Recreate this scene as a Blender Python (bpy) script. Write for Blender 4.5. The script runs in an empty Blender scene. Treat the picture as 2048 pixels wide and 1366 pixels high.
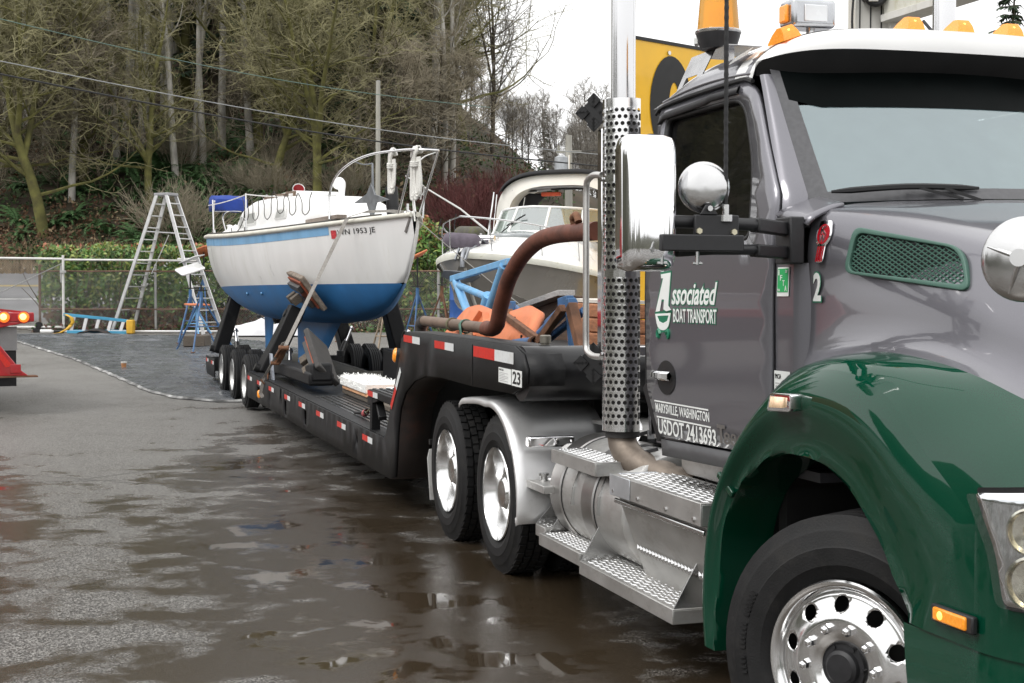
import bpy, bmesh, math, random
from math import sin, cos, pi, radians, sqrt, atan2
from mathutils import Vector, Matrix, Euler, noise
from mathutils.geometry import delaunay_2d_cdt

C = bpy.context.scene.collection
S = bpy.context.scene

# ---------------------------------------------------------------- camera
cam_data = bpy.data.cameras.new("camera")
cam = bpy.data.objects.new("camera", cam_data)
C.objects.link(cam)
cam.location = (0, 0, 1.81)
cam.rotation_euler = (radians(90) - math.atan(88 / 2844), 0, 0)
cam_data.lens = 50.0
cam_data.sensor_width = 36.0
cam_data.clip_start = 0.05
cam_data.clip_end = 1000
S.camera = cam

# ---------------------------------------------------------------- sky
SUN_EL, SUN_AZ = radians(48), radians(-55)
world = bpy.data.worlds.new("World")
S.world = world
world.use_nodes = True
nt = world.node_tree
nt.nodes.clear()
sky = nt.nodes.new("ShaderNodeTexSky")
sky.sky_type = 'NISHITA'
sky.sun_disc = False
sky.sun_elevation = SUN_EL
sky.sun_rotation = SUN_AZ
sky.air_density = 1.0
sky.dust_density = 6.0
sky.ozone_density = 1.0
hs = nt.nodes.new("ShaderNodeHueSaturation")
hs.inputs['Saturation'].default_value = 0.10
nt.links.new(sky.outputs[0], hs.inputs['Color'])
# thin cloud cover: an even grey-white layer, brighter overhead as overcast skies are
tc = nt.nodes.new("ShaderNodeTexCoord")
sx = nt.nodes.new("ShaderNodeSeparateXYZ")
nt.links.new(tc.outputs['Generated'], sx.inputs[0])
mr = nt.nodes.new("ShaderNodeMapRange")
mr.inputs['From Min'].default_value = 0.0
mr.inputs['From Max'].default_value = 1.0
mr.inputs['To Min'].default_value = 14.5
mr.inputs['To Max'].default_value = 19.0
nt.links.new(sx.outputs['Z'], mr.inputs['Value'])
cl = nt.nodes.new("ShaderNodeMix")
cl.data_type = 'RGBA'
cl.blend_type = 'MIX'
cl.inputs[0].default_value = 0.88
nt.links.new(hs.outputs[0], cl.inputs[6])
cc = nt.nodes.new("ShaderNodeCombineColor")
for i in range(3):
    nt.links.new(mr.outputs[0], cc.inputs[i])
nt.links.new(cc.outputs[0], cl.inputs[7])
bg = nt.nodes.new("ShaderNodeBackground")
bg.inputs['Strength'].default_value = 0.10
nt.links.new(cl.outputs[2], bg.inputs['Color'])
wo = nt.nodes.new("ShaderNodeOutputWorld")
nt.links.new(bg.outputs[0], wo.inputs['Surface'])

sl = bpy.data.lights.new("sun", 'SUN')
sl.energy = 1.4
sl.angle = radians(25)
sl.color = (1.0, 0.97, 0.93)
sun = bpy.data.objects.new("sun", sl)
C.objects.link(sun)
# direction towards the sun
sd = Vector((sin(SUN_AZ) * cos(SUN_EL), cos(SUN_AZ) * cos(SUN_EL), sin(SUN_EL)))
sd = Vector((-0.55, -0.35, 0.76)).normalized()
sky.sun_elevation = math.asin(sd.z)
sky.sun_rotation = atan2(sd.x, sd.y)
sun.rotation_euler = sd.to_track_quat('Z', 'Y').to_euler()

S.view_settings.view_transform = 'Standard'
S.view_settings.look = 'None'
S.view_settings.exposure = 0.0
S.view_settings.gamma = 1.0
S.view_settings.use_curve_mapping = False
S.render.engine = 'CYCLES'
S.cycles.use_denoising = True
S.cycles.max_bounces = 8
S.cycles.transparent_max_bounces = 24
S.cycles.caustics_reflective = False
S.cycles.caustics_refractive = False
S.cycles.sample_clamp_indirect = 6.0

# ---------------------------------------------------------------- materials
MATS = {}


def _n(t, typ, **kw):
    n = t.nodes.new(typ)
    for k, v in kw.items():
        setattr(n, k, v)
    return n


def pm(name, col, rough=0.5, metal=0.0, var=0.18, vs=6.0, bump=0.0, bs=60.0, coat=0.0,
       dirt=None, emit=None, estr=0.0, trans=0.0, spec=0.5, wet=0.0, stretch=None, rvar=0.12, dfrom=0.5):
    """procedural principled material: colour with noise variation, optional dirt layer, fine bump"""
    if name in MATS:
        return MATS[name]
    m = bpy.data.materials.new(name)
    m.use_nodes = True
    t = m.node_tree
    b = t.nodes['Principled BSDF']
    co = _n(t, 'ShaderNodeTexCoord')
    src = co.outputs['Object']
    if stretch:
        mp = _n(t, 'ShaderNodeMapping')
        mp.inputs['Scale'].default_value = stretch
        t.links.new(src, mp.inputs[0])
        src = mp.outputs[0]
    nz = _n(t, 'ShaderNodeTexNoise')
    nz.inputs['Scale'].default_value = vs
    nz.inputs['Detail'].default_value = 5
    t.links.new(src, nz.inputs['Vector'])
    rp = _n(t, 'ShaderNodeValToRGB')
    rp.color_ramp.elements[0].position = 0.3
    rp.color_ramp.elements[1].position = 0.7
    lo = [max(0, c * (1 - var)) for c in col[:3]]
    hi = [min(1, c * (1 + var)) for c in col[:3]]
    rp.color_ramp.elements[0].color = (*lo, 1)
    rp.color_ramp.elements[1].color = (*hi, 1)
    t.links.new(nz.outputs['Fac'], rp.inputs[0])
    colout = rp.outputs[0]
    rr = _n(t, 'ShaderNodeMapRange')
    rr.inputs['To Min'].default_value = max(0.02, rough - rvar)
    rr.inputs['To Max'].default_value = min(1, rough + rvar)
    t.links.new(nz.outputs['Fac'], rr.inputs['Value'])
    rout = rr.outputs[0]
    if dirt:
        dc, amt, dsc = dirt
        n2 = _n(t, 'ShaderNodeTexNoise')
        n2.inputs['Scale'].default_value = dsc
        n2.inputs['Detail'].default_value = 8
        n2.inputs['Roughness'].default_value = 0.7
        t.links.new(src, n2.inputs['Vector'])
        r2 = _n(t, 'ShaderNodeMapRange')
        r2.inputs['From Min'].default_value = dfrom
        r2.inputs['From Max'].default_value = dfrom + 0.2
        r2.inputs['To Max'].default_value = amt
        t.links.new(n2.outputs['Fac'], r2.inputs['Value'])
        mx = _n(t, 'ShaderNodeMix', data_type='RGBA')
        t.links.new(r2.outputs[0], mx.inputs[0])
        t.links.new(colout, mx.inputs[6])
        mx.inputs[7].default_value = (*dc, 1)
        colout = mx.outputs[2]
        mxr = _n(t, 'ShaderNodeMix')
        t.links.new(r2.outputs[0], mxr.inputs[0])
        t.links.new(rout, mxr.inputs[2])
        mxr.inputs[3].default_value = min(1, rough + 0.25)
        rout = mxr.outputs[0]
    t.links.new(colout, b.inputs['Base Color'])
    t.links.new(rout, b.inputs['Roughness'])
    b.inputs['Metallic'].default_value = metal
    b.inputs['Specular IOR Level'].default_value = spec
    b.inputs['Coat Weight'].default_value = coat
    b.inputs['Coat Roughness'].default_value = 0.04
    if trans:
        b.inputs['Transmission Weight'].default_value = trans
    if emit:
        b.inputs['Emission Color'].default_value = (*emit, 1)
        b.inputs['Emission Strength'].default_value = estr
    if bump:
        n3 = _n(t, 'ShaderNodeTexNoise')
        n3.inputs['Scale'].default_value = bs
        n3.inputs['Detail'].default_value = 4
        t.links.new(src, n3.inputs['Vector'])
        bp = _n(t, 'ShaderNodeBump')
        bp.inputs['Strength'].default_value = bump
        bp.inputs['Distance'].default_value = 0.01
        t.links.new(n3.outputs['Fac'], bp.inputs['Height'])
        t.links.new(bp.outputs[0], b.inputs['Normal'])
    MATS[name] = m
    return m


def glassm(name, tint, refl=0.12, dust_sheen=0.0, dust_sheen_col=(0.5, 0.5, 0.5), rough=0.02, top=0.95):
    """thin sheet of glass: transparent with tint, fresnel mirror on top, a diffuse film for dusty glass and painted-in reflected light"""
    if name in MATS:
        return MATS[name]
    m = bpy.data.materials.new(name)
    m.use_nodes = True
    t = m.node_tree
    t.nodes.clear()
    tr = _n(t, 'ShaderNodeBsdfTransparent')
    tr.inputs[0].default_value = (*tint, 1)
    df = _n(t, 'ShaderNodeBsdfDiffuse')
    df.inputs[0].default_value = (*dust_sheen_col, 1)
    nz = _n(t, 'ShaderNodeTexNoise')
    nz.inputs['Scale'].default_value = 9
    nz.inputs['Detail'].default_value = 7
    co = _n(t, 'ShaderNodeTexCoord')
    t.links.new(co.outputs['Object'], nz.inputs['Vector'])
    mrg = _n(t, 'ShaderNodeMapRange')
    mrg.inputs['To Min'].default_value = dust_sheen * 0.92
    mrg.inputs['To Max'].default_value = dust_sheen * 1.08
    t.links.new(nz.outputs['Fac'], mrg.inputs[0])
    m1 = _n(t, 'ShaderNodeMixShader')
    t.links.new(mrg.outputs[0], m1.inputs[0])
    t.links.new(tr.outputs[0], m1.inputs[1])
    t.links.new(df.outputs[0], m1.inputs[2])
    gl = _n(t, 'ShaderNodeBsdfGlossy')
    gl.inputs['Roughness'].default_value = rough
    fr = _n(t, 'ShaderNodeLayerWeight')
    fr.inputs[0].default_value = 0.25
    mr_ = _n(t, 'ShaderNodeMapRange')
    mr_.inputs['To Min'].default_value = refl
    mr_.inputs['To Max'].default_value = top
    t.links.new(fr.outputs['Fresnel'], mr_.inputs[0])
    m2 = _n(t, 'ShaderNodeMixShader')
    t.links.new(mr_.outputs[0], m2.inputs[0])
    t.links.new(m1.outputs[0], m2.inputs[1])
    t.links.new(gl.outputs[0], m2.inputs[2])
    o = _n(t, 'ShaderNodeOutputMaterial')
    t.links.new(m2.outputs[0], o.inputs[0])
    MATS[name] = m
    return m


# ---------------------------------------------------------------- mesh builder
class MB:
    def __init__(s):
        s.v = []
        s.f = []
        s.m = []
        s.mi = 0

    def add(s, vs, fs):
        o = len(s.v)
        s.v.extend(tuple(p) for p in vs)
        for f in fs:
            s.f.append(tuple(i + o for i in f))
            s.m.append(s.mi)
        return s

    def box(s, a, b, mat=None):
        """axis-aligned box between corners a and b, optional matrix"""
        x0, x1 = sorted((a[0], b[0])); y0, y1 = sorted((a[1], b[1])); z0, z1 = sorted((a[2], b[2]))
        vs = [Vector((x, y, z)) for z in (z0, z1) for y in (y0, y1) for x in (x0, x1)]
        if mat is not None:
            vs = [mat @ p for p in vs]
        return s.add(vs, [(0, 2, 3, 1), (4, 5, 7, 6), (0, 1, 5, 4), (2, 6, 7, 3), (0, 4, 6, 2), (1, 3, 7, 5)])

    def beam(s, p, q, w, h, up=(0, 0, 1)):
        """rectangular bar from p to q, width w, height h"""
        p = Vector(p); q = Vector(q)
        d = (q - p).normalized()
        u = Vector(up)
        r = d.cross(u)
        if r.length < 1e-4:
            r = d.cross(Vector((1, 0, 0)))
        r.normalize()
        u = r.cross(d)
        vs = []
        for c in (p, q):
            for a, b in ((-1, -1), (1, -1), (1, 1), (-1, 1)):
                vs.append(c + r * (a * w / 2) + u * (b * h / 2))
        return s.add(vs, [(3, 2, 1, 0), (4, 5, 6, 7), (0, 1, 5, 4), (1, 2, 6, 5), (2, 3, 7, 6), (3, 0, 4, 7)])

    def tube(s, pts, r, n=8, closed=False, caps=True):
        pts = [Vector(p) for p in pts]
        k = len(pts)
        rs = [r] * k if not isinstance(r, (list, tuple)) else r
        prev = None
        rings = []
        for i, p in enumerate(pts):
            if closed:
                d = pts[(i + 1) % k] - pts[i - 1]
            else:
                d = pts[min(i + 1, k - 1)] - pts[max(i - 1, 0)]
            if d.length < 1e-9:
                d = Vector((0, 0, 1))
            d.normalize()
            if prev is None:
                a = Vector((0, 0, 1)) if abs(d.z) < 0.9 else Vector((1, 0, 0))
                x = a - d * a.dot(d)
            else:
                x = prev - d * prev.dot(d)
                if x.length < 1e-6:
                    x = Vector((1, 0, 0)) - d * d.x
            x.normalize()
            prev = x
            y = d.cross(x)
            rings.append([p + (x * cos(2 * pi * j / n) + y * sin(2 * pi * j / n)) * rs[i] for j in range(n)])
        vs = [q for ring in rings for q in ring]
        fs = []
        for i in range(k if closed else k - 1):
            a = i * n
            b = ((i + 1) % k) * n
            for j in range(n):
                fs.append((a + j, a + (j + 1) % n, b + (j + 1) % n, b + j))
        if caps and not closed:
            fs.append(tuple(range(n - 1, -1, -1)))
            fs.append(tuple((k - 1) * n + j for j in range(n)))
        return s.add(vs, fs)

    def cyl(s, p, q, r, n=16, r2=None):
        return s.tube([p, q], [r, r if r2 is None else r2], n)

    def lathe(s, prof, org, axis, n=32, caps=False, a0=0.0, a1=2 * pi):
        """prof: list of (radius, distance along axis)"""
        org = Vector(org)
        ax = Vector(axis).normalized()
        a = Vector((0, 0, 1)) if abs(ax.z) < 0.9 else Vector((1, 0, 0))
        x = (a - ax * a.dot(ax)).normalized()
        y = ax.cross(x)
        full = abs(a1 - a0 - 2 * pi) < 1e-6
        cols = n if full else n + 1
        vs = []
        for r, h in prof:
            for j in range(cols):
                t = a0 + (a1 - a0) * j / n
                vs.append(org + ax * h + (x * cos(t) + y * sin(t)) * r)
        fs = []
        for i in range(len(prof) - 1):
            for j in range(n):
                k = (j + 1) % cols
                fs.append((i * cols + j, i * cols + k, (i + 1) * cols + k, (i + 1) * cols + j))
        if caps and full:
            fs.append(tuple(range(cols)))
            fs.append(tuple((len(prof) - 1) * cols + j for j in range(cols - 1, -1, -1)))
        return s.add(vs, fs)

    def grid(s, fn, nu, nv, wrap=False):
        vs = [fn(i / nu, j / nv) for j in range(nv + 1) for i in range(nu + 1)]
        w = nu + 1
        fs = [(j * w + i, j * w + i + 1, (j + 1) * w + i + 1, (j + 1) * w + i) for j in range(nv) for i in range(nu)]
        return s.add(vs, fs)

    def loft(s, curves):
        """curves: list of equal length point lists"""
        k = len(curves[0])
        vs = [p for c in curves for p in c]
        fs = []
        for i in range(len(curves) - 1):
            for j in range(k - 1):
                fs.append((i * k + j, i * k + j + 1, (i + 1) * k + j + 1, (i + 1) * k + j))
        return s.add(vs, fs)

    def prism(s, poly, off):
        """closed polygon of 3d points extruded by vector off"""
        poly = [Vector(p) for p in poly]
        off = Vector(off)
        n = len(poly)
        vs = poly + [p + off for p in poly]
        fs = [tuple(range(n - 1, -1, -1)), tuple(range(n, 2 * n))]
        for i in range(n):
            j = (i + 1) % n
            fs.append((i, j, n + j, n + i))
        return s.add(vs, fs)

    def sphere(s, c, r, nu=12, nv=8, sc=(1, 1, 1), rot=None):
        c = Vector(c)
        def fn(u, v):
            t = 2 * pi * u
            p = pi * v
            q = Vector((sin(p) * cos(t) * sc[0], sin(p) * sin(t) * sc[1], -cos(p) * sc[2])) * r
            if rot is not None:
                q = rot @ q
            return c + q
        return s.grid(fn, nu, nv)

    def panel(s, poly, holes=(), fmap=None, sp=0.06, rings=None):
        """2d polygon with holes, triangulated with inner points and mapped to 3d by fmap(x, z)"""
        def inside(p, pl):
            c = False
            n = len(pl)
            for i in range(n):
                a = pl[i]; b = pl[i - 1]
                if (a[1] > p[1]) != (b[1] > p[1]) and p[0] < (b[0] - a[0]) * (p[1] - a[1]) / (b[1] - a[1]) + a[0]:
                    c = not c
            return c
        def dens(pl):
            out = []
            n = len(pl)
            for i in range(n):
                a = Vector(pl[i]); b = Vector(pl[(i + 1) % n])
                k = max(1, int((b - a).length / sp))
                out += [a.lerp(b, j / k) for j in range(k)]
            return out
        vs = []
        es = []
        loops = []
        for pl in [poly] + list(holes):
            d = dens(pl)
            loops.append([(p.x, p.y) for p in d])
            o = len(vs)
            vs += d
            es += [(o + i, o + (i + 1) % len(d)) for i in range(len(d))]
        x0 = min(p[0] for p in poly); x1 = max(p[0] for p in poly)
        y0 = min(p[1] for p in poly); y1 = max(p[1] for p in poly)
        def ok(p):
            return inside(p, loops[0]) and not any(inside(p, h) for h in loops[1:])
        nb = list(vs)
        for p in (rings or ()):
            p = Vector(p)
            if ok(p) and min((p - q).length_squared for q in nb) > (sp * 0.3) ** 2:
                vs.append(p)
        y = y0 + sp / 2 if not rings else y1
        row = 0
        while y < y1:
            x = x0 + sp * (0.5 if row % 2 else 0.9)
            while x < x1:
                p = Vector((x, y))
                if ok(p) and min((p - q).length_squared for q in nb) > (sp * 0.45) ** 2:
                    vs.append(p)
                x += sp
            y += sp * 0.87
            row += 1
        ov, oe, of, *_ = delaunay_2d_cdt(vs, es, [], 0, 1e-6)
        out = []
        for f in of:
            cx = sum(ov[i].x for i in f) / len(f); cy = sum(ov[i].y for i in f) / len(f)
            if ok((cx, cy)):
                out.append(tuple(f))
        return s.add([fmap(p.x, p.y) for p in ov], out)

    def xform(s, M, i0=0):
        s.v[i0:] = [tuple(M @ Vector(p)) for p in s.v[i0:]]
        return s

    def mirror_y(s):
        """append a copy mirrored in y"""
        n = len(s.v)
        s.v += [(x, -y, z) for x, y, z in s.v]
        k = len(s.f)
        for i in range(k):
            s.f.append(tuple(j + n for j in reversed(s.f[i])))
            s.m.append(s.m[i])
        return s


def mesh(name, mb, mats, smooth=40):
    me = bpy.data.meshes.new(name)
    me.from_pydata(mb.v, [], mb.f)
    if not isinstance(mats, (list, tuple)):
        mats = [mats]
    for m in mats:
        if m is not None:
            me.materials.append(m)
    if len(mats) > 1:
        me.polygons.foreach_set('material_index', mb.m)
    if smooth:
        me.polygons.foreach_set('use_smooth', [True] * len(me.polygons))
        me.set_sharp_from_angle(angle=radians(smooth))
    me.update()
    return me


def obj(name, mb, mats, parent=None, smooth=40, bevel=0.0, solid=0.0, fix=False, seg=2):
    me = mesh(name, mb, mats, smooth) if isinstance(mb, MB) else mb
    if fix:
        bm = bmesh.new()
        bm.from_mesh(me)
        bmesh.ops.remove_doubles(bm, verts=bm.verts, dist=1e-4)
        bmesh.ops.recalc_face_normals(bm, faces=bm.faces)
        bm.to_mesh(me)
        bm.free()
    o = bpy.data.objects.new(name, me)
    C.objects.link(o)
    if parent is not None:
        o.parent = parent
    if solid:
        md = o.modifiers.new('solid', 'SOLIDIFY')
        md.thickness = solid
        md.offset = 0
    if bevel:
        md = o.modifiers.new('bevel', 'BEVEL')
        md.width = bevel
        md.segments = seg
        md.limit_method = 'ANGLE'
        md.angle_limit = radians(35)
    return o


def thing(name, label, cat, loc=(0, 0, 0), rot=(0, 0, 0), group=None):
    o = bpy.data.objects.new(name, None)
    o.empty_display_size = 0.2
    C.objects.link(o)
    o.location = loc
    o.rotation_euler = rot
    o['label'] = label
    o['category'] = cat
    if group:
        o['group'] = group
    return o


def tag(o, label, cat, group=None):
    o['label'] = label
    o['category'] = cat
    if group:
        o['group'] = group
    return o


def structure(o, kind='structure'):
    o['kind'] = kind
    return o


def dup(o, parent=None):
    c = o.copy()
    C.objects.link(c)
    if parent is not None:
        c.parent = parent
    for ch in list(o.children):
        dup(ch, c)
    return c


def spline(pts, n):
    """catmull-rom resample to n+1 points, uniform in arc length"""
    P = [Vector(p) for p in pts]
    if len(P) < 3:
        return [P[0].lerp(P[-1], i / n) for i in range(n + 1)]
    Q = [P[0] * 2 - P[1]] + P + [P[-1] * 2 - P[-2]]
    fine = []
    for i in range(1, len(Q) - 2):
        p0, p1, p2, p3 = Q[i - 1:i + 3]
        for k in range(12):
            t = k / 12
            fine.append(0.5 * ((2 * p1) + (p2 - p0) * t + (2 * p0 - 5 * p1 + 4 * p2 - p3) * t * t + (3 * p1 - p0 - 3 * p2 + p3) * t ** 3))
    fine.append(P[-1])
    return resample(fine, n)


def resample(P, n):
    P = [Vector(p) for p in P]
    d = [0]
    for i in range(1, len(P)):
        d.append(d[-1] + (P[i] - P[i - 1]).length)
    out = []
    j = 0
    for i in range(n + 1):
        t = d[-1] * i / n
        while j < len(P) - 2 and d[j + 1] < t:
            j += 1
        k = (t - d[j]) / max(1e-9, d[j + 1] - d[j])
        out.append(P[j].lerp(P[j + 1], min(1, max(0, k))))
    return out


def rpoly(pts, r, n=4):
    """round the corners of a 2d polygon"""
    out = []
    k = len(pts)
    rr = r if isinstance(r, (list, tuple)) else [r] * k
    for i in range(k):
        p = Vector(pts[i]); a = Vector(pts[i - 1]); b = Vector(pts[(i + 1) % k])
        da = (a - p); db = (b - p)
        q = min(rr[i], da.length * 0.45, db.length * 0.45)
        if q < 1e-5:
            out.append((p.x, p.y))
            continue
        s0 = p + da.normalized() * q
        s1 = p + db.normalized() * q
        for j in range(n + 1):
            t = j / n
            w = s0 * (1 - t) ** 2 + p * 2 * t * (1 - t) + s1 * t * t
            out.append((w.x, w.y))
    return out


def circ(cx, cy, r, n=16, ry=None):
    ry = r if ry is None else ry
    return [(cx + r * cos(2 * pi * i / n), cy + ry * sin(2 * pi * i / n)) for i in range(n)]


def text_mb(txt, w, h, ext=0.002, shear=0.0, bold=0.0, spacing=1.0):
    """lettering as a mesh in its own plane, lower left at the origin, fitted to w x h"""
    cu = bpy.data.curves.new('lettering', 'FONT')
    cu.body = txt
    cu.extrude = 0.02
    cu.shear = shear
    cu.offset = bold
    cu.space_character = spacing
    cu.resolution_u = 3
    o = bpy.data.objects.new('lettering', cu)
    C.objects.link(o)
    dg = bpy.context.evaluated_depsgraph_get()
    dg.update()
    me = bpy.data.meshes.new_from_object(o.evaluated_get(dg))
    bpy.data.objects.remove(o)
    vs = [Vector(v.co) for v in me.vertices]
    fs = [tuple(p.vertices) for p in me.polygons]
    bpy.data.meshes.remove(me)
    x0 = min(v.x for v in vs); x1 = max(v.x for v in vs)
    y0 = min(v.y for v in vs); y1 = max(v.y for v in vs)
    mb = MB()
    mb.add([((v.x - x0) / (x1 - x0) * w, (v.y - y0) / (y1 - y0) * h, v.z / 0.04 * ext) for v in vs], fs)
    return mb


def place2d(mb, org, ex, ey):
    """map a mesh built in xy onto the plane org + x ex + y ey (+ z normal)"""
    org = Vector(org); ex = Vector(ex).normalized(); ey = Vector(ey).normalized()
    nz = ex.cross(ey).normalized()
    mb.v = [tuple(org + ex * p[0] + ey * p[1] + nz * p[2]) for p in mb.v]
    return mb


def lerp(a, b, t):
    return a + (b - a) * t


def interp(x, xs, ys):
    if x <= xs[0]:
        return ys[0]
    for i in range(1, len(xs)):
        if x <= xs[i]:
            return lerp(ys[i - 1], ys[i], (x - xs[i - 1]) / (xs[i] - xs[i - 1]))
    return ys[-1]


def ground_z(y):
    if y < 8:
        return 0.0
    if y < 25:
        return 0.043 / 34 * (y - 8) ** 2
    z = 0.3655 + 0.043 * (y - 25)
    if y > 38.5:
        z += 0.088 * (y - 38.5)
    return z

# ---------------------------------------------------------------- ground, road
def asphalt_mat():
    m = bpy.data.materials.new('wet_asphalt')
    m.use_nodes = True
    t = m.node_tree
    b = t.nodes['Principled BSDF']
    co = _n(t, 'ShaderNodeTexCoord')
    P = co.outputs['Object']
    def nz(scale, detail=4, rough=0.55, dist=0.0):
        n = _n(t, 'ShaderNodeTexNoise')
        n.inputs['Scale'].default_value = scale
        n.inputs['Detail'].default_value = detail
        n.inputs['Roughness'].default_value = rough
        n.inputs['Distortion'].default_value = dist
        t.links.new(P, n.inputs['Vector'])
        return n.outputs['Fac']
    def rng(v, a, b_, c=0.0, d=1.0):
        n = _n(t, 'ShaderNodeMapRange')
        n.interpolation_type = 'SMOOTHSTEP'
        n.inputs['From Min'].default_value = a
        n.inputs['From Max'].default_value = b_
        n.inputs['To Min'].default_value = c
        n.inputs['To Max'].default_value = d
        t.links.new(v, n.inputs[0])
        return n.outputs[0]
    def mth(op, a, b_):
        n = _n(t, 'ShaderNodeMath', operation=op)
        for i, q in enumerate((a, b_)):
            if isinstance(q, (int, float)):
                n.inputs[i].default_value = q
            else:
                t.links.new(q, n.inputs[i])
        return n.outputs[0]
    big = nz(0.55, 3, 0.5, 0.4)
    med = nz(2.2, 5, 0.6, 0.3)
    sep = _n(t, 'ShaderNodeSeparateXYZ')
    t.links.new(P, sep.inputs[0])
    # how far the lot is under a film of water: mostly along the low line beside the truck
    low = mth('ABSOLUTE', mth('ADD', mth('MULTIPLY', sep.outputs['Y'], 0.30), sep.outputs['X']), 0)
    low = rng(mth('ABSOLUTE', mth('SUBTRACT', low, 1.9), 0), 0.3, 1.9, 0.16, 0.0)
    dry = rng(sep.outputs['Y'], 12.5, 20.0, 0.0, 0.17)
    lvl = mth('SUBTRACT', mth('ADD', mth('ADD', mth('MULTIPLY', big, 0.38), mth('MULTIPLY', med, 0.62)), low), dry)
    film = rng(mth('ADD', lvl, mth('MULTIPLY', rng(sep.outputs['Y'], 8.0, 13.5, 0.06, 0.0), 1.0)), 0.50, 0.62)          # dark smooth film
    pud = rng(mth('ADD', lvl, mth('MULTIPLY', nz(9, 4, 0.6), 0.10)), 0.69, 0.78)          # standing water
    # colour: dark aggregate; pale chips also paint in wet sparkle, brown paints in reflected trees
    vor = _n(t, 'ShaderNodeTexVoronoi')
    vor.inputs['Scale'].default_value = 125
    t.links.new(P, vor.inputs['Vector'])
    glint_chip = _n(t, 'ShaderNodeValToRGB')
    glint_chip.color_ramp.elements[0].position = 0.42
    glint_chip.color_ramp.elements[0].color = (0.030, 0.026, 0.022, 1)
    glint_chip.color_ramp.elements[1].position = 0.95
    glint_chip.color_ramp.elements[1].color = (0.38, 0.365, 0.34, 1)
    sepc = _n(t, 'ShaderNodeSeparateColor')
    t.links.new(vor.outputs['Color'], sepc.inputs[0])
    t.links.new(sepc.outputs[0], glint_chip.inputs[0])
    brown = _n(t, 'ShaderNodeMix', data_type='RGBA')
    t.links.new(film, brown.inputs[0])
    t.links.new(glint_chip.outputs[0], brown.inputs[6])
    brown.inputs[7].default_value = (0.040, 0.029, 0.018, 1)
    # greyer and lighter up the lot where it has drained
    grey = _n(t, 'ShaderNodeMix', data_type='RGBA')
    t.links.new(mth('MULTIPLY', rng(sep.outputs['Y'], 9.0, 24.0, 0.0, 0.62), rng(mth('ADD', mth('MULTIPLY', big, 0.5), mth('MULTIPLY', med, 0.5)), 0.36, 0.62, 1.1, 0.45)), grey.inputs[0])
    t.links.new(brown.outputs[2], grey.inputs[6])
    grey.inputs[7].default_value = (0.25, 0.242, 0.23, 1)
    # patches and seams: straight sawn joints
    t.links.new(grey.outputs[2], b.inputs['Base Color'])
    r1 = mth('ADD', mth('MULTIPLY', rng(film, 0, 1, 0.32, 0.12), 1.0), rng(sep.outputs['Y'], 10, 22, 0.0, 0.10))
    rr = _n(t, 'ShaderNodeMix')
    t.links.new(pud, rr.inputs[0])
    t.links.new(r1, rr.inputs[2])
    rr.inputs[3].default_value = 0.03
    t.links.new(rr.outputs[0], b.inputs['Roughness'])
    b.inputs['Specular IOR Level'].default_value = 0.5
    # sawn joints and cracks across the lot
    def seam(a, b_, c, w):
        d = mth('ADD', mth('ADD', mth('MULTIPLY', sep.outputs['X'], a), mth('MULTIPLY', sep.outputs['Y'], b_)), mth('MULTIPLY', mth('SUBTRACT', med, 0.5), 0.10))
        return rng(mth('ABSOLUTE', mth('SUBTRACT', d, c), 0), 0.0, w, 1.0, 0.0)
    cr = mth('MAXIMUM', seam(0.42, 0.907, 10.75, 0.022), mth('MAXIMUM', seam(-0.16, 0.987, 14.15, 0.03), mth('MULTIPLY', seam(0.80, -0.60, -11.6, 0.03), rng(sep.outputs['Y'], 13.5, 14.0))))
    dk = _n(t, 'ShaderNodeMix', data_type='RGBA')
    t.links.new(mth('MULTIPLY', cr, 0.75), dk.inputs[0])
    t.links.new(grey.outputs[2], dk.inputs[6])
    dk.inputs[7].default_value = (0.02, 0.017, 0.014, 1)
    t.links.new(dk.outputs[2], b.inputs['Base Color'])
    # relief: stones standing out of the water, level where the water covers them
    st = nz(150, 3, 0.7)
    st2 = nz(48, 3, 0.6)
    ht = mth('ADD', mth('MULTIPLY', st, 0.5), mth('MULTIPLY', st2, 0.8))
    ht = mth('SUBTRACT', mth('ADD', ht, mth('MULTIPLY', sepc.outputs[1], 0.35)), mth('MULTIPLY', cr, 1.2))
    bp = _n(t, 'ShaderNodeBump')
    bp.inputs['Distance'].default_value = 0.011
    t.links.new(mth('MULTIPLY', mth('SUBTRACT', 1.0, pud), mth('SUBTRACT', 1.0, mth('MULTIPLY', film, 0.80))), bp.inputs['Strength'])
    t.links.new(ht, bp.inputs['Height'])
    t.links.new(bp.outputs[0], b.inputs['Normal'])
    return m


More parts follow.
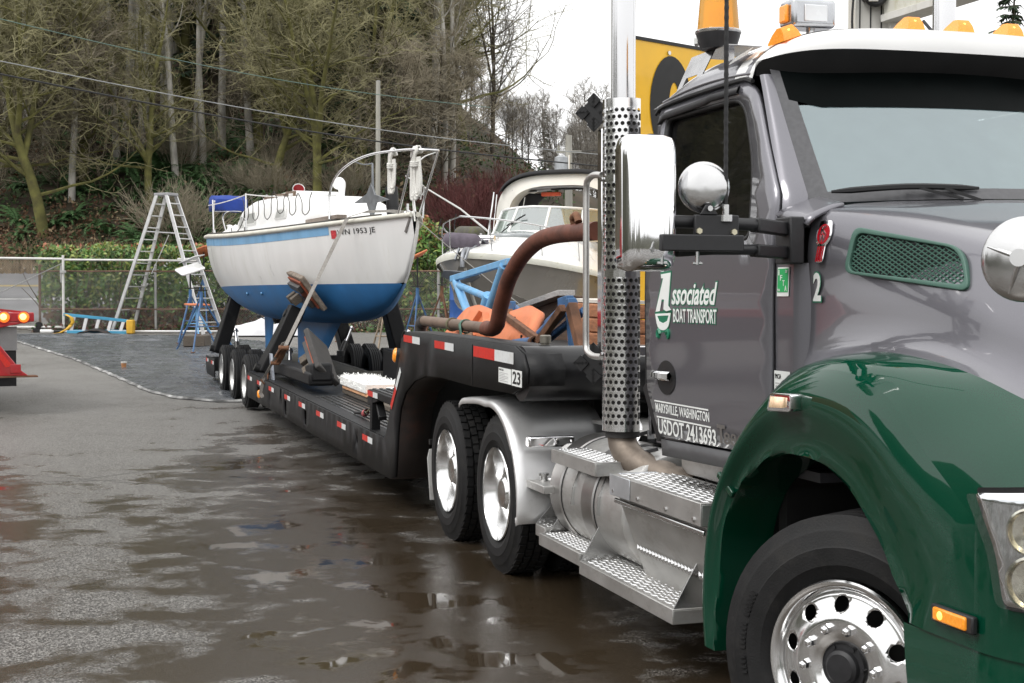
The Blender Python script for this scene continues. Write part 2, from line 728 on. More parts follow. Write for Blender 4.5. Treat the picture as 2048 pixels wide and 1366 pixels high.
def build_ground():
    ys = [-90, -60, -40, -20, -8, 0, 3, 6, 8]
    ys += [8 + i for i in range(1, 31)] + [38.5] + [40 + i for i in range(0, 14)]
    mb = MB()
    xs = [-150, -80, -45, -30] + [-24 + 2 * i for i in range(27)] + [34, 45, 80, 150]
    vs = [(x, y, ground_z(y)) for y in ys for x in xs]
    w = len(xs)
    mb.add(vs, [(j * w + i, j * w + i + 1, (j + 1) * w + i + 1, (j + 1) * w + i) for j in range(len(ys) - 1) for i in range(w - 1)])
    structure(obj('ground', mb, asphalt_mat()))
    # the street beyond the fence, with painted lines
    def strip(name, y0, y1, dz, mat, n=1):
        mb = MB()
        for i in range(n):
            a = lerp(y0, y1, i / n); b = lerp(y0, y1, (i + 1) / n)
            mb.add([(-150, a, ground_z(a) + dz), (60, a, ground_z(a) + dz), (60, b, ground_z(b) + dz), (-150, b, ground_z(b) + dz)], [(0, 1, 2, 3)])
        return structure(obj(name, mb, mat))
    road = pm('road_asphalt', (0.16, 0.16, 0.165), 0.7, var=0.15, vs=0.8, bump=0.3, bs=90)
    strip('road', 40.2, 52.0, 0.004, road, 3)
    strip('road_edge_line', 44.6, 44.72, 0.010, pm('white_road_paint', (0.62, 0.62, 0.60), 0.6, var=0.3, vs=3))
    yel = pm('yellow_road_paint', (0.55, 0.40, 0.10), 0.6, var=0.3, vs=3)
    strip('road_centre_line', 47.9, 48.0, 0.010, yel)
    strip('road_centre_line', 48.15, 48.25, 0.010, yel)


def hill_z(x, y):
    base = ground_z(52.0)
    d = max(0.0, y - 52.5)
    side = 1 / (1 + math.exp((x + 0.09 * d + 1.0) / 5.0))      # the slope falls away to the right
    h = 0.62 * d - 0.002 * d * d
    z = base + 0.18 + max(0, h) * (0.10 + 0.90 * side)
    z += noise.noise(Vector((x * 0.11, y * 0.11, 0.3))) * min(2.0, d * 0.12)
    z += noise.noise(Vector((x * 0.45, y * 0.45, 4.3))) * min(0.6, d * 0.10)
    return z


def build_hill():
    litter = pm('leaf_litter', (0.050, 0.036, 0.022), 0.9, var=0.6, vs=0.9, bump=0.8, bs=9,
                dirt=((0.035, 0.05, 0.016), 0.8, 0.35), dfrom=0.48)
    mb = MB()
    ny, nx = 46, 90
    vs = []
    for j in range(ny + 1):
        y = 52.0 + 90 * (j / ny) ** 1.25
        for i in range(nx + 1):
            x = -75 + 150 * i / nx
            vs.append((x, y, hill_z(x, y)))
    w = nx + 1
    mb.add(vs, [(j * w + i, j * w + i + 1, (j + 1) * w + i + 1, (j + 1) * w + i) for j in range(ny) for i in range(nx)])
    structure(obj('hillside', mb, litter))
    # added unseen ring of wooded ground, shaped to darken reflections and side light
    mb = MB()
    n = 96
    rows = [(46, 0.0), (49, 7.0), (55, 13.5), (66, 19.0), (82, 22.0)]
    for r, h in rows:
        for i in range(n + 1):
            a = radians(150 + 240 * i / n)
            k = noise.noise(Vector((cos(a) * 9, sin(a) * 9, r * 0.2)))
            k2 = noise.noise(Vector((cos(a) * 30, sin(a) * 30, r * 0.5)))
            z = h * (0.75 + 0.5 * k + 0.25 * k2) * lerp(0.95, 0.30, min(1, max(0, (240 * i / n - 45) / 40)))
            mb.v.append((r * cos(a), 6 + r * sin(a), z - 0.1))
    w = n + 1
    for j in range(len(rows) - 1):
        for i in range(n):
            mb.f.append((j * w + i, j * w + i + 1, (j + 1) * w + i + 1, (j + 1) * w + i))
            mb.m.append(0)
    structure(obj('unseen_hill_ring', mb, pm('unseen_ring_woods', (0.045, 0.045, 0.03), 0.95, var=0.5, vs=0.5, bump=0.9, bs=2.0)))


build_ground()
build_hill()

# ---------------------------------------------------------------- materials for metal and paint
GREY = pm('grey_metallic_paint', (0.180, 0.177, 0.197), 0.30, 0.55, var=0.04, vs=300, coat=0.9, rvar=0.03, spec=0.1)
GREEN = pm('green_metallic_paint', (0.0015, 0.046, 0.024), 0.42, 0.0, var=0.12, vs=250, coat=1.0, rvar=0.04, spec=0.0)
CHROME = pm('chrome', (0.86, 0.86, 0.87), 0.05, 1.0, var=0.02, rvar=0.02)
POLISH = pm('polished_aluminium', (0.80, 0.80, 0.80), 0.16, 1.0, var=0.05, vs=4, rvar=0.08, dirt=((0.45, 0.44, 0.42), 0.55, 5.0), dfrom=0.55)
STAIN = pm('stainless_sheet', (0.62, 0.62, 0.62), 0.22, 1.0, var=0.06, vs=10, rvar=0.08)
ALU = pm('dull_aluminium', (0.55, 0.545, 0.53), 0.42, 0.85, var=0.10, vs=5, rvar=0.10, dirt=((0.30, 0.28, 0.25), 0.6, 4.0), dfrom=0.52, stretch=(1, 1, 2))
RUBBER = pm('tyre_rubber', (0.012, 0.012, 0.0125), 0.62, var=0.25, vs=9, bump=0.15, bs=120, dirt=((0.034, 0.032, 0.030), 0.7, 7.0), dfrom=0.50, spec=0.3)
BLACK = pm('black_plastic', (0.018, 0.018, 0.020), 0.48, var=0.15, vs=30, bump=0.1, bs=400)
DARK = pm('chassis_black', (0.010, 0.010, 0.010), 0.6, var=0.3, vs=8)
SEAL = pm('black_rubber_seal', (0.008, 0.008, 0.009), 0.5, var=0.1)
AMBER = pm('amber_lens', (0.85, 0.30, 0.02), 0.25, var=0.15, vs=120, coat=0.5, emit=(1.0, 0.30, 0.02), estr=0.25)
GLOW = pm('lit_amber_bulb', (1.0, 0.55, 0.10), 0.3, var=0.1, emit=(1.0, 0.55, 0.10), estr=2.2)
WHITEP = pm('white_gloss_paint', (0.80, 0.80, 0.79), 0.25, var=0.04, vs=3, coat=0.5)
LETTER = pm('white_vinyl', (0.85, 0.87, 0.85), 0.4, var=0.04)
LETTERG = pm('green_vinyl', (0.010, 0.18, 0.095), 0.4, var=0.05)
RED = pm('red_reflector', (0.62, 0.025, 0.015), 0.35, var=0.12, vs=40, dirt=((0.40, 0.06, 0.04), 0.5, 14.0))
WHITER = pm('white_reflector', (0.72, 0.74, 0.74), 0.35, var=0.08, vs=40, dirt=((0.45, 0.43, 0.40), 0.5, 10.0))
GLASS = glassm('side_glass', (0.09, 0.11, 0.105), 0.05, 0.01, top=0.60)
WIND = glassm('windshield_glass', (0.42, 0.52, 0.53), 0.14, 0.34, (0.42, 0.575, 0.615), 0.03)  # pale blue film colour paints in the sky reflected on the screen
TINT = pm('sun_strip_tint', (0.002, 0.003, 0.003), 0.4, var=0.2, spec=0.03)
INSIDE = pm('cab_trim', (0.06, 0.058, 0.055), 0.8, var=0.2)
SEAT = pm('seat_cloth', (0.30, 0.28, 0.25), 0.9, var=0.15)
SOOT = pm('heat_stained_steel', (0.24, 0.20, 0.165), 0.55, 0.6, var=0.20, vs=6, dirt=((0.12, 0.095, 0.07), 0.7, 4.0))
WHITEFLAP = pm('white_rubber', (0.66, 0.66, 0.64), 0.6, var=0.1, dirt=((0.3, 0.28, 0.26), 0.6, 5.0))
RUST = pm('rusty_steel', (0.16, 0.075, 0.04), 0.8, var=0.5, vs=9, bump=0.3, bs=60)
LENS = pm('clear_lens', (0.82, 0.84, 0.86), 0.08, 0.6, var=0.15, vs=50, coat=1.0)

TH = radians(16.96)
LAB = 'large grey truck tractor with green fenders and chrome stack, hitched to the black trailer'
truck = thing('truck_tractor', LAB, 'truck', (2.357, 5.436, 0), (0, 0, TH - pi / 2))


# ------------------------------------------------ wheels
def tyre_mb(R, w, rim_r, grooves=4, tread=None):
    """tyre around the local y axis; outer face at y = -w/2"""
    h = w / 2
    pr = [(rim_r - 0.005, h - 0.035), (rim_r + 0.012, h - 0.012), (rim_r + 0.05, h + 0.004), (rim_r + 0.052, h + 0.006), (lerp(rim_r, R, .5), h + 0.008),
          (lerp(rim_r, R, .53), h + 0.003), (lerp(rim_r, R, .75), h), (lerp(rim_r, R, .78), h - 0.004), (R - 0.035, h - 0.012), (R - 0.012, h - 0.020)]
    tp = []
    g = 0.011
    tw = (w - 0.05) / (grooves + 1)
    for i in range(grooves + 1):
        a = h - 0.025 - i * tw
        b = a - tw
        if i:
            tp.append((R, a - g / 2))
        else:
            tp.append((R, a))
        if i < grooves:
            tp += [(R, b + g / 2), (R - 0.014, b + g / 2 - 0.001), (R - 0.014, b - g / 2 + 0.001)]
        else:
            tp.append((R, b))
    prof = pr + tp + [(r, -y) for r, y in reversed(pr)]
    mb = MB()
    mb.lathe([(r, -y) for r, y in prof], (0, 0, 0), (0, 1, 0), 64)
    return mb


def lug_mb(R, w, n=46):
    """drive tread: rows of separate blocks round the tyre"""
    mb = MB()
    rows = 4
    for k in range(n):
        for r in range(rows):
            a = 2 * pi * (k + (0.5 if r % 2 else 0)) / n
            y0 = -w / 2 + 0.012 + r * (w - 0.024) / rows
            y1 = y0 + (w - 0.024) / rows - 0.012
            L = 2 * pi * R / n * 0.38
            M = Matrix.Rotation(-a, 4, 'Y') @ Matrix.Translation((0, 0, R))
            mb.box((-L, y0, -0.03), (L, y1, 0.010), M @ Matrix.Rotation(0.10 * (1 if r % 2 else -1), 4, 'Z'))
    return mb


def steer_rim(parent):
    """polished disc wheel: ten hand holes, ten nuts, black hub"""
    def dish(r):
        r = min(r, 0.29)
        return interp(r, [0, .10, .112, .168, .180, .200, .235, .258, .270, .286, .30], [-.045, -.045, -.058, -.060, -.056, -.044, -.028, -.020, -.028, -.050, -.050])
    def fm(x, z):
        r = sqrt(x * x + z * z)
        return (x, -0.118 + dish(r), z)
    holes = [circ(0.222 * cos(radians(22 + 36 * i)), 0.222 * sin(radians(22 + 36 * i)), 0.030, 14) for i in range(10)]
    mb = MB()
    mb.panel(circ(0, 0, 0.262, 120), holes + [circ(0, 0, 0.085, 48)], fm, 0.011, [(r * cos(2 * pi * (k + .5 * (q % 2)) / 84), r * sin(2 * pi * (k + .5 * (q % 2)) / 84)) for q, r in enumerate((.10, .112, .14, .160, .168, .174, .180, .190, .200, .212, .225, .240, .250)) for k in range(84)])
    rim = obj('rim', mb, POLISH, parent, 75, solid=0.014)
    b = MB()
    b.lathe([(0.2615, -0.139), (0.266, -0.142), (0.272, -0.150), (0.280, -0.162), (0.287, -0.168), (0.296, -0.173), (0.304, -0.173), (0.310, -0.165), (0.304, -0.150), (0.285, -0.10), (0.28, 0.10), (0.302, 0.15)], (0, 0, 0), (0, 1, 0), 64)
    obj('rim_flange', b, POLISH, parent, 40)
    d = MB()
    d.lathe([(0.0, -0.02), (0.29, -0.02)], (0, 0, 0), (0, 1, 0), 32)
    obj('brake_drum', d, DARK, parent)
    for i in range(10):
        a = radians(4 + 36 * i)
        m = MB()
        c = (0.142 * cos(a), -0.178, 0.142 * sin(a))
        m.lathe([(0.024, 0.0), (0.024, -0.004), (0.0195, -0.006), (0.0195, -0.022), (0.016, -0.034), (0.008, -0.040), (0.0, -0.041)], c, (0, 1, 0), 6)
        obj('wheel_nut', m, CHROME, parent, 35)
    h = MB()
    h.lathe([(0.094, -0.150), (0.094, -0.164), (0.064, -0.166), (0.062, -0.186), (0.050, -0.196), (0.0, -0.198)], (0, 0, 0), (0, 1, 0), 32)
    for i in range(6):
        a = radians(60 * i)
        h.cyl((0.076 * cos(a), -0.164, 0.076 * sin(a)), (0.076 * cos(a), -0.172, 0.076 * sin(a)), 0.007, 6)
    obj('hub_cap', h, BLACK, parent, 30)


def drive_rim(parent, R=0.300, depth=0.16):
    b = MB()
    b.lathe([(R + 0.006, -0.012), (R + 0.010, -0.004), (R + 0.002, 0.006), (R - 0.012, 0.03), (R - 0.018, 0.10), (R - 0.04, depth), (R - 0.05, depth + 0.01),
             (0.16, depth - 0.012), (0.115, depth - 0.012), (0.11, 0.05), (0.09, 0.03), (0.0, 0.028)], (0, 0, 0), (0, 1, 0), 56)
    obj('rim', b, POLISH, parent, 35)
    for i in range(10):
        a = radians(36 * i)
        m = MB()
        m.lathe([(0.018, 0.0), (0.018, -0.02), (0.0, -0.03)], (0.142 * cos(a), depth - 0.012, 0.142 * sin(a)), (0, 1, 0), 6)
        obj('wheel_nut', m, CHROME, parent, 35)


# steer wheel, turned to the left
st = obj('steer_tyre', tyre_mb(0.538, 0.30, 0.308, 4), RUBBER, truck, 35)
st.location = (-0.03, -1.10, 0.495)
st.rotation_euler = (0, 0, radians(29))
steer_rim(st)
mbx = MB()
for k in range(36):                                    # raised marks moulded in the sidewall
    a = radians(62 + k * 2.4) if k < 18 else radians(150 + (k - 18) * 2.6)
    if k % 7 == 6:
        continue
    M = Matrix.Rotation(-a, 4, 'Y')
    mbx.box((-0.004, -0.160, 0.425), (0.004, -0.1565, 0.452), M)
    mbx.box((-0.004, -0.160, 0.425), (0.009, -0.1565, 0.431), M)
obj('sidewall_marks', mbx, RUBBER, st)['kind'] = 'stuff'
st2 = obj('steer_tyre', tyre_mb(0.515, 0.30, 0.305, 4), RUBBER, truck, 35)
st2.location = (0.02, 1.035, 0.515)
st2.rotation_euler = (0, 0, radians(29))

tyreD = mesh('drive_tyre', tyre_mb(0.512, 0.27, 0.302, 3), RUBBER, 35)
lugD = mesh('tread_blocks', lug_mb(0.512, 0.24), RUBBER, 30)
for ax in (-4.45, -5.77):
    for yy, side in ((-1.085, 1), (-0.76, 1), (0.76, -1), (1.085, -1)):
        o = obj('drive_tyre', tyreD, None, truck)
        o.location = (ax, yy, 0.517)
        o.rotation_euler = (0, random.random(), 0)
        tb = obj('tread_blocks', lugD, None, o)
        tb['kind'] = 'stuff'
        if yy < -1:
            o.rotation_euler = (0, 0, 0)
            rim = bpy.data.objects.new('rim_mount', None)
            C.objects.link(rim)
            rim.parent = o
            bpy.data.objects.remove(rim)
            n0 = set(o.children)
            drive_rim(o)
            for ch in set(o.children) - n0:
                ch.location = (0, -0.125, 0)

# ------------------------------------------------ chassis
mb = MB()
for s in (-1, 1):
    mb.box((-6.4, s * 0.42 - 0.04, 0.72), (0.9, s * 0.42 + 0.04, 1.0))
for x in (-6.3, -5.1, -3.6, -2.2, -0.9):
    mb.box((x, -0.38, 0.74), (x + 0.1, 0.38, 0.96))
for ax in (-4.45, -5.77, 0.02):
    mb.cyl((ax, -0.9, 0.517), (ax, 0.9, 0.517), 0.09, 12)
mb.sphere((-4.45, 0, 0.52), 0.24)
mb.sphere((-5.77, 0, 0.52), 0.24)
obj('chassis', mb, DARK, truck, bevel=0.006)
mb = MB()
mb.lathe([(0, 0), (0.45, 0), (0.45, 0.05), (0, 0.05)], (-5.1, 0, 1.17), (0, 0, 1), 28)
mb.box((-5.4, -0.4, 1.0), (-4.8, 0.4, 1.17))
obj('fifth_wheel', mb, DARK, truck)
mb = MB()
mb.box((-3.9, -0.75, 1.02), (-2.45, 0.75, 1.045))
obj('deck_plate', mb, ALU, truck, bevel=0.004)
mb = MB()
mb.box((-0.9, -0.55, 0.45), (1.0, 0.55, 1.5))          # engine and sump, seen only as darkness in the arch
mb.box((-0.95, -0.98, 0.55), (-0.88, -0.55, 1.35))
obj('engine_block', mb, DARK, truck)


# ------------------------------------------------ cab
def yside(z):
    return interp(z, [1.0, 1.35, 1.8, 2.03, 2.3, 2.82], [-1.030, -1.046, -1.052, -1.045, -1.012, -0.925])


def sidemap(off=0.0):
    return lambda x, z: (x, yside(z) - off, z)


winh = rpoly([(-2.165, 2.085), (-1.09, 2.055), (-1.12, 2.36), (-1.34, 2.72), (-2.24, 2.725)], [.04, .04, .15, .14, .05], 5)
door = rpoly([(-2.085, 1.115), (-0.875, 1.14), (-0.865, 2.235), (-1.05, 2.48), (-1.27, 2.79), (-2.33, 2.785), (-2.235, 1.95), (-2.225, 1.35)], [.02, .02, .05, .1, .16, .05, .1, .04], 5)
mb = MB()
mb.panel(door, [winh], sidemap(0.004), 0.09)
dr = obj('door', mb, GREY, truck, 50, solid=0.03)
mb = MB()
hi = [(lerp(-1.6, x, 0.965), lerp(2.39, z, 0.95)) for x, z in winh]
mb.panel(winh, [hi], sidemap(0.0), 0.2)
obj('window_seal', mb, SEAL, dr, solid=0.036)
mb = MB()
mb.panel(hi, [], sidemap(-0.012), 0.12)
obj('side_window', mb, GLASS, dr, 60)
# drip shield over the window
mb = MB()
mb.loft([[(x, yside(z) - d, z) for x, z in ((-2.30, 2.70), (-2.24, 2.72), (-1.75, 2.73), (-1.70, 2.74), (-1.40, 2.735))] for d, z_ in ((0.012, 0), (0.035, 0))] )
mb.loft([[(x, yside(z + h) - d, z + h) for x, z in ((-2.30, 2.70), (-2.24, 2.72), (-1.75, 2.73), (-1.70, 2.74), (-1.40, 2.735))] for d, h in ((0.035, 0), (0.030, 0.03), (0.012, 0.04))])
obj('window_visor', mb, BLACK, dr, solid=0.004)
# handle over a flat dark disc that paints in the recess's shade
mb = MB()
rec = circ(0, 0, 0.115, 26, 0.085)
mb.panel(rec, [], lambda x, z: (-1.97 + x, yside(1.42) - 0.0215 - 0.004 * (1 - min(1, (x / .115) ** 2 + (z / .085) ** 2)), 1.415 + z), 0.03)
obj('recess_shade_disc', mb, SEAL, dr, 60)
mb = MB()
mb.loft([[(-2.10 + 0.21 * u, -1.085 - 0.018 * sin(pi * u) - dy, 1.425 + dz) for u in [i / 8 for i in range(9)]] for dy, dz in ((0, 0.022), (0.014, 0.012), (0.014, -0.012), (0, -0.022), (-0.01, 0), (0, 0.022))])
obj('door_handle', mb, CHROME, dr, 50)
# far door and the rest of the shell
mb = MB()
mb.panel(door, [winh], lambda x, z: (x, -yside(z) + 0.004, z), 0.16)
d2 = obj('door', mb, GREY, truck, 50, solid=0.03)
mb = MB()
mb.panel(winh, [], lambda x, z: (x, -yside(z) - 0.012, z), 0.2)
obj('side_window', mb, GLASS, d2, 60)

mb = MB()
zz = [1.10, 1.35, 1.8, 2.03, 2.3, 2.6, 2.80]
def rk(z): return 0.105 * max(0, (z - 1.95) / 0.85)
for s in (1, -1):                                        # narrow sides behind the doors and the sills
    mb.loft([[(-2.235 - rk(z), s * yside(z), z) for z in zz], [(-2.29 - rk(z), s * (yside(z) + 0.01), z) for z in zz], [(-2.33 - rk(z), s * (yside(z) + 0.06), z) for z in zz]])
rw = [[(-2.33 - rk(z), t * (-yside(z) - 0.06), z) for z in zz] for t in (-1, -.5, 0, .5, 1)]
mb.loft(rw)
mb.box((-2.3, -0.98, 1.06), (-0.6, 0.98, 1.10))
obj('cab_shell', mb, GREY, truck, 50)
mb = MB()
for s in (1, -1):
    mb.panel([(-2.06, 1.02), (-0.9, 1.05), (-0.9, 1.125), (-2.075, 1.10)], [], lambda x, z: (x, s * -1.035, z), 0.1)
obj('sill', mb, pm('sill_grey', (0.10, 0.10, 0.105), 0.5, 0.3, var=0.15), truck, solid=0.03)
# lower extension behind the door: black and chrome edge
mb = MB()
mb.loft([[(-2.245 - rk(z), yside(z) - 0.006, z) for z in zz[1:]], [(-2.262 - rk(z), yside(z) - 0.012, z) for z in zz[1:]], [(-2.275 - rk(z), yside(z) - 0.004, z) for z in zz[1:]]])
obj('door_edge_trim', mb, SEAL, truck)
mb = MB()
mb.beam((-2.27, -1.045, 1.36), (-2.09, -1.04, 1.10), 0.03, 0.05)
obj('door_edge_trim', mb, SEAL, truck)

# roof
def roof_z(x, y):
    e = min(1.0, max(0.0, (x + 2.445) / 0.55))
    rise = 0.225 * (1 - (1 - e) ** 2.2)
    q = max(0.0, 1 - abs(y / 0.945) ** 6.0)
    return 2.795 + rise * (0.92 + 0.08 * (1 - (y / .945) ** 2)) * q ** 0.5
mb = MB()
def roof(u, v):
    y = 0.945 * sin((v - 0.5) * pi)
    x = lerp(-2.44, -1.20 + 0.06 * (1 - (y / 0.945) ** 2) - 0.13 * abs(y / .945) ** 6, u ** 0.8)
    return (x, y, roof_z(x, y))
mb.grid(roof, 26, 36)
obj('roof', mb, GREY, truck, 60)
mb = MB()
def drip(u, v):                                           # crease line above the door
    x = lerp(-2.32, -1.32, u)
    return (x, -0.944 - 0.004 * sin(pi * v) * sin(pi * u) ** .3, 2.805 + 0.035 * sin(pi * u * .8 + .3) + 0.012 * (v - 0.5))
mb.grid(drip, 12, 4)
obj('roof_crease', mb, GREY, truck, 60)
mb = MB()
pth = [(-2.40, -0.945, 2.765), (-2.30, -0.953, 2.79), (-2.0, -0.955, 2.80), (-1.6, -0.953, 2.80), (-1.35, -0.952, 2.795), (-1.27, -0.955, 2.775)]
mb.tube(spline(pth, 16), 0.011, 6)
obj('drip_seal', mb, SEAL, truck)
# front roof cap
mb = MB()
def cap(u, v):
    y = 0.945 * sin((u - 0.5) * pi * 0.985)
    k = abs(y / 0.945)
    xf = -1.125 + 0.07 * (1 - k ** 2) - 0.15 * k ** 6
    z1 = roof_z(-1.3, y) + 0.004
    if v < 0.5:
        t = v / 0.5
        return (lerp(xf - 0.20, xf - 0.02, t), y, lerp(z1, z1 - 0.015 * t, t))
    t = (v - 0.5) / 0.5
    return (xf - 0.02 + 0.03 * sin(t * pi / 2), y, lerp(z1 - 0.015, 2.906 - 0.05 * k ** 8, t))
mb.grid(cap, 44, 12)
obj('roof_cap', mb, WHITEP, truck, 50)  # white paint stands in for bright sky reflected in a polished visor
# dark underside between the cap and the screen
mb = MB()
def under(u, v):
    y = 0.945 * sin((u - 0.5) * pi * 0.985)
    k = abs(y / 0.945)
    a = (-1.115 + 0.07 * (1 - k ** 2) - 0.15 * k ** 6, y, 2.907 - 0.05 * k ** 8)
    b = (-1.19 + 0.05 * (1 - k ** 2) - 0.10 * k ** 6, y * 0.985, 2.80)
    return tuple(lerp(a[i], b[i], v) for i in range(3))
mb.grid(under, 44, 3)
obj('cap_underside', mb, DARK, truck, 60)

# windshield: curved in plan, raked
def ws(u, v, off=0.0):
    """u across (-1..1 near to far), v up 0..1"""
    y = u * lerp(0.925, 0.885, v)
    k = abs(u)
    xb = -0.80 + 0.24 * (1 - k ** 2)
    xt = -1.255 + 0.12 * (1 - k ** 2)
    return Vector((lerp(xb, xt, v) + off, y, lerp(2.20 + 0.02 * (1 - k * k), 2.84, v)))
mb = MB()
mb.grid(lambda u, v: ws((u * 2 - 1) * 0.93, lerp(0.05, 0.70, v)), 24, 10)
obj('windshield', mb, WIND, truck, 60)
mb = MB()
mb.grid(lambda u, v: ws((u * 2 - 1) * 0.955, lerp(0.685 + 0.06 * max(0, abs(u * 2 - 1) - 0.86) / 0.14, 1.0, v), 0.004), 40, 8)
obj('shaded_sun_strip', mb, TINT, truck, 60)  # tinted band, blackened further to paint in the cover of the visor
frit = pm('screen_border', (0.075, 0.075, 0.08), 0.35, var=0.15, vs=40)
mb = MB()
for s in (-1, 1):
    mb.loft([[ws(s * a, v / 8 * 0.98, 0.003) for v in range(9)] for a in (0.918, 1.0)])
mb.loft([[ws(u / 16, b, 0.004) for u in range(-16, 17)] for b in (0.0, 0.075)])
obj('screen_border', mb, frit, truck, 60)
# A pillars
mb = MB()
def pil(t, w):
    zs = lerp(2.10, 2.80, t)
    a = Vector((interp(zs, [2.1, 2.235, 2.48, 2.775, 2.8], [-0.84, -0.855, -1.04, -1.235, -1.255]), yside(zs), zs))
    b = ws(-1.0, max(0, (zs - 2.2) / 0.64), 0.006)
    b.z = zs
    m = (a + b) / 2 + Vector((0.025, -0.022, 0))
    return (a * (1 - w) ** 2 + m * 2 * w * (1 - w) + b * w * w)
mb.loft([[pil(j / 10, w / 5) for j in range(11)] for w in range(6)])
mb.mirror_y()
obj('windshield_pillar', mb, GREY, truck, 60)
# inside of the cab
mb = MB()
mb.box((-2.2, -0.95, 1.12), (-0.75, 0.95, 1.16))
mb.grid(lambda u, v: (lerp(-1.25, -0.72, v) + 0.08 * (1 - (2 * u - 1) ** 2), lerp(-0.92, 0.92, u), 2.12 + 0.06 * sin(v * pi)), 12, 6)
mb.box((-1.25, -0.93, 1.6), (-1.1, 0.93, 2.12))
mb.box((-2.28, -0.95, 1.2), (-2.25, 0.95, 2.0))
obj('dashboard', mb, INSIDE, truck)
mb = MB()
mb.grid(lambda u, v: (-2.24, lerp(-0.9, 0.9, u), lerp(1.9, 2.78, v)), 2, 2)
obj('rear_wall_lining', mb, pm('cab_lining', (0.24, 0.27, 0.275), 0.8, var=0.1), truck)
for sy in (-0.52, 0.52):
    mb = MB()
    mb.box((-2.0, sy - 0.25, 1.45), (-1.45, sy + 0.25, 1.60))
    mb.box((-2.08, sy - 0.25, 1.5), (-1.95, sy + 0.25, 2.15), Matrix.Identity(4))
    mb.box((-2.06, sy - 0.14, 2.17), (-1.97, sy + 0.14, 2.38))
    obj('seat', mb, SEAT, truck, bevel=0.05, seg=3)
mb = MB()
mb.lathe([(0.20, 0), (0.215, 0.012), (0.23, 0), (0.215, -0.012), (0.20, 0)], (-1.28, 0.52, 2.02), (-0.6, 0, 0.8), 28)
obj('steering_wheel', mb, SEAL, truck)

# cowl panels between door and hood
mb = MB()
mb.panel([(-0.855, 1.15), (-0.70, 1.15), (-0.70, 1.955), (-0.855, 1.965)], [], sidemap(0.0), 0.08)
mb.loft([[(-0.70, -1.052, z) for z in (1.15, 1.5, 1.95)], [(-0.672, -1.040, z) for z in (1.15, 1.5, 1.95)], [(-0.645, -0.99, z) for z in (1.15, 1.5, 1.95)]])
mb.mirror_y()
obj('cowl_side', mb, GREY, truck, 50)
mb = MB()
def cow(u, v):
    x = lerp(-0.86, -0.60, u)
    return (x, lerp(-1.045, -0.88, v), lerp(2.13, 2.215, v ** 0.6) + 0.02 * (1 - u) - 0.03 * u)
mb.grid(cow, 5, 5)
mb.mirror_y()
obj('cowl_top', mb, GREY, truck, 60, solid=0.015)
# wipers
mb = MB()
for a, b, c in (((-0.72, -0.87, 2.245), (-0.60, -0.25, 2.265), (-0.545, -0.36, 2.215)),):
    mb.tube(spline([a, ((a[0] + b[0]) / 2 + 0.02, (a[1] + b[1]) / 2, 2.268), b], 8), [0.006] + [0.013] * 7 + [0.006], 6)
    mb.beam((-0.655, -0.55, 2.275), c, 0.018, 0.010)
    mb.beam((-0.63, -0.42, 2.272), (-0.52, -0.28, 2.205), 0.016, 0.012)
obj('wiper', mb, SEAL, truck)
mb = MB()
mb.tube(spline([(-0.63, 0.05, 2.25), (-0.6, 0.35, 2.26), (-0.68, 0.75, 2.25)], 8), 0.011, 6)
mb.beam((-0.59, 0.35, 2.262), (-0.50, 0.25, 2.205), 0.016, 0.012)
obj('wiper', mb, SEAL, truck)

# ------------------------------------------------ hood and fenders
N = 40
crease = spline([(-0.66, -0.955, 2.172), (-0.35, -0.895, 2.135), (0.0, -0.862, 2.065), (0.28, -0.838, 2.005), (0.55, -0.81, 1.945), (0.95, -0.74, 1.83), (1.25, -0.66, 1.70)], N)
bound = spline([(-0.66, -1.045, 1.50), (-0.46, -1.05, 1.569), (-0.237, -1.05, 1.600), (0.004, -1.05, 1.613), (0.291, -1.05, 1.593), (0.548, -1.045, 1.551), (0.782, -1.03, 1.488), (1.05, -0.985, 1.42), (1.259, -0.906, 1.37)], N)
ridge = spline([(-1.165, -1.215, 0.30), (-1.17, -1.22, 0.528), (-1.11, -1.22, 0.80), (-0.985, -1.22, 1.035), (-0.79, -1.22, 1.25), (-0.60, -1.22, 1.405), (-0.43, -1.22, 1.495), (-0.22, -1.22, 1.54), (0.0, -1.22, 1.545), (0.17, -1.222, 1.516), (0.338, -1.225, 1.445), (0.502, -1.23, 1.325), (0.674, -1.235, 1.215), (0.80, -1.235, 1.13)], 60)
lip = spline([(-1.08, -1.205, 0.28), (-1.045, -1.205, 0.55), (-1.00, -1.205, 0.79), (-0.88, -1.205, 0.99), (-0.70, -1.205, 1.116), (-0.52, -1.205, 1.190), (-0.346, -1.205, 1.207), (-0.186, -1.205, 1.192), (0.015, -1.205, 1.127), (0.144, -1.205, 1.041), (0.267, -1.205, 0.936), (0.355, -1.205, 0.83), (0.401, -1.205, 0.745)], 60)

mb = MB()
mid = []
for i in range(N + 1):
    c = crease[i]; b = bound[i]
    col = [c]
    col.append(Vector((c.x, c.y - 0.030, c.z - 0.035)))
    col.append(Vector((lerp(c.x, b.x, .25), min(lerp(c.y, b.y, .3), c.y - 0.055), lerp(c.z, b.z, .25))))
    col.append(Vector((lerp(c.x, b.x, .55), lerp(c.y, b.y, .55) + 0.005, lerp(c.z, b.z, .55))))
    col.append(Vector((lerp(c.x, b.x, .80), lerp(c.y, b.y, .70) + 0.015, lerp(c.z, b.z, .80))))
    col.append(Vector((lerp(c.x, b.x, .93), lerp(c.y, b.y, .80) + 0.008, lerp(c.z, b.z, .93))))
    col.append(b)
    mid.append(spline(col, 16))
hoodside = mid
vent = rpoly([(-0.405, 1.905), (-0.385, 2.085), (0.235, 1.985), (0.325, 1.828)], [.05, .05, .09, .05], 5)
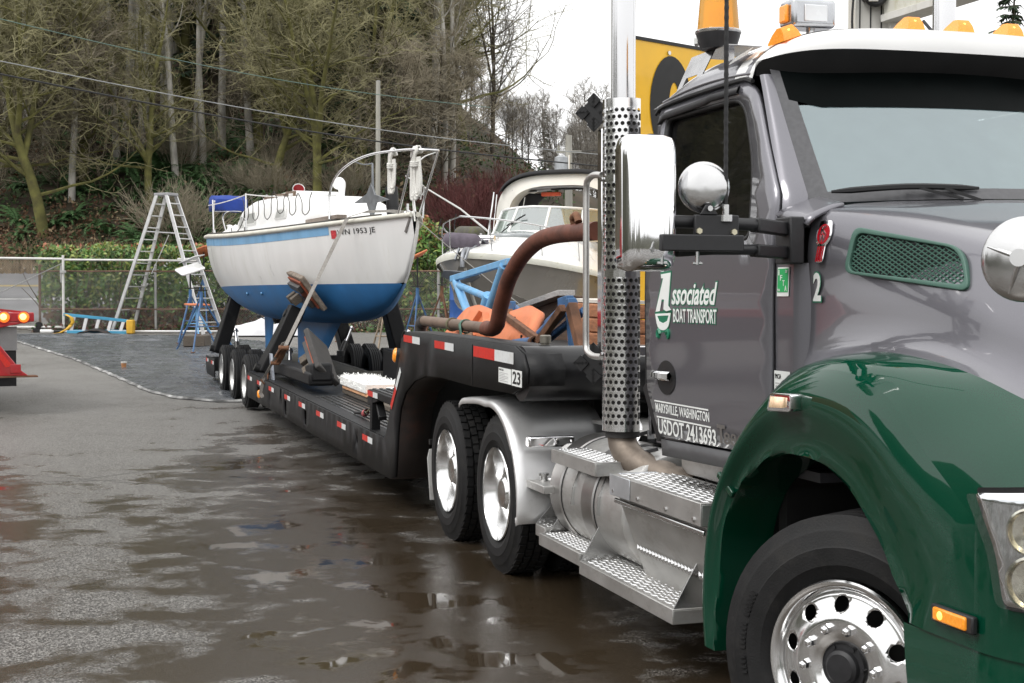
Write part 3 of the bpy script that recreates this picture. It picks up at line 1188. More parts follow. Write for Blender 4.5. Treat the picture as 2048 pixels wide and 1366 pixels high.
# side with the opening for the intake: drop the cells inside the opening outline
def inpoly(p, pl):
    c = False
    for i in range(len(pl)):
        a = pl[i]; b = pl[i - 1]
        if (a[1] > p[1]) != (b[1] > p[1]) and p[0] < (b[0] - a[0]) * (p[1] - a[1]) / (b[1] - a[1]) + a[0]:
            c = not c
    return c
mb.loft(mid)
# hood top
top = []
for i in range(N + 1):
    c = crease[i]
    arc = []
    for j in range(13):
        t = j / 12
        y = lerp(c.y, -c.y, t)
        arc.append(Vector((c.x + 0.02 * sin(pi * t), y, c.z + 0.055 * sin(pi * t) ** 0.7)))
    top.append(arc)
mb2 = MB()
mb2.loft(top)
mb.mirror_y()
mb.add(mb2.v, mb2.f)
hood = obj('hood', mb, GREY, truck, 50, fix=True)


def hoody(x, z):
    """y of the hood side at x, z (nearest lofted point)"""
    best = None
    for col in hoodside:
        for p in col:
            d = (p.x - x) ** 2 + (p.z - z) ** 2
            if best is None or d < best[0]:
                best = (d, p.y)
    return best[1]


# intake grille set in the hood side: frame, dark pit and a diamond mesh
cy = {}
def vmap(x, z, off):
    t = (x + 0.41) / 0.73
    s = (z - lerp(2.09, 1.98, t)) / (-0.18)
    y = lerp(lerp(hoody(-0.40, 2.085), hoody(0.235, 1.985), t), lerp(hoody(-0.40, 1.905), hoody(0.325, 1.83), t), s)
    return (x, y - off, z)
gm = pm('green_grey_plastic', (0.060, 0.135, 0.105), 0.45, var=0.1)
vin = [(lerp(-0.05, x, 0.93), lerp(1.95, z, 0.82)) for x, z in vent]
mb = MB()
mb.panel(vent, [vin], lambda x, z: vmap(x, z, 0.014), 0.1)
vf = obj('intake_frame', mb, gm, truck, solid=0.02, bevel=0.004)
mb = MB()
mb.panel(vin, [], lambda x, z: vmap(x, z, 0.004), 0.1)
obj('intake_pit', mb, SEAL, vf)
mb = MB()
for k in range(-30, 60):
    for sgn in (1, -1):
        # clip a slanted bar against the opening by sampling
        pts = []
        for q in range(61):
            x = lerp(-0.42, 0.34, q / 60)
            z = 1.95 + sgn * 0.62 * (x - (-0.42 + k * 0.036)) if sgn > 0 else 1.95 - 0.42 * (x - (-0.42 + k * 0.036))
            if inpoly((x, z), vin):
                pts.append((x, z))
        if len(pts) > 1:
            a = vmap(*pts[0], 0.012); b = vmap(*pts[-1], 0.012)
            mb.beam(a, b, 0.004, 0.004)
obj('intake_mesh', mb, gm, vf, 0)['kind'] = 'stuff'

# emblem: red shield with the letters
mb = MB()
em = [(-0.045, 0.10), (0.045, 0.10), (0.052, 0.07), (0.062, 0.035), (0.05, -0.005), (0.030, -0.02), (0.030, -0.105), (-0.030, -0.105), (-0.030, -0.02), (-0.05, -0.005), (-0.062, 0.035), (-0.052, 0.07)]
ex0 = -0.565; ez0 = 2.035
ey0 = hoody(ex0, ez0)
sc = 0.82
nb_ = [p for col in hoodside for p in col if (p.x - ex0) ** 2 + (p.z - ez0) ** 2 < 0.0196]
mx_ = sum(p.x for p in nb_) / len(nb_); mz_ = sum(p.z for p in nb_) / len(nb_); my_ = sum(p.y for p in nb_) / len(nb_)
sxx = sum((p.x - mx_) ** 2 for p in nb_); szz = sum((p.z - mz_) ** 2 for p in nb_); sxz = sum((p.x - mx_) * (p.z - mz_) for p in nb_)
sxy = sum((p.x - mx_) * (p.y - my_) for p in nb_); szy = sum((p.z - mz_) * (p.y - my_) for p in nb_)
dt_ = sxx * szz - sxz * sxz
esx = (sxy * szz - szy * sxz) / dt_; esz = (szy * sxx - sxy * sxz) / dt_
ey0 = my_ + esx * (ex0 - mx_) + esz * (ez0 - mz_) - 0.006
def emap(o): return lambda x, z: (ex0 + x * 0.72, ey0 - o - 0.004 + esx * x * .72 + esz * z * sc, ez0 + z * sc)
mb.panel(rpoly(em, 0.02, 3), [], emap(0.004), 0.05)
e0 = obj('hood_emblem', mb, CHROME, truck, solid=0.004)
mb = MB()
mb.panel(circ(0, 0.035, 0.049, 20), [], emap(0.0075), 0.05)
for i in range(4):
    xx = -0.022 + i * 0.0147
    mb.panel([(xx - 0.005, -0.10), (xx + 0.005, -0.10), (xx + 0.005, -0.025), (xx - 0.005, -0.025)], [], emap(0.0075), 0.1)
obj('emblem_enamel', mb, pm('red_enamel', (0.42, 0.008, 0.018), 0.2, var=0.05, coat=1.0), e0)
mb = place2d(text_mb('K', 0.030, 0.032, 0.003, bold=0.02), emap(0.0095)(-0.020, 0.036), (1, esx, 0), (0, esz, 1))
mb2 = place2d(text_mb('W', 0.040, 0.032, 0.003, bold=0.02), emap(0.0095)(-0.027, -0.006), (1, esx, 0), (0, esz, 1))
mb.add(mb2.v, mb2.f)
obj('emblem_letters', mb, CHROME, e0, 0)

# fender
mb = MB()
cols = []
for i in range(61):
    L = lip[i]; R_ = ridge[i]
    d = (R_ - L)
    t = i / 60
    bul = 0.035 * sin(pi * min(1, t * 1.02)) + 0.01
    col = [Vector((L.x, L.y + 0.22, L.z)) + d * -0.04, L + d * 0.0, L + d * 0.05 + Vector((0, -0.012, 0)), L + d * 0.22 + Vector((0, -0.016, 0)),
           L + d * 0.36 + Vector((0, -0.020 - bul * 0.3, 0)), L + d * 0.62 + Vector((0, -0.018 - bul, 0)), L + d * 0.86 + Vector((0, -0.012 - bul * 0.6, 0)), R_]
    cols.append(spline(col, 18))
mb.loft(cols)
lastcol = cols[-1][3:]
# upper surface: ridge back to the grey boundary
up0 = resample(ridge[26:], 40)
upb = resample([(-0.66, -1.045, 1.50)] + bound, 40)
cols = []
for i in range(41):
    a = up0[i]; b = upb[i]
    w_ = max(0.0, (i - 22) / 18) ** 2
    m1 = a.lerp(b, 0.25) + Vector((0.055 * w_, -0.050 * w_, 0.020 + .02 * w_))
    m2 = a.lerp(b, 0.7) + Vector((0.065 * w_, -0.062 * w_, 0.012 + .02 * w_))
    cols.append(spline([a, m1, m2, b], 8))
mb.loft(cols)
# rear flank of the fender back to the cab, closing the shell behind the ridge
cols = []
for i in range(0, 27):
    a = ridge[i]
    cols.append([a, a + Vector((-0.012, 0.03, 0.004)), a + Vector((0.02, 0.20, 0.0))])
mb.loft(cols)
# front corner below the ridge end
def front(u, v):
    """corner panel: u from side to nose, v from bottom seam to top"""
    ang = u * pi / 2
    x = 0.80 + 0.52 * sin(ang) * (1.0)
    y = -1.235 + 0.62 * (1 - cos(ang))
    z = lerp(0.735, lerp(1.13, 1.375, min(1, u / 0.69) ** 0.75), v)
    return Vector((x, y, z))
mb.grid(front, 18, 10)
cols = []
x_a = lastcol[0].x
low = [Vector((p.x, lerp(p.y, -1.235, min(1, (p.x - x_a) / .2)), 0.736)) for p in lastcol]
mb.loft([[a.lerp(b, k / 4) for a, b in zip(low, lastcol)] for k in range(5)])
mb.mirror_y()
obj('fender', mb, GREEN, truck, 60, fix=True)
# small chip of trim on the rear of the arch
mb = MB()
mb.beam((-1.00, -1.24, 1.06), (-0.875, -1.232, 0.985), 0.02, 0.03)
obj('arch_trim', mb, GREEN, truck, bevel=0.006)
# inner wheel house
mb = MB()
cols = []
for i in range(61):
    L = lip[i]
    cols.append([Vector((L.x, y, L.z + 0.012)) for y in (-1.16, -0.9, -0.55)])
mb.loft(cols)
cols = []
for i in range(61):
    L = lip[i]
    cols.append([Vector((L.x, -0.56, L.z + 0.012)), Vector((L.x, -0.56, 0.3))])
mb.loft(cols)
obj('wheel_house', mb, DARK, truck)
# bumper
mb = MB()
def bum(u, v):
    ang = max(0, u - 0.35) / 0.65 * pi / 2
    x = lerp(0.398, 0.80, min(1, u / 0.35)) + 0.58 * sin(ang)
    y = -1.225 + 0.8 * (1 - cos(ang)) - 0.012 * sin(pi * v)
    return Vector((x + 0.10 * (1 - v) * (1 - min(1, u / 0.35)), y, lerp(0.30, 0.732, v)))
mb.grid(bum, 26, 8)
mb.box((1.35, -0.5, 0.30), (1.40, 0.5, 0.735))
mb.mirror_y()
obj('bumper', mb, GREEN, truck, 60)
# grille surround on the nose
mb = MB()
mb.box((1.22, -0.60, 0.78), (1.33, 0.60, 1.70))
g0 = obj('radiator_grille', mb, CHROME, truck, bevel=0.02)
for k in range(12):
    mb = MB()
    mb.box((1.33, -0.56, 0.84 + k * 0.07), (1.345, 0.56, 0.86 + k * 0.07))
    obj('grille_slat', mb, STAIN, g0)
# headlight, on the corner
def hlmap(off):
    def f(x, z):
        # x = angle-like 0..1 round the corner
        p = front(x, 0.5)
        q = front(min(1, x + 0.02), 0.5)
        t = (q - p).normalized()
        nrm = Vector((t.y, -t.x, 0))
        return (p.x + nrm.x * off, p.y + nrm.y * off, z)
    return f
hlp = rpoly([(0.03, 1.22), (0.13, 1.06), (0.165, 0.90), (0.50, 0.90), (0.55, 1.27)], [.02, .05, .03, .05, .05], 5)
mb = MB()
mb.panel([(lerp(0.3, x, 1.06), lerp(1.06, z, 1.09)) for x, z in hlp], [], hlmap(0.006), 0.05)
hb = obj('headlight', mb, SEAL, truck, 60)
mb = MB()
mb.panel(hlp, [], hlmap(0.016), 0.04)
obj('headlight_reflector', mb, CHROME, hb, 60, solid=0.01)
mb = MB()
mb.panel(hlp, [], hlmap(0.058), 0.04)
obj('headlight_lens', mb, glassm('lamp_glass', (0.93, 0.95, 0.96), 0.07, 0.02), hb, 60)
for (u, z, r) in ((0.27, 1.13, 0.065), (0.28, 0.98, 0.075)):
    p = Vector(hlmap(0.020)(u, z))
    q = Vector(hlmap(0.06)(u, z))
    mb = MB()
    mb.lathe([(r * 1.06, 0.0), (r * 1.08, 0.022), (r * 0.98, 0.024), (r * 0.9, 0.006), (r * 0.45, 0.001), (r * 0.32, 0.018), (0.0, 0.026)], p, (q - p), 28)
    obj('headlight_bulb', mb, pm('warm_lamp', (0.92, 0.84, 0.72), 0.14, 0.95, var=0.15, vs=60), hb, 50)
# side marker
mb = MB()
mb.box((0.61, -1.262, 0.786), (0.83, -1.240, 0.842))
sm = obj('side_marker', mb, BLACK, truck, bevel=0.006)
mb = MB()
mb.box((0.632, -1.272, 0.794), (0.802, -1.255, 0.836))
obj('marker_lens', mb, AMBER, sm, bevel=0.006)
mb = MB()
mb.sphere((0.675, -1.272, 0.815), 0.014, 10, 6, (1, .4, 1))
obj('marker_bulb', mb, GLOW, sm)
# chrome repeater on the fender face
mb = MB()
rp_ = [(-0.415, 1.375), (-0.225, 1.385), (-0.215, 1.452), (-0.385, 1.447)]
mb.panel(rpoly(rp_, .015, 3), [], lambda x, z: (x, -1.292, z), 0.1)
rl = obj('turn_lamp', mb, CHROME, truck, solid=0.05, bevel=0.008)
mb = MB()
mb.panel([(-0.375, 1.392), (-0.272, 1.397), (-0.265, 1.437), (-0.360, 1.434)], [], lambda x, z: (x, -1.322, z), 0.1)
obj('turn_lamp_lens', mb, pm('pale_amber_lens', (0.85, 0.62, 0.45), 0.3, var=0.2, vs=60, emit=(1, 0.7, 0.4), estr=0.35), rl, solid=0.012)

# ------------------------------------------------ lettering and stickers on the cab side
def ontruck(name, txt, x, z, w, h, mat, parent, off=0.021, **kw):
    mb = text_mb(txt, w, h, 0.001, **kw)
    mb.v = [(x + p[0], yside(z + p[1]) - off - p[2], z + p[1]) for p in mb.v]
    return obj(name, mb, mat, parent, 0)


def onside(name, poly, mat, parent, off=0.021, holes=(), solid=0.0012):
    mb = MB()
    mb.panel(poly, holes, sidemap(off), 0.1)
    return obj(name, mb, mat, parent, 0, solid=solid)


# logo: big slanted A as a sail, small letters, and a boat with a swirl of water
sail = [(-2.095, 1.735), (-1.975, 1.925), (-1.985, 1.905), (-2.02, 1.905), (-2.035, 1.925), (-1.915, 1.93), (-1.945, 1.745), (-2.00, 1.745), (-1.985, 1.79), (-2.05, 1.79)]
A_ = [(-2.095, 1.738), (-2.005, 1.905), (-2.03, 1.905), (-2.035, 1.925), (-1.915, 1.932), (-1.935, 1.77), (-1.90, 1.75), (-1.96, 1.742), (-1.995, 1.752), (-1.985, 1.80), (-2.015, 1.80), (-2.04, 1.742)]
for off, mat, gr in ((0.0205, LETTERG, 0.010), (0.0220, LETTER, 0.0)):
    cx = sum(p[0] for p in A_) / len(A_); cz = sum(p[1] for p in A_) / len(A_)
    pl = [(p[0] + gr * (1 if p[0] > cx else -1), p[1] + gr * (1 if p[1] > cz else -1)) for p in A_]
    onside('logo_letter', pl, mat, dr, off)
    hull = spline([(-2.10 - gr, 0, 1.728 + gr), (-2.07, 0, 1.665 - gr), (-2.0, 0, 1.648 - gr), (-1.935, 0, 1.67 - gr), (-1.905 + gr, 0, 1.735 + gr)], 12)
    inner = [(-1.93, 1.722), (-1.95, 1.695), (-2.0, 1.683), (-2.05, 1.692), (-2.075, 1.718)]
    onside('logo_boat', [(p.x, p.z) for p in hull], mat, dr, off, [inner] if not gr else ())
    for cxs, sg in ((-2.06, 1), (-1.94, -1)):
        sw = [(cxs + sg * (0.020 - 0.018 * t / 12) * cos(t * 0.55), 1.628 + (0.022 - 0.010 * t / 12) * sin(t * 0.55)) for t in range(12)]
        mbs = MB()
        mbs.tube([(x, yside(z) - off, z) for x, z in sw], 0.006 + gr * 0.5, 5)
        obj('logo_wave', mbs, mat, dr)
for off, mat, bo in ((0.0205, LETTERG, 0.055), (0.0220, LETTER, 0.02)):
    e = 0.006 if bo > 0.05 else 0.0
    ontruck('logo_letters', 'ssociated', -1.895 - e, 1.775 - e, 0.515 + 2 * e, 0.105 + 2 * e, mat, dr, off, shear=0.30, bold=bo)
    ontruck('logo_letters', 'BOAT TRANSPORT', -1.875 - e, 1.690 - e, 0.49 + 2 * e, 0.066 + 2 * e, mat, dr, off, bold=bo * 0.6)
ontruck('town_letters', 'MARYSVILLE, WASHINGTON', -2.115, 1.227, 0.635, 0.054, LETTER, dr, bold=0.012)
ontruck('number_letters', 'USDOT 2413693', -2.09, 1.128, 0.675, 0.078, LETTER, dr, bold=0.015)
for z, x0, x1 in ((1.290, -2.128, -1.487), (1.212, -2.105, -1.466)):
    onside('letter_rule', [(x0, z - 0.003), (x1, z - 0.003), (x1, z + 0.004), (x0, z + 0.004)], LETTER, dr)
bd = ontruck('model_badge', 'T', -1.395, 1.150, 0.085, 0.085, pm('badge_grey', (0.30, 0.29, 0.28), 0.35, 0.8, var=0.05), dr, 0.024, bold=0.03)
bd = ontruck('model_badge', '880', -1.325, 1.150, 0.20, 0.055, pm('badge_grey', (0.3, 0.29, 0.28), 0.35), dr, 0.024, bold=0.02)
# permit stickers on the cowl
onside('permit_sticker', [(-0.835, 1.815), (-0.735, 1.815), (-0.735, 1.935), (-0.835, 1.935)], LETTER, truck, 0.004)
onside('permit_field', [(-0.829, 1.832), (-0.741, 1.832), (-0.741, 1.929), (-0.829, 1.929)], pm('bright_green_print', (0.02, 0.42, 0.12), 0.5, var=0.05), truck, 0.006)
for ch, x, z in (('I', -0.822, 1.902), ('F', -0.806, 1.880), ('T', -0.785, 1.858), ('A', -0.765, 1.836), ):
    ontruck('permit_letters', ch, x, z, 0.008 if ch == 'I' else 0.018, 0.023, LETTER, truck, 0.0075, bold=0.01)
ontruck('permit_letters', '20', -0.765, 1.912, 0.018, 0.012, LETTER, truck, 0.0075)
ontruck('permit_letters', 'WA', -0.826, 1.835, 0.022, 0.011, LETTER, truck, 0.0075)
onside('inspection_sticker', [(-0.862, 1.36), (-0.725, 1.36), (-0.725, 1.505), (-0.862, 1.505)], LETTER, truck, 0.004)
ontruck('inspection_letters', 'FMCSA', -0.852, 1.472, 0.052, 0.020, SEAL, truck, 0.006)
for k in range(7):
    onside('print_line', [(-0.85, 1.452 - k * 0.012), (-0.765, 1.452 - k * 0.012), (-0.765, 1.4545 - k * 0.012), (-0.85, 1.4545 - k * 0.012)], pm('grey_print', (0.35, 0.35, 0.36), 0.6), truck, 0.006)
y2 = hoody(-0.59, 1.85)
for off, mat, e in ((0.004, LETTERG, 0.006), (0.0052, LETTER, 0.0)):
    mb = text_mb('2', 0.062 + 2 * e, 0.115 + 2 * e, 0.001, bold=0.03)
    mb.v = [(-0.628 - e + p[0], y2 - off - p[2], 1.795 - e + p[1]) for p in mb.v]
    obj('unit_number', mb, mat, truck, 0)

# ------------------------------------------------ exhaust stack with pierced heat shield
def perforated(mb, cx, cy, R, z0, z1, a0, a1, cells, rows, hole, skip=()):
    dz = (z1 - z0) / rows
    da = (a1 - a0) / cells
    for r in range(rows):
        sh = 0.5 if r % 2 else 0.0
        for k in range(cells):
            a = a0 + (k + sh) * da
            b = a + da
            if b > a1 + 1e-6:
                continue
            za = z0 + r * dz; zb = za + dz
            am = (a + b) / 2; zm = (za + zb) / 2
            out = [(a, za), (am, za), (b, za), (b, zm), (b, zb), (am, zb), (a, zb), (a, zm)]
            P = lambda t, z: (cx + R * cos(t), cy + R * sin(t), z)
            if r in skip:
                mb.add([P(*q) for q in out], [(0, 1, 2, 3, 4, 5, 6, 7)])
                continue
            hr = hole
            inn = [(am + hr / R * cos(radians(-135 + 45 * i)), zm + hr * sin(radians(-135 + 45 * i))) for i in range(8)]
            mb.add([P(*q) for q in out] + [P(*q) for q in inn], [(i, (i + 1) % 8, 8 + (i + 1) % 8, 8 + i) for i in range(8)])


def stack(cy, s, full=True):
    cx = -2.73
    mb = MB()
    mb.tube([(cx, cy, z) for z in (2.80, 3.2, 3.9)] + [(cx - 0.05, cy, 4.05)], 0.066, 28)
    st_ = obj('exhaust_stack', mb, pm('stack_chrome', (0.66, 0.66, 0.67), 0.16, 1.0, var=0.03, vs=3), truck, 40)
    mb = MB()
    mb.cyl((cx, cy, 1.05), (cx, cy, 2.82), 0.095, 24)
    obj('muffler', mb, pm('shade_dark_muffler', (0.035, 0.033, 0.032), 0.7, var=0.3), st_, 40)  # dark colour paints in the shade seen through the shield's holes
    mb = MB()
    a0 = radians(-215); a1 = radians(35)
    if s > 0:
        a0, a1 = -a1, -a0
    perforated(mb, cx, cy, 0.112, 1.115, 2.835, a0, a1, 15, 47, 0.0116, skip=(22, 36))
    for z, h in ((1.085, 0.03), (2.835, 0.045)):
        mb.loft([[(cx + 0.112 * cos(lerp(a0, a1, i / 40)), cy + 0.112 * sin(lerp(a0, a1, i / 40)), z + q) for i in range(41)] for q in (0, h)])
    obj('heat_shield', mb, pm('pierced_chrome', (0.78, 0.78, 0.78), 0.15, 1.0, var=0.04), st_, 40)
    if not full:
        return
    mb = MB()
    el = spline([(cx, cy, 1.13), (cx, cy, 1.02), (cx + 0.08, cy + 0.02, 0.94), (cx + 0.24, cy + 0.08, 0.88), (cx + 0.52, cy + 0.2, 0.82)], 18)
    mb.tube(el, [0.080] * 8 + [0.086, 0.080, 0.080, 0.080, 0.087, 0.087, 0.080, 0.088, 0.088, 0.08, 0.08], 24)
    obj('exhaust_elbow', mb, SOOT, st_, 40)
    # grab handle fixed to the shield
    mb = MB()
    gp = [(-2.79, -1.10, 2.477), (-2.90, -1.11, 2.485)] + [(-2.975, -1.115, 2.46), (-3.0, -1.115, 2.40), (-3.0, -1.115, 2.0), (-3.0, -1.115, 1.57), (-2.975, -1.115, 1.51)] + [(-2.90, -1.11, 1.486), (-2.79, -1.10, 1.484)]
    mb.tube(spline(gp, 40), 0.018, 12)
    obj('grab_handle', mb, pm('satin_steel', (0.60, 0.59, 0.57), 0.38, 1.0, var=0.05), truck, 50)
    for x, z in ((-2.745, 2.45), (-2.745, 1.50)):
        mb = MB()
        mb.cyl((x, -1.113, z), (x, -1.122, z), 0.012, 8)
        obj('bolt', mb, STAIN, st_, 35)


stack(-1.0, -1)
stack(1.0, 1, False)
# bright backing panel inboard of the stack and its rubber pads
mb = MB()
mb.box((-3.40, -0.90, 1.50), (-3.33, -0.86, 2.80))
mb.box((-3.42, -0.86, 1.46), (-3.34, 0.86, 1.52))
mb.box((-3.42, -0.86, 2.50), (-3.34, 0.86, 2.56))
obj('headache_rack', mb, CHROME, truck, bevel=0.006)


def pad(x, y, z, s):
    mb = MB()
    rot = Matrix.Translation((x, y, z)) @ Matrix.Rotation(radians(52), 4, 'Z') @ Matrix.Rotation(radians(45), 4, 'Y')
    mb.box((-s, -0.03, -s), (s, 0.0, s), rot)
    for k in range(4):
        q = s * (0.28 + 0.2 * k)
        for sx_, sz_ in ((1, 1), (-1, 1), (1, -1), (-1, -1)):
            mb.box((sx_ * q, -0.042, sz_ * 0.02), (sx_ * (q + 0.018), -0.03, sz_ * (q + 0.018)), rot)
            mb.box((sx_ * 0.02, -0.042, sz_ * q), (sx_ * (q + 0.018), -0.03, sz_ * (q + 0.018)), rot)
    obj('rubber_pad', mb, SEAL, truck, 30)


pad(-3.43, -0.90, 2.90, 0.072)
pad(-3.43, -0.90, 1.42, 0.080)

# ------------------------------------------------ mirrors, on arms from the cowl
mb = MB()
mb.box((-0.75, -1.11, 1.945), (-0.62, -1.045, 2.135))
mb.beam((-0.68, -1.09, 2.085), (-0.56, -1.30, 2.095), 0.05, 0.055)
mb.beam((-0.68, -1.09, 1.99), (-0.56, -1.30, 1.995), 0.05, 0.05)
mb.tube([(-0.57, -1.28, 2.095), (-0.52, -1.50, 2.098), (-0.50, -1.70, 2.100)], 0.026, 10)
mb.tube([(-0.57, -1.28, 1.998), (-0.52, -1.50, 1.995), (-0.50, -1.66, 1.985)], 0.022, 10)
arm = obj('mirror_arm', mb, BLACK, truck, 50, bevel=0.008)
mb = MB()
mb.box((-0.475, -1.600, 2.035), (-0.455, -1.415, 2.125))
mb.box((-0.480, -1.745, 1.985), (-0.430, -1.405, 2.048))
obj('antenna_bracket', mb, BLACK, arm, bevel=0.005)
for y, z in ((-1.585, 2.062), (-1.440, 2.060)):
    mb = MB()
    mb.cyl((-0.455, y, z), (-0.443, y, z), 0.012, 6)
    obj('bolt', mb, pm('zinc', (0.6, 0.56, 0.42), 0.4, 0.8), arm, 35)
for y in (-1.735, -1.59):
    mb = MB()
    mb.cyl((-0.455, y, 1.985), (-0.455, y, 1.935), 0.008, 6)
    mb.cyl((-0.455, y - 0.02, 1.94), (-0.455, y + 0.02, 1.94), 0.006, 6)
    obj('clamp_screw', mb, STAIN, arm)
# chrome shell of the main mirror
mb = MB()
def shell(u, v):
    # superellipse tower, rounded top and bottom, flat at the back
    a = lerp(-pi / 2 - 0.55, pi / 2 + 0.55, u)
    t = lerp(-1, 1, v)
    e = (1 - abs(t) ** 9) ** 0.45
    cx_ = abs(cos(a)) ** 0.55 * (1 if cos(a) >= 0 else -1)
    sy_ = abs(sin(a)) ** 0.65 * (1 if sin(a) >= 0 else -1)
    return (-0.53 + 0.085 * cx_ * (0.35 + 0.65 * e), -1.772 + 0.110 * sy_ * (0.72 + 0.28 * e), 2.167 + 0.258 * t)
mb.grid(shell, 40, 44)
mh = obj('mirror_shell', mb, CHROME, truck, 70)
mb = MB()
mb.box((-0.565, -1.872, 1.925), (-0.545, -1.672, 2.41))
obj('mirror_glass', mb, pm('mirror_silver', (0.9, 0.9, 0.9), 0.02, 1.0), mh, bevel=0.005)
# round convex mirror above the arm: back of it towards us
mb = MB()
ax_ = Vector((0.95, -0.30, 0.05)).normalized()
mb.lathe([(0.0, 0.040), (0.03, 0.039), (0.06, 0.033), (0.085, 0.020), (0.098, 0.004), (0.100, -0.004), (0.095, -0.010), (0.0, -0.012)], (-0.50, -1.543, 2.232), ax_, 36)
cm = obj('convex_mirror', mb, STAIN, truck, 50)
mb = MB()
mb.prism([(-0.452, -1.58, 2.125), (-0.452, -1.505, 2.125), (-0.452, -1.53, 2.163), (-0.452, -1.555, 2.163)], (-0.012, 0, 0))
obj('mirror_clamp', mb, BLACK, cm, bevel=0.003)
mb = MB()
mb.cyl((-0.452, -1.543, 2.148), (-0.440, -1.543, 2.148), 0.011, 8)
obj('bolt', mb, STAIN, cm)
# whip antenna in a spiral sleeve
mb = MB()
mb.tube([(-0.465, -1.468, 2.12 + i * 0.012) for i in range(85)], [0.0085 + 0.0016 * ((i % 3) == 0) for i in range(85)], 8)
an = obj('antenna', mb, SEAL, truck, 30)
mb = MB()
mb.cyl((-0.465, -1.468, 2.12), (-0.465, -1.468, 2.165), 0.013, 10)
mb.cyl((-0.465, -1.468, 2.10), (-0.465, -1.468, 2.125), 0.028, 12)
obj('antenna_base', mb, STAIN, an, 40)
# round mirror on the hood, seen from its back, with a three-armed bracket
mb = MB()
hx = Vector((0.975, -1.20, 1.922))
a2 = Vector((0.62, -0.78, 0.05)).normalized()
mb.lathe([(0.0, 0.030), (0.05, 0.028), (0.10, 0.018), (0.122, 0.004), (0.126, -0.004), (0.120, -0.012), (0.0, -0.014)], hx, a2, 40)
hm = obj('hood_mirror', mb, STAIN, truck, 50)
r1 = a2.cross(Vector((0, 0, 1))).normalized()
u1 = r1.cross(a2)
for k, ang in enumerate((160, 250, 40)):
    d = r1 * -cos(radians(ang)) + u1 * sin(radians(ang))
    mb = MB()
    mb.tube([hx + a2 * 0.045, hx + a2 * 0.032 + d * 0.06, hx + a2 * 0.012 + d * 0.108], [0.007, 0.006, 0.004], 8)
    obj('bracket_arm', mb, STAIN, hm, 50)
mb = MB()
mb.cyl(hx + a2 * 0.02, hx + a2 * 0.06, 0.026, 16)
mb.cyl(hx + a2 * 0.05, hx + Vector((0.12, 0.30, -0.10)), 0.012, 10)
obj('mirror_post', mb, STAIN, hm, 50)

# ------------------------------------------------ roof lamps, beacon, horn lamp
def lamp_mb():
    mb = MB()
    prof = [(-0.075, 0.0), (-0.075, 0.010), (-0.03, 0.040), (0.02, 0.062), (0.055, 0.060), (0.075, 0.03), (0.080, 0.0)]
    mb.loft([[(x, y * (1 - 0.35 * max(0, z) / 0.062), z) for x, z in prof] for y in (-0.045, -0.03, 0, 0.03, 0.045)])
    for y in (-0.045, 0.045):
        mb.add([(x, y * (1 - 0.35 * z / 0.062), z) for x, z in prof], [tuple(range(len(prof)))])
    return mb
for i, y in enumerate((-0.80, -0.205, 0.055, 0.32, 0.75)):
    o = obj('clearance_lamp', lamp_mb(), AMBER, truck, 40)
    o.location = (-1.22 - (0.05 if abs(y) > .6 else 0), y, roof_z(-1.3, y) + (0.002 if abs(y) < .6 else -0.004))
    o.rotation_euler = (0.35 if y < -0.6 else (-0.35 if y > 0.6 else 0), 0, 0.0)
    mb = MB()
    mb.sphere((0.063, 0, 0.032), 0.014, 8, 6, (0.6, 1, 1))
    obj('lamp_bulb', mb, GLOW, o)
# amber rotating beacon on its bent bracket
bx, by, bz = -1.96, -0.80, 2.965
mb = MB()
mb.box((bx - 0.24, by - 0.03, bz + 0.065), (bx + 0.16, by + 0.16, bz + 0.071))
for off in (0.0, 0.005):
    mb.panel([(-0.24, 0), (0.04, 0), (0.02, 0.10), (0.0, 0.175), (-0.045, 0.175), (-0.055, 0.115), (-0.19, 0.115), (-0.20, 0.205), (-0.25, 0.205), (-0.25, 0.10)], [], lambda u, v: (bx + u, by - 0.03 - 0.45 * v - off, bz + 0.068 - v), 0.2)
mb.box((bx + 0.02, by + 0.02, bz - 0.02), (bx + 0.06, by + 0.06, bz + 0.066))
bb = obj('beacon_bracket', mb, STAIN, truck, bevel=0.002)
mb = MB()
mb.lathe([(0.0, 0.071), (0.088, 0.071), (0.108, 0.135), (0.110, 0.150), (0.0, 0.150)], (bx, by, bz), (0, 0, 1), 32)
obj('beacon_base', mb, BLACK, bb, 40)
mb = MB()
mb.lathe([(0.111, 0.146), (0.114, 0.150), (0.114, 0.160), (0.110, 0.163)], (bx, by, bz), (0, 0, 1), 32)
obj('beacon_ring', mb, STAIN, bb, 40)
amb = glassm('amber_dome', (1.0, 0.55, 0.04), 0.05, 0.62, (1.0, 0.47, 0.02), 0.08)  # strong amber film paints in daylight passing through the translucent dome
mb = MB()
pr = [(0.106, 0.160)]
for i in range(14):
    z = 0.165 + i * 0.012
    pr += [(0.104 - 0.0010 * i, z), (0.1028 - 0.0010 * i, z + 0.006)]
pr += [(0.080, 0.34), (0.05, 0.355), (0.0, 0.36)]
mb.lathe(pr, (bx, by, bz), (0, 0, 1), 36)
obj('beacon_dome', mb, amb, bb, 25)
mb = MB()
mb.lathe([(0.0, 0.165), (0.05, 0.17), (0.055, 0.26), (0.02, 0.30), (0, 0.30)], (bx, by, bz), (0, 0, 1), 12)
obj('beacon_reflector', mb, pm('orange_reflector_glow', (0.9, 0.42, 0.05), 0.3, var=0.2, emit=(1, .5, .05), estr=0.4), bb)  # added glow stands in for daylight inside the unlit beacon
mb = MB()
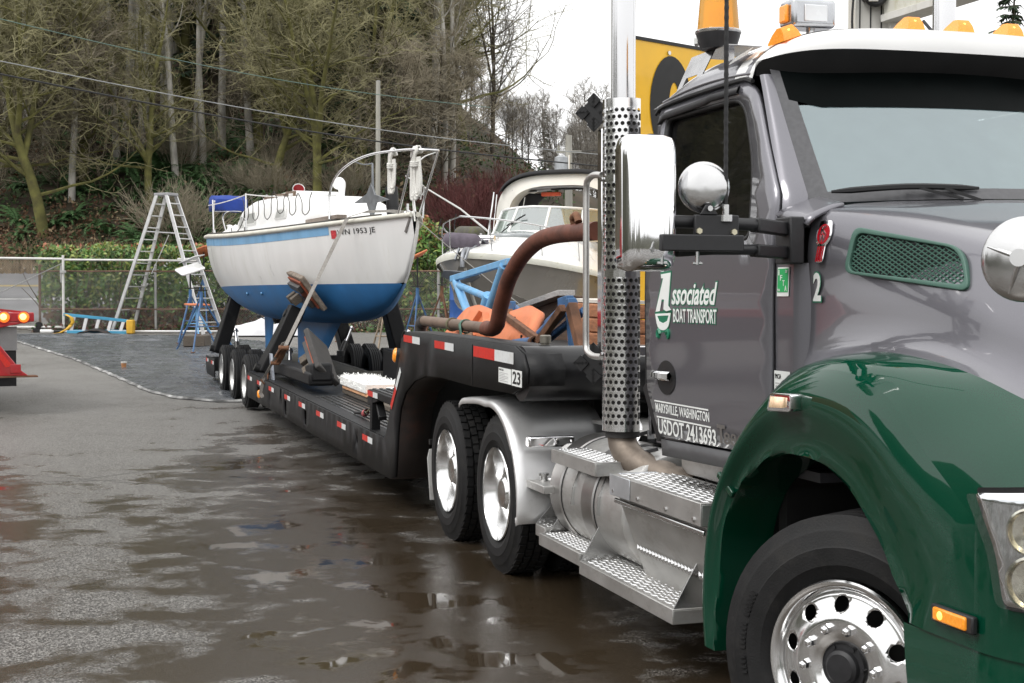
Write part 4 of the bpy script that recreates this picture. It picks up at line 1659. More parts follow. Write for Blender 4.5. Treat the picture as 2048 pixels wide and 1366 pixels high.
mb.box((bx - 0.06, by - 0.118, bz + 0.10), (bx + 0.02, by - 0.10, bz + 0.128), Matrix.Translation((bx, by, 0)) @ Matrix.Rotation(-0.5, 4, 'Z') @ Matrix.Translation((-bx, -by, 0)))
obj('beacon_label', mb, LETTER, bb)
# chrome spot lamp on the roof with amber rear lens
mb = MB()
mb.box((-1.43, -0.745, 3.035), (-1.29, -0.525, 3.165))
sl_ = obj('spot_lamp', mb, pm('lamp_housing', (0.50, 0.51, 0.53), 0.22, 0.9), truck, bevel=0.02, seg=3)
mb = MB()
mb.box((-1.291, -0.69, 3.06), (-1.283, -0.575, 3.135))
obj('spot_lens', mb, pm('frosted_lens', (0.78, 0.80, 0.82), 0.25, var=0.05), sl_, bevel=0.004)
mb = MB()
mb.box((-1.40, -0.762, 3.06), (-1.33, -0.742, 3.14))
obj('amber_cap', mb, AMBER, sl_, bevel=0.008)
mb = MB()
mb.cyl((-1.36, -0.62, 2.96), (-1.36, -0.62, 3.04), 0.02, 10)
obj('lamp_stud', mb, STAIN, sl_)
mb = MB()
mb.tube([(-1.5, 0.21, 3.0), (-1.56, 0.20, 3.06), (-1.68, 0.18, 3.18)], [0.010, 0.009, 0.008], 8)
obj('roof_antenna', mb, SEAL, truck)
mb = MB()
mb.cyl((-2.40, -0.99, 2.50), (-2.40, -0.99, 2.62), 0.03, 10)
mb.box((-2.46, -1.0, 2.42), (-2.36, -0.96, 2.66))
obj('stack_clamp', mb, BLACK, truck, bevel=0.005)
# crumpled sticker on the corner of the roof
mb = MB()
mb.grid(lambda u, v: (lerp(-1.56, -1.36, u), -0.905 - 0.02 * v * 0 - 0.038 * (1 - v), lerp(2.885, 2.925, v) + 0.02 * u), 6, 3)
obj('faded_sticker', mb, pm('speckled_film', (0.45, 0.45, 0.44), 0.4, 0.5, var=0.9, vs=160), truck)


# ------------------------------------------------ steps, tank and drive fender
def grip(mb, x0, x1, y0, y1, z, nx, ny, L=0.022, w=0.007, h=0.004, ang=0.6):
    """raised lens-shaped lugs on a tread plate"""
    for i in range(nx):
        for j in range(ny):
            x = lerp(x0, x1, (i + 0.5) / nx); y = lerp(y0, y1, (j + 0.5) / ny)
            a = ang if (i + j) % 2 else -ang * 0.2
            c, s_ = cos(a), sin(a)
            P = lambda u, v, q: (x + u * c - v * s_, y + u * s_ + v * c, z + q)
            mb.add([P(-L, 0, 0), P(0, -w, 0), P(L, 0, 0), P(0, w, 0), P(-L * .4, 0, h), P(L * .4, 0, h)],
                   [(0, 1, 4), (1, 5, 4), (1, 2, 5), (2, 3, 5), (3, 4, 5), (3, 0, 4)])


def tray(name, x0, x1, y0, y1, z, hgt, nx, ny, parent=None):
    mb = MB()
    mb.box((x0, y0, z - hgt), (x1, y0 + 0.006, z))
    mb.box((x0, y0 + 0.0061, z - 0.006), (x1, y1, z - 0.0002))
    mb.box((x0, y0 + 0.0061, z - hgt), (x0 + 0.005, y1, z - 0.0062))
    mb.box((x1 - 0.005, y0 + 0.0061, z - hgt), (x1, y1, z - 0.0062))
    t_ = obj(name, mb, ALU, parent or truck, bevel=0.003)
    m2 = MB()
    grip(m2, x0 + 0.02, x1 - 0.02, y0 + 0.025, y1 - 0.02, z, nx, ny)
    g_ = obj('tread_grip', m2, POLISH, t_, 0)
    g_['kind'] = 'stuff'
    return t_


low = tray('lower_step', -2.83, -1.545, -1.215, -0.94, 0.362, 0.072, 28, 7)
mb = MB()
for x in (-2.83, -1.56):                                     # gussets at the ends of the step
    mb.prism([(x, -1.21, 0.355), (x, -0.95, 0.295), (x, -0.93, 0.79), (x, -0.965, 0.79)], (0.008, 0, 0))
obj('step_gusset', mb, STAIN, low, bevel=0.001)
up = tray('upper_step', -2.37, -1.26, -1.205, -0.86, 0.895, 0.105, 24, 8)
mb = MB()
mb.cyl((-2.37, -1.16, 0.85), (-2.37, -0.9, 0.85), 0.05, 14)
mb.box((-2.378, -1.2055, 0.79), (-2.10, -1.2105, 0.897))
obj('step_corner', mb, pm('corner_film', (0.62, 0.64, 0.67), 0.35, 0.7), up, bevel=0.003)
for x in (-2.33, -2.0, -1.65, -1.33):
    mb = MB()
    mb.cyl((x, -1.205, 0.815), (x, -1.212, 0.815), 0.011, 8)
    obj('bolt', mb, STAIN, up, 35)
mb = MB()                                                   # battery box behind the steps
mb.prism([(-2.36, -1.165, 0.775), (-2.36, -1.0, 0.32), (-2.36, -0.55, 0.32), (-2.36, -0.55, 0.79), (-2.36, -1.165, 0.79)], (1.08, 0, 0))
mb.box((-2.3, -0.84, 0.897), (-1.3, -0.80, 1.03))
bbx = obj('battery_box', mb, ALU, truck, bevel=0.006)
mb = MB()
mb.box((-2.37, -1.19, 0.745), (-1.27, -1.17, 0.772))
obj('box_edge', mb, STAIN, bbx, bevel=0.008)
m2 = MB()
for i in range(26):                                          # reflecting ribs on the box front
    x = -2.30 + i * 0.04
    m2.add([(x, -1.085, 0.535), (x + 0.03, -1.080, 0.520), (x + 0.034, -1.070, 0.49), (x + 0.004, -1.075, 0.505), (x + 0.016, -1.092, 0.515)], [(0, 1, 4), (1, 2, 4), (2, 3, 4), (3, 0, 4)])
obj('rib_row', m2, STAIN, bbx, 0)['kind'] = 'stuff'
mb = MB()                                                   # shield plate between the steps and the cab
mb.grid(lambda u, v: (lerp(-2.0, -1.02, u), -0.80 + 0.10 * (1 - u) ** 3, lerp(0.90, 1.10, v) - 0.05 * (1 - u) ** 4), 12, 4)
obj('cab_skirt', mb, ALU, truck, 60, solid=0.006)
mb = MB()
mb.box((-2.6, -0.72, 0.95), (-2.28, -0.6, 1.30))
obj('cab_mount_plate', mb, ALU, truck, bevel=0.006)
mb = MB()
mb.box((-2.33, -0.99, 1.17), (-2.322, -0.92, 1.24))
nt_ = obj('name_plate', mb, pm('dark_plate', (0.12, 0.12, 0.12), 0.4, 0.5), truck)

# fuel tank
mb = MB()
tx0, tx1, ty, tz, tr_ = -3.62, -2.42, -0.80, 0.655, 0.325
mb.lathe([(0.0, -0.02), (0.20, -0.012), (0.29, 0.0), (0.318, 0.02), (tr_, 0.05), (tr_, tx1 - tx0 - 0.05), (0.318, tx1 - tx0 - 0.02), (0.29, tx1 - tx0), (0, tx1 - tx0 + 0.02)], (tx0, ty, tz), (1, 0, 0), 56)
tank = obj('fuel_tank', mb, ALU, truck, 35)
for x in (-3.58, -3.03):
    mb = MB()
    mb.lathe([(tr_ + 0.001, -0.006), (tr_ + 0.010, 0.0), (tr_ + 0.010, 0.17), (tr_ + 0.001, 0.176)], (x, ty, tz), (1, 0, 0), 56)
    obj('tank_strap', mb, pm('strap_steel', (0.42, 0.41, 0.40), 0.35, 1.0, var=0.08), tank, 35)
    mb = MB()
    mb.lathe([(tr_ + 0.001, 0), (tr_ + 0.004, 0.004), (tr_ + 0.004, 0.012), (tr_ + 0.001, 0.016)], (x + 0.18, ty, tz), (1, 0, 0), 48)
    obj('strap_liner', mb, SEAL, tank, 35)
tk = tray('tank_step', -3.56, -2.845, -1.21, -0.99, 0.40, 0.072, 18, 6)
mb = MB()
mb.prism([(-3.60, -1.15, 0.36), (-3.60, -0.75, 0.33), (-3.60, -0.72, 0.92), (-3.60, -0.80, 0.92)], (0.006, 0, 0))
obj('step_gusset', mb, STAIN, tk)
tk2 = tray('tank_step', -3.78, -3.60, -1.16, -0.90, 0.42, 0.07, 4, 6)
mb = MB()
mb.prism([(-3.79, -1.155, 0.42), (-3.79, -0.80, 0.40), (-3.79, -0.75, 0.70), (-3.79, -0.90, 0.70)], (0.006, 0, 0))
obj('step_gusset', mb, STAIN, tk2)
tk3 = tray('upper_tank_step', -3.36, -2.62, -1.20, -0.965, 0.925, 0.075, 18, 6)
for x in (-3.20, -2.78):
    mb = MB()
    mb.beam((x, -1.05, 0.86), (x + 0.03, -1.12, 0.72), 0.028, 0.006, (1, 0, 0))
    mb.beam((x + 0.03, -1.12, 0.72), (x + 0.03, -1.133, 0.62), 0.030, 0.006, (1, 0, 0))
    obj('step_bracket', mb, STAIN, tk3)
tk4 = tray('rear_ledge', -3.90, -3.50, -1.20, -0.94, 0.685, 0.045, 1, 1)
mb = MB()
mb.cyl((-3.74, -1.12, 0.685), (-3.74, -1.12, 0.72), 0.022, 10)
mb.cyl((-3.74, -1.12, 0.72), (-3.74, -1.12, 0.735), 0.034, 10)
mb.cyl((-3.62, -1.10, 0.685), (-3.62, -1.10, 0.71), 0.014, 8)
mb.cyl((-3.64, -1.12, 0.71), (-3.60, -1.06, 0.71), 0.01, 8)
obj('latch', mb, STAIN, tk4)
# white round cap, red and white tag and a bright cone behind the tank
mb = MB()
mb.lathe([(0.0, 0.02), (0.09, 0.015), (0.10, 0.0), (0.0, -0.01)], (-3.66, -0.98, 0.82), (0.5, -0.86, 0.1), 24)
obj('filler_cap', mb, WHITEP, truck, 40)
mb = MB()
mb.box((-3.60, -1.05, 0.74), (-3.52, -1.04, 0.88))
rt = obj('reflector_tag', mb, RED, truck, bevel=0.003)
mb = MB()
mb.beam((-3.60, -1.056, 0.84), (-3.50, -1.056, 0.78), 0.006, 0.032)
obj('tag_stripe', mb, WHITER, rt)
mb = MB()
mb.lathe([(0.0, 0.05), (0.115, 0.0), (0.118, -0.006), (0.0, -0.01)], (-3.20, -0.80, 1.01), (0.4, -0.75, 0.52), 32)
obj('round_cover', mb, STAIN, truck, 30)
mb = MB()
mb.beam((-3.06, -0.93, 0.985), (-2.62, -1.00, 0.955), 0.03, 0.02)
mb.beam((-3.06, -0.93, 0.99), (-2.86, -0.78, 1.06), 0.02, 0.02)
mb.beam((-2.62, -1.00, 0.955), (-2.52, -0.88, 1.0), 0.02, 0.02)
mb.beam((-2.86, -0.78, 1.06), (-2.66, -0.86, 1.03), 0.04, 0.02)
obj('wiper_linkage', mb, BLACK, truck, bevel=0.003)

# polished quarter fender over the front drive wheel
mb = MB()
R_ = 0.62
ctr = (-4.45, 0.517)
prof = [(-5.24, 1.075), (-5.21, 1.095), (-5.1, 1.112), (-4.75, 1.135)]
for i in range(15):
    a = radians(98 - i * 108 / 14)
    prof.append((ctr[0] + (R_ + 0.015) * cos(a), ctr[1] + R_ * sin(a)))
prof.append((-3.845, 0.46))
pp = spline([(x, 0, z) for x, z in prof], 40)
ys_ = [-1.265, -1.262, -1.25, -1.20, -0.95, -0.70, -0.62]
dn = [0.05, 0.02, 0.006, 0, -0.006, 0, 0.004]
mb.loft([[(p.x + (ctr[0] - p.x) * d * (0.6), y, p.z - d * (0.9 if p.z > 0.9 else 0.35)) for p in pp] for y, d in zip(ys_, dn)])
qf = obj('drive_fender', mb, pm('brushed_fender_aluminium', (0.83, 0.83, 0.83), 0.38, 0.72, var=0.04, vs=3, rvar=0.10, dirt=((0.42, 0.41, 0.40), 0.5, 5.0), dfrom=0.58), truck, 50, solid=0.006)
mb = MB()
mb.box((-3.86, -1.20, 0.885), (-3.79, -0.90, 0.955))
obj('fender_bracket', mb, CHROME, qf, bevel=0.012)
mb = MB()
mb.tube(spline([(-3.785, -1.02, 0.91), (-3.765, -1.02, 0.94), (-3.765, -0.93, 0.94), (-3.785, -0.92, 0.91)], 12), 0.008, 8)
obj('bracket_handle', mb, STAIN, qf)
# mud flaps
mb = MB()
mb.prism([(-6.33, -1.23, 0.55), (-6.33, -1.215, 0.62), (-6.33, -0.62, 0.70), (-6.33, -0.60, 0.23), (-6.33, -1.21, 0.22)], (0.010, 0, 0))
mf = obj('mud_flap', mb, WHITEFLAP, truck, bevel=0.002)
mb = MB()
mb.prism([(-6.33, 1.23, 0.62), (-6.33, 0.62, 0.70), (-6.33, 0.60, 0.23), (-6.33, 1.21, 0.22)], (0.010, 0, 0))
obj('mud_flap', mb, WHITEFLAP, truck)
mb = MB()
for s in (-1, 1):
    mb.box((-6.32, s * 0.45, 0.66), (-6.28, s * 1.22, 0.70))
obj('flap_hanger', mb, DARK, truck)

# =================================================================== lowboy boat trailer
TT = radians(18.5)
PITCH = radians(1.15)
TBLACK = pm('worn_black_paint', (0.011, 0.011, 0.012), 0.48, var=0.25, vs=3, bump=0.12, bs=50, dirt=((0.075, 0.072, 0.068), 0.5, 2.6), dfrom=0.57, coat=0.0, spec=0.25)
DECK = pm('deck_steel', (0.040, 0.040, 0.040), 0.36, 0.4, var=0.3, vs=8, dirt=((0.11, 0.105, 0.095), 0.5, 3.0))
WOOD = pm('weathered_timber', (0.115, 0.095, 0.075), 0.85, var=0.35, vs=14, bump=0.5, bs=40, stretch=(1, 1, 6))
TUBE = pm('black_tank_paint', (0.011, 0.011, 0.012), 0.35, var=0.2, vs=4, dirt=((0.08, 0.08, 0.08), 0.6, 6.0), dfrom=0.60)
WHEELP = pm('dull_wheel', (0.52, 0.52, 0.51), 0.40, 0.8, var=0.12, vs=5, dirt=((0.22, 0.20, 0.18), 0.5, 6.0))
ORANGE = pm('orange_plywood_paint', (0.64, 0.20, 0.085), 0.6, var=0.12, vs=5, dirt=((0.45, 0.16, 0.08), 0.5, 6.0))
CARPET = pm('worn_carpet', (0.22, 0.18, 0.145), 0.95, var=0.4, vs=20, bump=0.6, bs=120)
HYD = pm('hydraulic_rod', (0.70, 0.70, 0.72), 0.15, 1.0)

K0 = Vector((0.8693, 10.3142, 0))
trailer = thing('boat_trailer', 'long low black flatbed trailer with red and white tape, carrying the blue and white sailboat', 'trailer', K0, (0, PITCH, TT - pi / 2))
# Blender's Y rotation of +PITCH tips +X down, so the rear of the trailer rides higher


def Tpt(x, y, z):
    """trailer point to world"""
    M = Matrix.Translation(K0) @ Euler((0, PITCH, TT - pi / 2)).to_matrix().to_4x4()
    return M @ Vector((x, y, z))


# side rails: plate with the gooseneck arch
side = rpoly([(-15.66, 0.495), (-14.45, 0.50), (-14.45, 0.19), (-15.5, 0.19), (-15.66, 0.27)], [.01, .01, .01, .05, .02], 3)
rail_plate = [(-10.55, 0.55), (-2.02, 0.565), (-1.90, 0.62), (-1.76, 1.30)]
mb = MB()
main = [(-10.55, 0.215), (-10.55, 0.553), (-2.30, 0.566)] + [(-2.24, 0.60)] + [(-1.76, 1.30), (-1.70, 1.44), (-1.56, 1.505), (0.9, 1.532)]
main += [(1.15, 1.530), (1.32, 1.49), (1.40, 1.40), (1.38, 1.31), (1.12, 1.235)]
main += [(0.28, 1.215), (-0.55, 1.215), (-0.95, 1.195), (-1.30, 1.13), (-1.58, 1.02), (-1.74, 0.88), (-1.82, 0.70), (-1.90, 0.29), (-2.08, 0.25)]
for sgn in (-1, 1):
    mb = MB()
    mb.panel(main, [circ(-3.37, 0.425, 0.035, 14, 0.045), [(-6.1, 0.29), (-5.96, 0.29), (-5.96, 0.45), (-6.1, 0.45)], [(-7.42, 0.27), (-7.28, 0.27), (-7.28, 0.44), (-7.42, 0.44)], [(-8.55, 0.31), (-8.5, 0.31), (-8.5, 0.43), (-8.55, 0.43)], [(-9.6, 0.28), (-9.35, 0.28), (-9.35, 0.43), (-9.6, 0.43)]], lambda x, z: (x, sgn * 1.290, z), 0.25)
    r_ = obj('side_rail', mb, TBLACK, trailer, 30, solid=0.02)
    mb = MB()
    mb.panel(side, [], lambda x, z: (x, sgn * 1.290, z), 0.3)
    obj('tail_rail', mb, TBLACK, trailer, 30, solid=0.02)
    # top lip of the rail
    mb = MB()
    mb.box((-10.55, sgn * 1.275, 0.552), (-2.2, sgn * 1.13, 0.567))
    mb.loft([[(x, sgn * y, z) for x, z in main[3:14]] for y in (1.28, 1.05)])
    obj('rail_flange', mb, TBLACK, r_, 40, solid=0.008)
    mb = MB()
    mb.loft([[(x, sgn * y, z) for x, z in main[13:]] for y in (1.28, 1.02)])
    obj('arch_plate', mb, pm('primer_black', (0.020, 0.014, 0.012), 0.7, var=0.4, dirt=((0.09, 0.03, 0.018), 0.7, 2.0)), r_, 40, solid=0.01)
    mb = MB()
    mb.box((0.272, sgn * 1.301, 1.22), (0.280, sgn * 1.304, 1.50))
    obj('weld_seam', mb, TBLACK, r_)
# swung plate behind the deck end: sloping wing of the gooseneck
mb = MB()
mb.prism([(-2.32, -1.25, 0.57), (-2.02, -1.25, 0.57), (-1.72, -1.25, 1.32), (-1.80, -1.25, 1.30)], (0, 0.02, 0))
mb.prism([(-2.28, 0.9, 0.57), (-2.02, 0.9, 0.57), (-1.72, 0.9, 1.36), (-1.80, 0.9, 1.34)], (0, 0.02, 0))
obj('gooseneck_gusset', mb, TBLACK, trailer, bevel=0.004)
mb = MB()
mb.box((-1.90, -1.26, 0.58), (-1.86, 1.26, 1.40))
mb.box((-1.7, -1.05, 1.30), (1.0, 1.05, 1.42))
mb.box((-1.5, -0.6, 1.15), (1.1, 0.6, 1.30))
obj('gooseneck_frame', mb, DARK, trailer, bevel=0.01)
# big cross tube at the nose, with filler
mb = MB()
mb.cyl((1.20, -1.27, 1.365), (1.20, 1.28, 1.365), 0.170, 40)
nose = obj('nose_tube', mb, TUBE, trailer, 50)
mb = MB()
mb.lathe([(0.028, 0), (0.028, 0.03), (0.036, 0.032), (0.036, 0.075), (0.030, 0.08), (0, 0.08)], (1.06, -1.06, 1.515), (0, 0, 1), 14)
obj('filler_neck', mb, pm('tarnished_brass', (0.28, 0.26, 0.22), 0.5, 0.7, var=0.2), nose, 40)
# deck: ribbed planks between the rails, each rib a bar
mb = MB()
mb.box((-10.5, -1.13, 0.50), (-2.25, 1.27, 0.545))
mb.box((-15.6, -0.50, 0.42), (-10.5, 0.50, 0.50))
mb.box((-15.64, -1.28, 0.22), (-15.55, 1.28, 0.47))
mb.box((-10.56, -1.28, 0.22), (-10.50, 1.28, 0.54))
obj('deck', mb, DECK, trailer, bevel=0.006)
for k in range(12):
    y = -1.10 + k * 0.066
    mb = MB()
    mb.box((-6.55 if k < 8 else -4.4, y, 0.546), (-2.35, y + 0.030, 0.560))
    obj('deck_rib', mb, pm('wet_rib', (0.10, 0.10, 0.10), 0.30, 0.6, var=0.3, vs=6), trailer)
# raised inner beams
mb = MB()
mb.prism([(-8.9, 0.25, 0.55), (-4.3, 0.25, 0.55), (-4.3, 0.25, 0.90), (-8.9, 0.25, 0.96)], (0, 0.40, 0))
mb.box((-10.2, 0.95, 0.55), (-2.3, 1.25, 0.68))
obj('centre_beam', mb, TBLACK, trailer, bevel=0.02)
for x in (-8.0, -6.6, -5.2):
    mb = MB()
    mb.cyl((x, 0.5, 0.94), (x, 0.5, 0.955), 0.05, 12)
    obj('bolt_boss', mb, SEAL, trailer)
# step plate and post by the gooseneck
mb = MB()
mb.box((-3.02, -1.26, 0.566), (-2.94, -1.18, 0.86))
mb.box((-3.05, -1.27, 0.86), (-2.02, -0.86, 0.925))
po = obj('guard_post', mb, TBLACK, trailer, bevel=0.006)
for k in range(6):
    mb = MB()
    mb.box((-3.0, -1.24 + k * 0.062, 0.926), (-2.1, -1.21 + k * 0.062, 0.936))
    obj('tread_rib', mb, pm('wet_rib', (0.1, 0.1, 0.1)), po)


def tape(x0, x1, z0, z1, parent, y=-1.3045, split=0.55, slope=0.0):
    mb = MB()
    xm = lerp(x0, x1, split)
    mb.box((x0, y, z0), (xm, y + 0.002, z1))
    mb2 = MB()
    mb2.box((xm, y, z0), (x1, y + 0.002, z1))
    obj('red_tape', mb, RED, parent)
    obj('white_tape', mb2, WHITER, parent)


for x in (-2.93, -4.07, -5.17, -6.23, -7.2, -8.4, -9.4, -10.29):
    tape(x - 0.20, x + 0.20, 0.462, 0.515, trailer)
for x in (-15.55, -14.8):
    tape(x - 0.05, x + 0.30, 0.40, 0.455, trailer)
tape(-1.61, -1.11, 1.425, 1.480, trailer)
tape(-0.68, -0.175, 1.425, 1.480, trailer)
tape(0.31, 1.155, 1.420, 1.492, trailer)
tape(-3.05, -2.66, 0.870, 0.918, trailer, -1.275)
for (a, b, nm, mt) in (((-1.775, 1.19), (-1.93, 1.03), 'white_tape', WHITER), ((-1.93, 1.03), (-2.10, 0.855), 'red_tape', RED)):
    mb = MB()
    a = (a[0] + 0.06, a[1]); b = (b[0] + 0.06, b[1])
    mb.beam((a[0], -1.3035, a[1]), (b[0], -1.3035, b[1]), 0.055, 0.002, (0, 1, 0))
    obj(nm, mb, mt, trailer)
# stickers with the fleet number
def ontrail(name, txt, x, z, w, h, mat, off=1.305, **kw):
    mb = text_mb(txt, w, h, 0.001, **kw)
    mb.v = [(x + p[0], -off - p[2], z + p[1]) for p in mb.v]
    return obj(name, mb, mat, trailer, 0)
mb = MB(); mb.box((0.86, -1.304, 1.290), (1.11, -1.3015, 1.385)); obj('inspection_sticker', mb, LETTER, trailer)
mb = MB(); mb.box((1.125, -1.304, 1.288), (1.315, -1.3015, 1.388)); obj('number_sticker', mb, LETTER, trailer)
ontrail('number_letters', '23', 1.145, 1.300, 0.15, 0.078, SEAL, bold=0.02)
ontrail('inspection_letters', 'FMCSA', 0.875, 1.366, 0.09, 0.012, SEAL)
for k in range(6):
    ontrail('print_line', '-', 0.875, 1.352 - k * 0.010, 0.18 - 0.06 * (k % 3 == 1), 0.002, pm('grey_print', (0.35, 0.35, 0.36)))
# marker lamps
def blamp(x, y, z, r, mat, name='marker_lamp', n=(0, -1, 0)):
    mb = MB()
    n = Vector(n)
    mb.lathe([(0, 0.03), (r * 0.6, 0.028), (r * 0.95, 0.015), (r, 0.0)], (x, y, z), n, 18)
    return obj(name, mb, mat, trailer, 50)
blamp(-9.38, -1.305, 0.345, 0.055, AMBER)
blamp(-1.88, -1.30, 1.30, 0.060, AMBER, n=(-0.2, -0.9, 0.1))
blamp(-15.665, -1.2, 0.33, 0.06, pm('red_lens', (0.65, 0.02, 0.03), 0.25, coat=0.5, emit=(1, .05, .05), estr=0.3), n=(-0.4, -0.9, 0))
mb = MB()
mb.tube(spline([(-1.95, -1.22, 1.33), (-2.0, -1.22, 1.42), (-1.9, -1.22, 1.50), (-1.75, -1.22, 1.42)], 12), 0.008, 6)
obj('lamp_wire', mb, SEAL, trailer)

# wheels: three axles of duals
tyreT = mesh('trailer_tyre', tyre_mb(0.385, 0.215, 0.235, 4), RUBBER, 35)
def small_rim(parent):
    b = MB()
    b.lathe([(0.240, -0.010), (0.243, -0.002), (0.236, 0.008), (0.222, 0.03), (0.216, 0.08), (0.20, 0.10), (0.12, 0.085), (0.085, 0.085), (0.08, 0.02), (0.0, 0.018)], (0, -0.10, 0), (0, 1, 0), 40)
    return obj('rim', b, WHEELP, parent, 35)
first = None
for ax in (-11.10, -12.42, -13.74):
    for yy in (-1.165, -0.915, 0.915, 1.165):
        o = obj('trailer_tyre', tyreT, None, trailer)
        o.location = (ax, yy, 0.385)
        if yy < -1:
            small_rim(o)
mb = MB()
for ax in (-11.10, -12.42, -13.74):
    mb.cyl((ax, -1.1, 0.385), (ax, 1.1, 0.385), 0.06, 10)
for s in (-1, 1):
    mb.box((-15.5, s * 0.5 - 0.06, 0.2), (-2.1, s * 0.5 + 0.06, 0.5))
for x in range(-15, -2, 1):
    mb.box((x, -1.25 if x > -10 else -0.6, 0.26), (x + 0.08, 1.25 if x > -10 else 0.6, 0.40))
obj('underframe', mb, DARK, trailer)


# swinging hydraulic arms with padded heads that carry the hull
def arm_at(x, s, lean, L, w=0.34, pad_c=None, padn=None, dirx=0.0, label=None, pw=0.62, ph=0.5):
    base = Vector((x, s * 1.08, 0.55))
    top = Vector((x + dirx, s * (1.08 - lean), 0.55 + L))
    mb = MB()
    d = (top - base).normalized()
    out = Vector((0, -s, 0))
    # tapered channel, wider at the foot
    fx = Vector((1, 0, 0))
    k = 0.5
    a = [base - fx * w, base + fx * w * 0.75, lerp(base, top, 0.45) + fx * w * 0.62, top + fx * w * 0.36, top - fx * w * 0.36, lerp(base, top, 0.45) - fx * w * 0.62]
    nrm = d.cross(fx).normalized()
    mb.prism([p + nrm * 0.11 for p in a], nrm * -0.22)
    ar = obj('hull_arm', mb, TBLACK, trailer, bevel=0.02)
    mb = MB()
    mb.cyl(lerp(base, top, 0.86) - nrm * 0.13, lerp(base, top, 0.86) + nrm * 0.13, 0.055, 16)
    mb.cyl(base - nrm * 0.16 + Vector((0, 0, .03)), base + nrm * 0.16 + Vector((0, 0, .03)), 0.06, 14)
    obj('pivot_pin', mb, DECK, ar, 40)
    # ram
    mb = MB()
    r0 = base + Vector((0.55, s * -0.25, 0.0)); r1_ = lerp(base, top, 0.42) + fx * 0.16 + nrm * 0.14
    mb.cyl(r0, lerp(r0, r1_, 0.45), 0.05, 14)
    mb.cyl(r0 + Vector((0, 0, -0.02)), r0 + Vector((0, 0, 0.06)), 0.07, 10)
    obj('ram_barrel', mb, DECK, ar, 40)
    mb = MB()
    mb.cyl(lerp(r0, r1_, 0.45), r1_, 0.030, 12)
    mb.cyl(lerp(r0, r1_, 0.94), r1_, 0.048, 12)
    obj('ram_rod', mb, HYD, ar, 40)
    return ar, top


def head(ar, c, n, xdir, w, h, bmat=None):
    """padded head: carpeted timber board on a steel channel with wedges"""
    c = Vector(c); n = Vector(n).normalized(); X = Vector(xdir).normalized()
    X = (X - n * X.dot(n)).normalized()
    Y = n.cross(X)
    M = Matrix((X, Y, n)).transposed().to_4x4()
    M.translation = c
    mb = MB(); mb.box((-w / 2, -h / 2, -0.07), (w / 2, h / 2, 0.0), M)
    obj('pad_board', mb, bmat or CARPET, ar, bevel=0.015)
    mb = MB(); mb.box((-w * .42, -h * .40, -0.10), (w * .42, h * .40, -0.071), M)
    obj('pad_plate', mb, pm('red_oxide_edge', (0.26, 0.065, 0.03), 0.7, var=0.4, vs=7), ar, bevel=0.006)
    for q in (-0.22, 0.24):
        mb = MB(); mb.box((-w * .36, h * q - 0.05, -0.16), (w * .36, h * q + 0.05, -0.101), M)
        obj('pad_channel', mb, DECK, ar, bevel=0.006)
    for q in (-0.16, 0.10):
        mb = MB(); mb.box((w * q - 0.06, -0.06, -0.30), (w * q + 0.06, 0.06, -0.161), M)
        obj('wedge_block', mb, WOOD, ar, bevel=0.008)
    return ar

# arms in use: two hold the near bilge, two the far bilge, one lies folded on the deck
for (x, s, lean, L, dx) in ((-15.6, -1, 0.30, 1.02, 0.10), (-10.35, -1, 0.42, 0.92, 0.15), (-15.0, 1, 0.30, 0.95, 0.1), (-11.0, 1, 0.34, 1.22, 0.1)):
    ar, top = arm_at(x, s, lean, L, dirx=dx, w=0.30)
    n = Vector((0.03, -s * 0.80, 0.60))
    head(ar, top + Vector((0.10, -s * 0.14, 0.26)), n, (1, 0, -0.10), 1.0, 0.56)
mb = MB()
mb.beam((-9.6, -0.98, 0.70), (-6.9, -0.95, 0.72), 0.30, 0.16)
mb.beam((-7.4, -0.95, 0.74), (-6.9, -0.95, 0.80), 0.26, 0.22)
fa = obj('folded_arm', mb, TBLACK, trailer, bevel=0.03)
head(fa, Vector((-7.25, -0.86, 0.98)), Vector((0.35, 0.72, 0.60)), (1, 0.1, -0.55), 0.78, 0.40, pm('black_pad_rubber', (0.045, 0.042, 0.04), 0.8, var=0.3, vs=8))
mb = MB()
mb.prism([(-8.95, -1.22, 0.57), (-8.80, -1.22, 0.57), (-8.98, -1.22, 0.90), (-9.10, -1.22, 0.90)], (0, 0.03, 0))
obj('strap_stake', mb, pm('bluish_steel', (0.30, 0.32, 0.36), 0.5, 0.6), trailer, bevel=0.004)

# =================================================================== sailboat
BH = radians(24.7)
B0 = Vector((-1.22, 17.85, 1.99))
sail_boat = thing('sailboat', 'white sailboat with blue bottom and pale blue stripe, strapped upright on the long black trailer', 'sailboat', B0, (0, 0, BH - pi / 2))
LB = 7.75


def Bpt(x, y, z):
    M = Matrix.Translation(B0) @ Euler((0, 0, BH - pi / 2)).to_matrix().to_4x4()
    return M @ Vector((x, y, z))


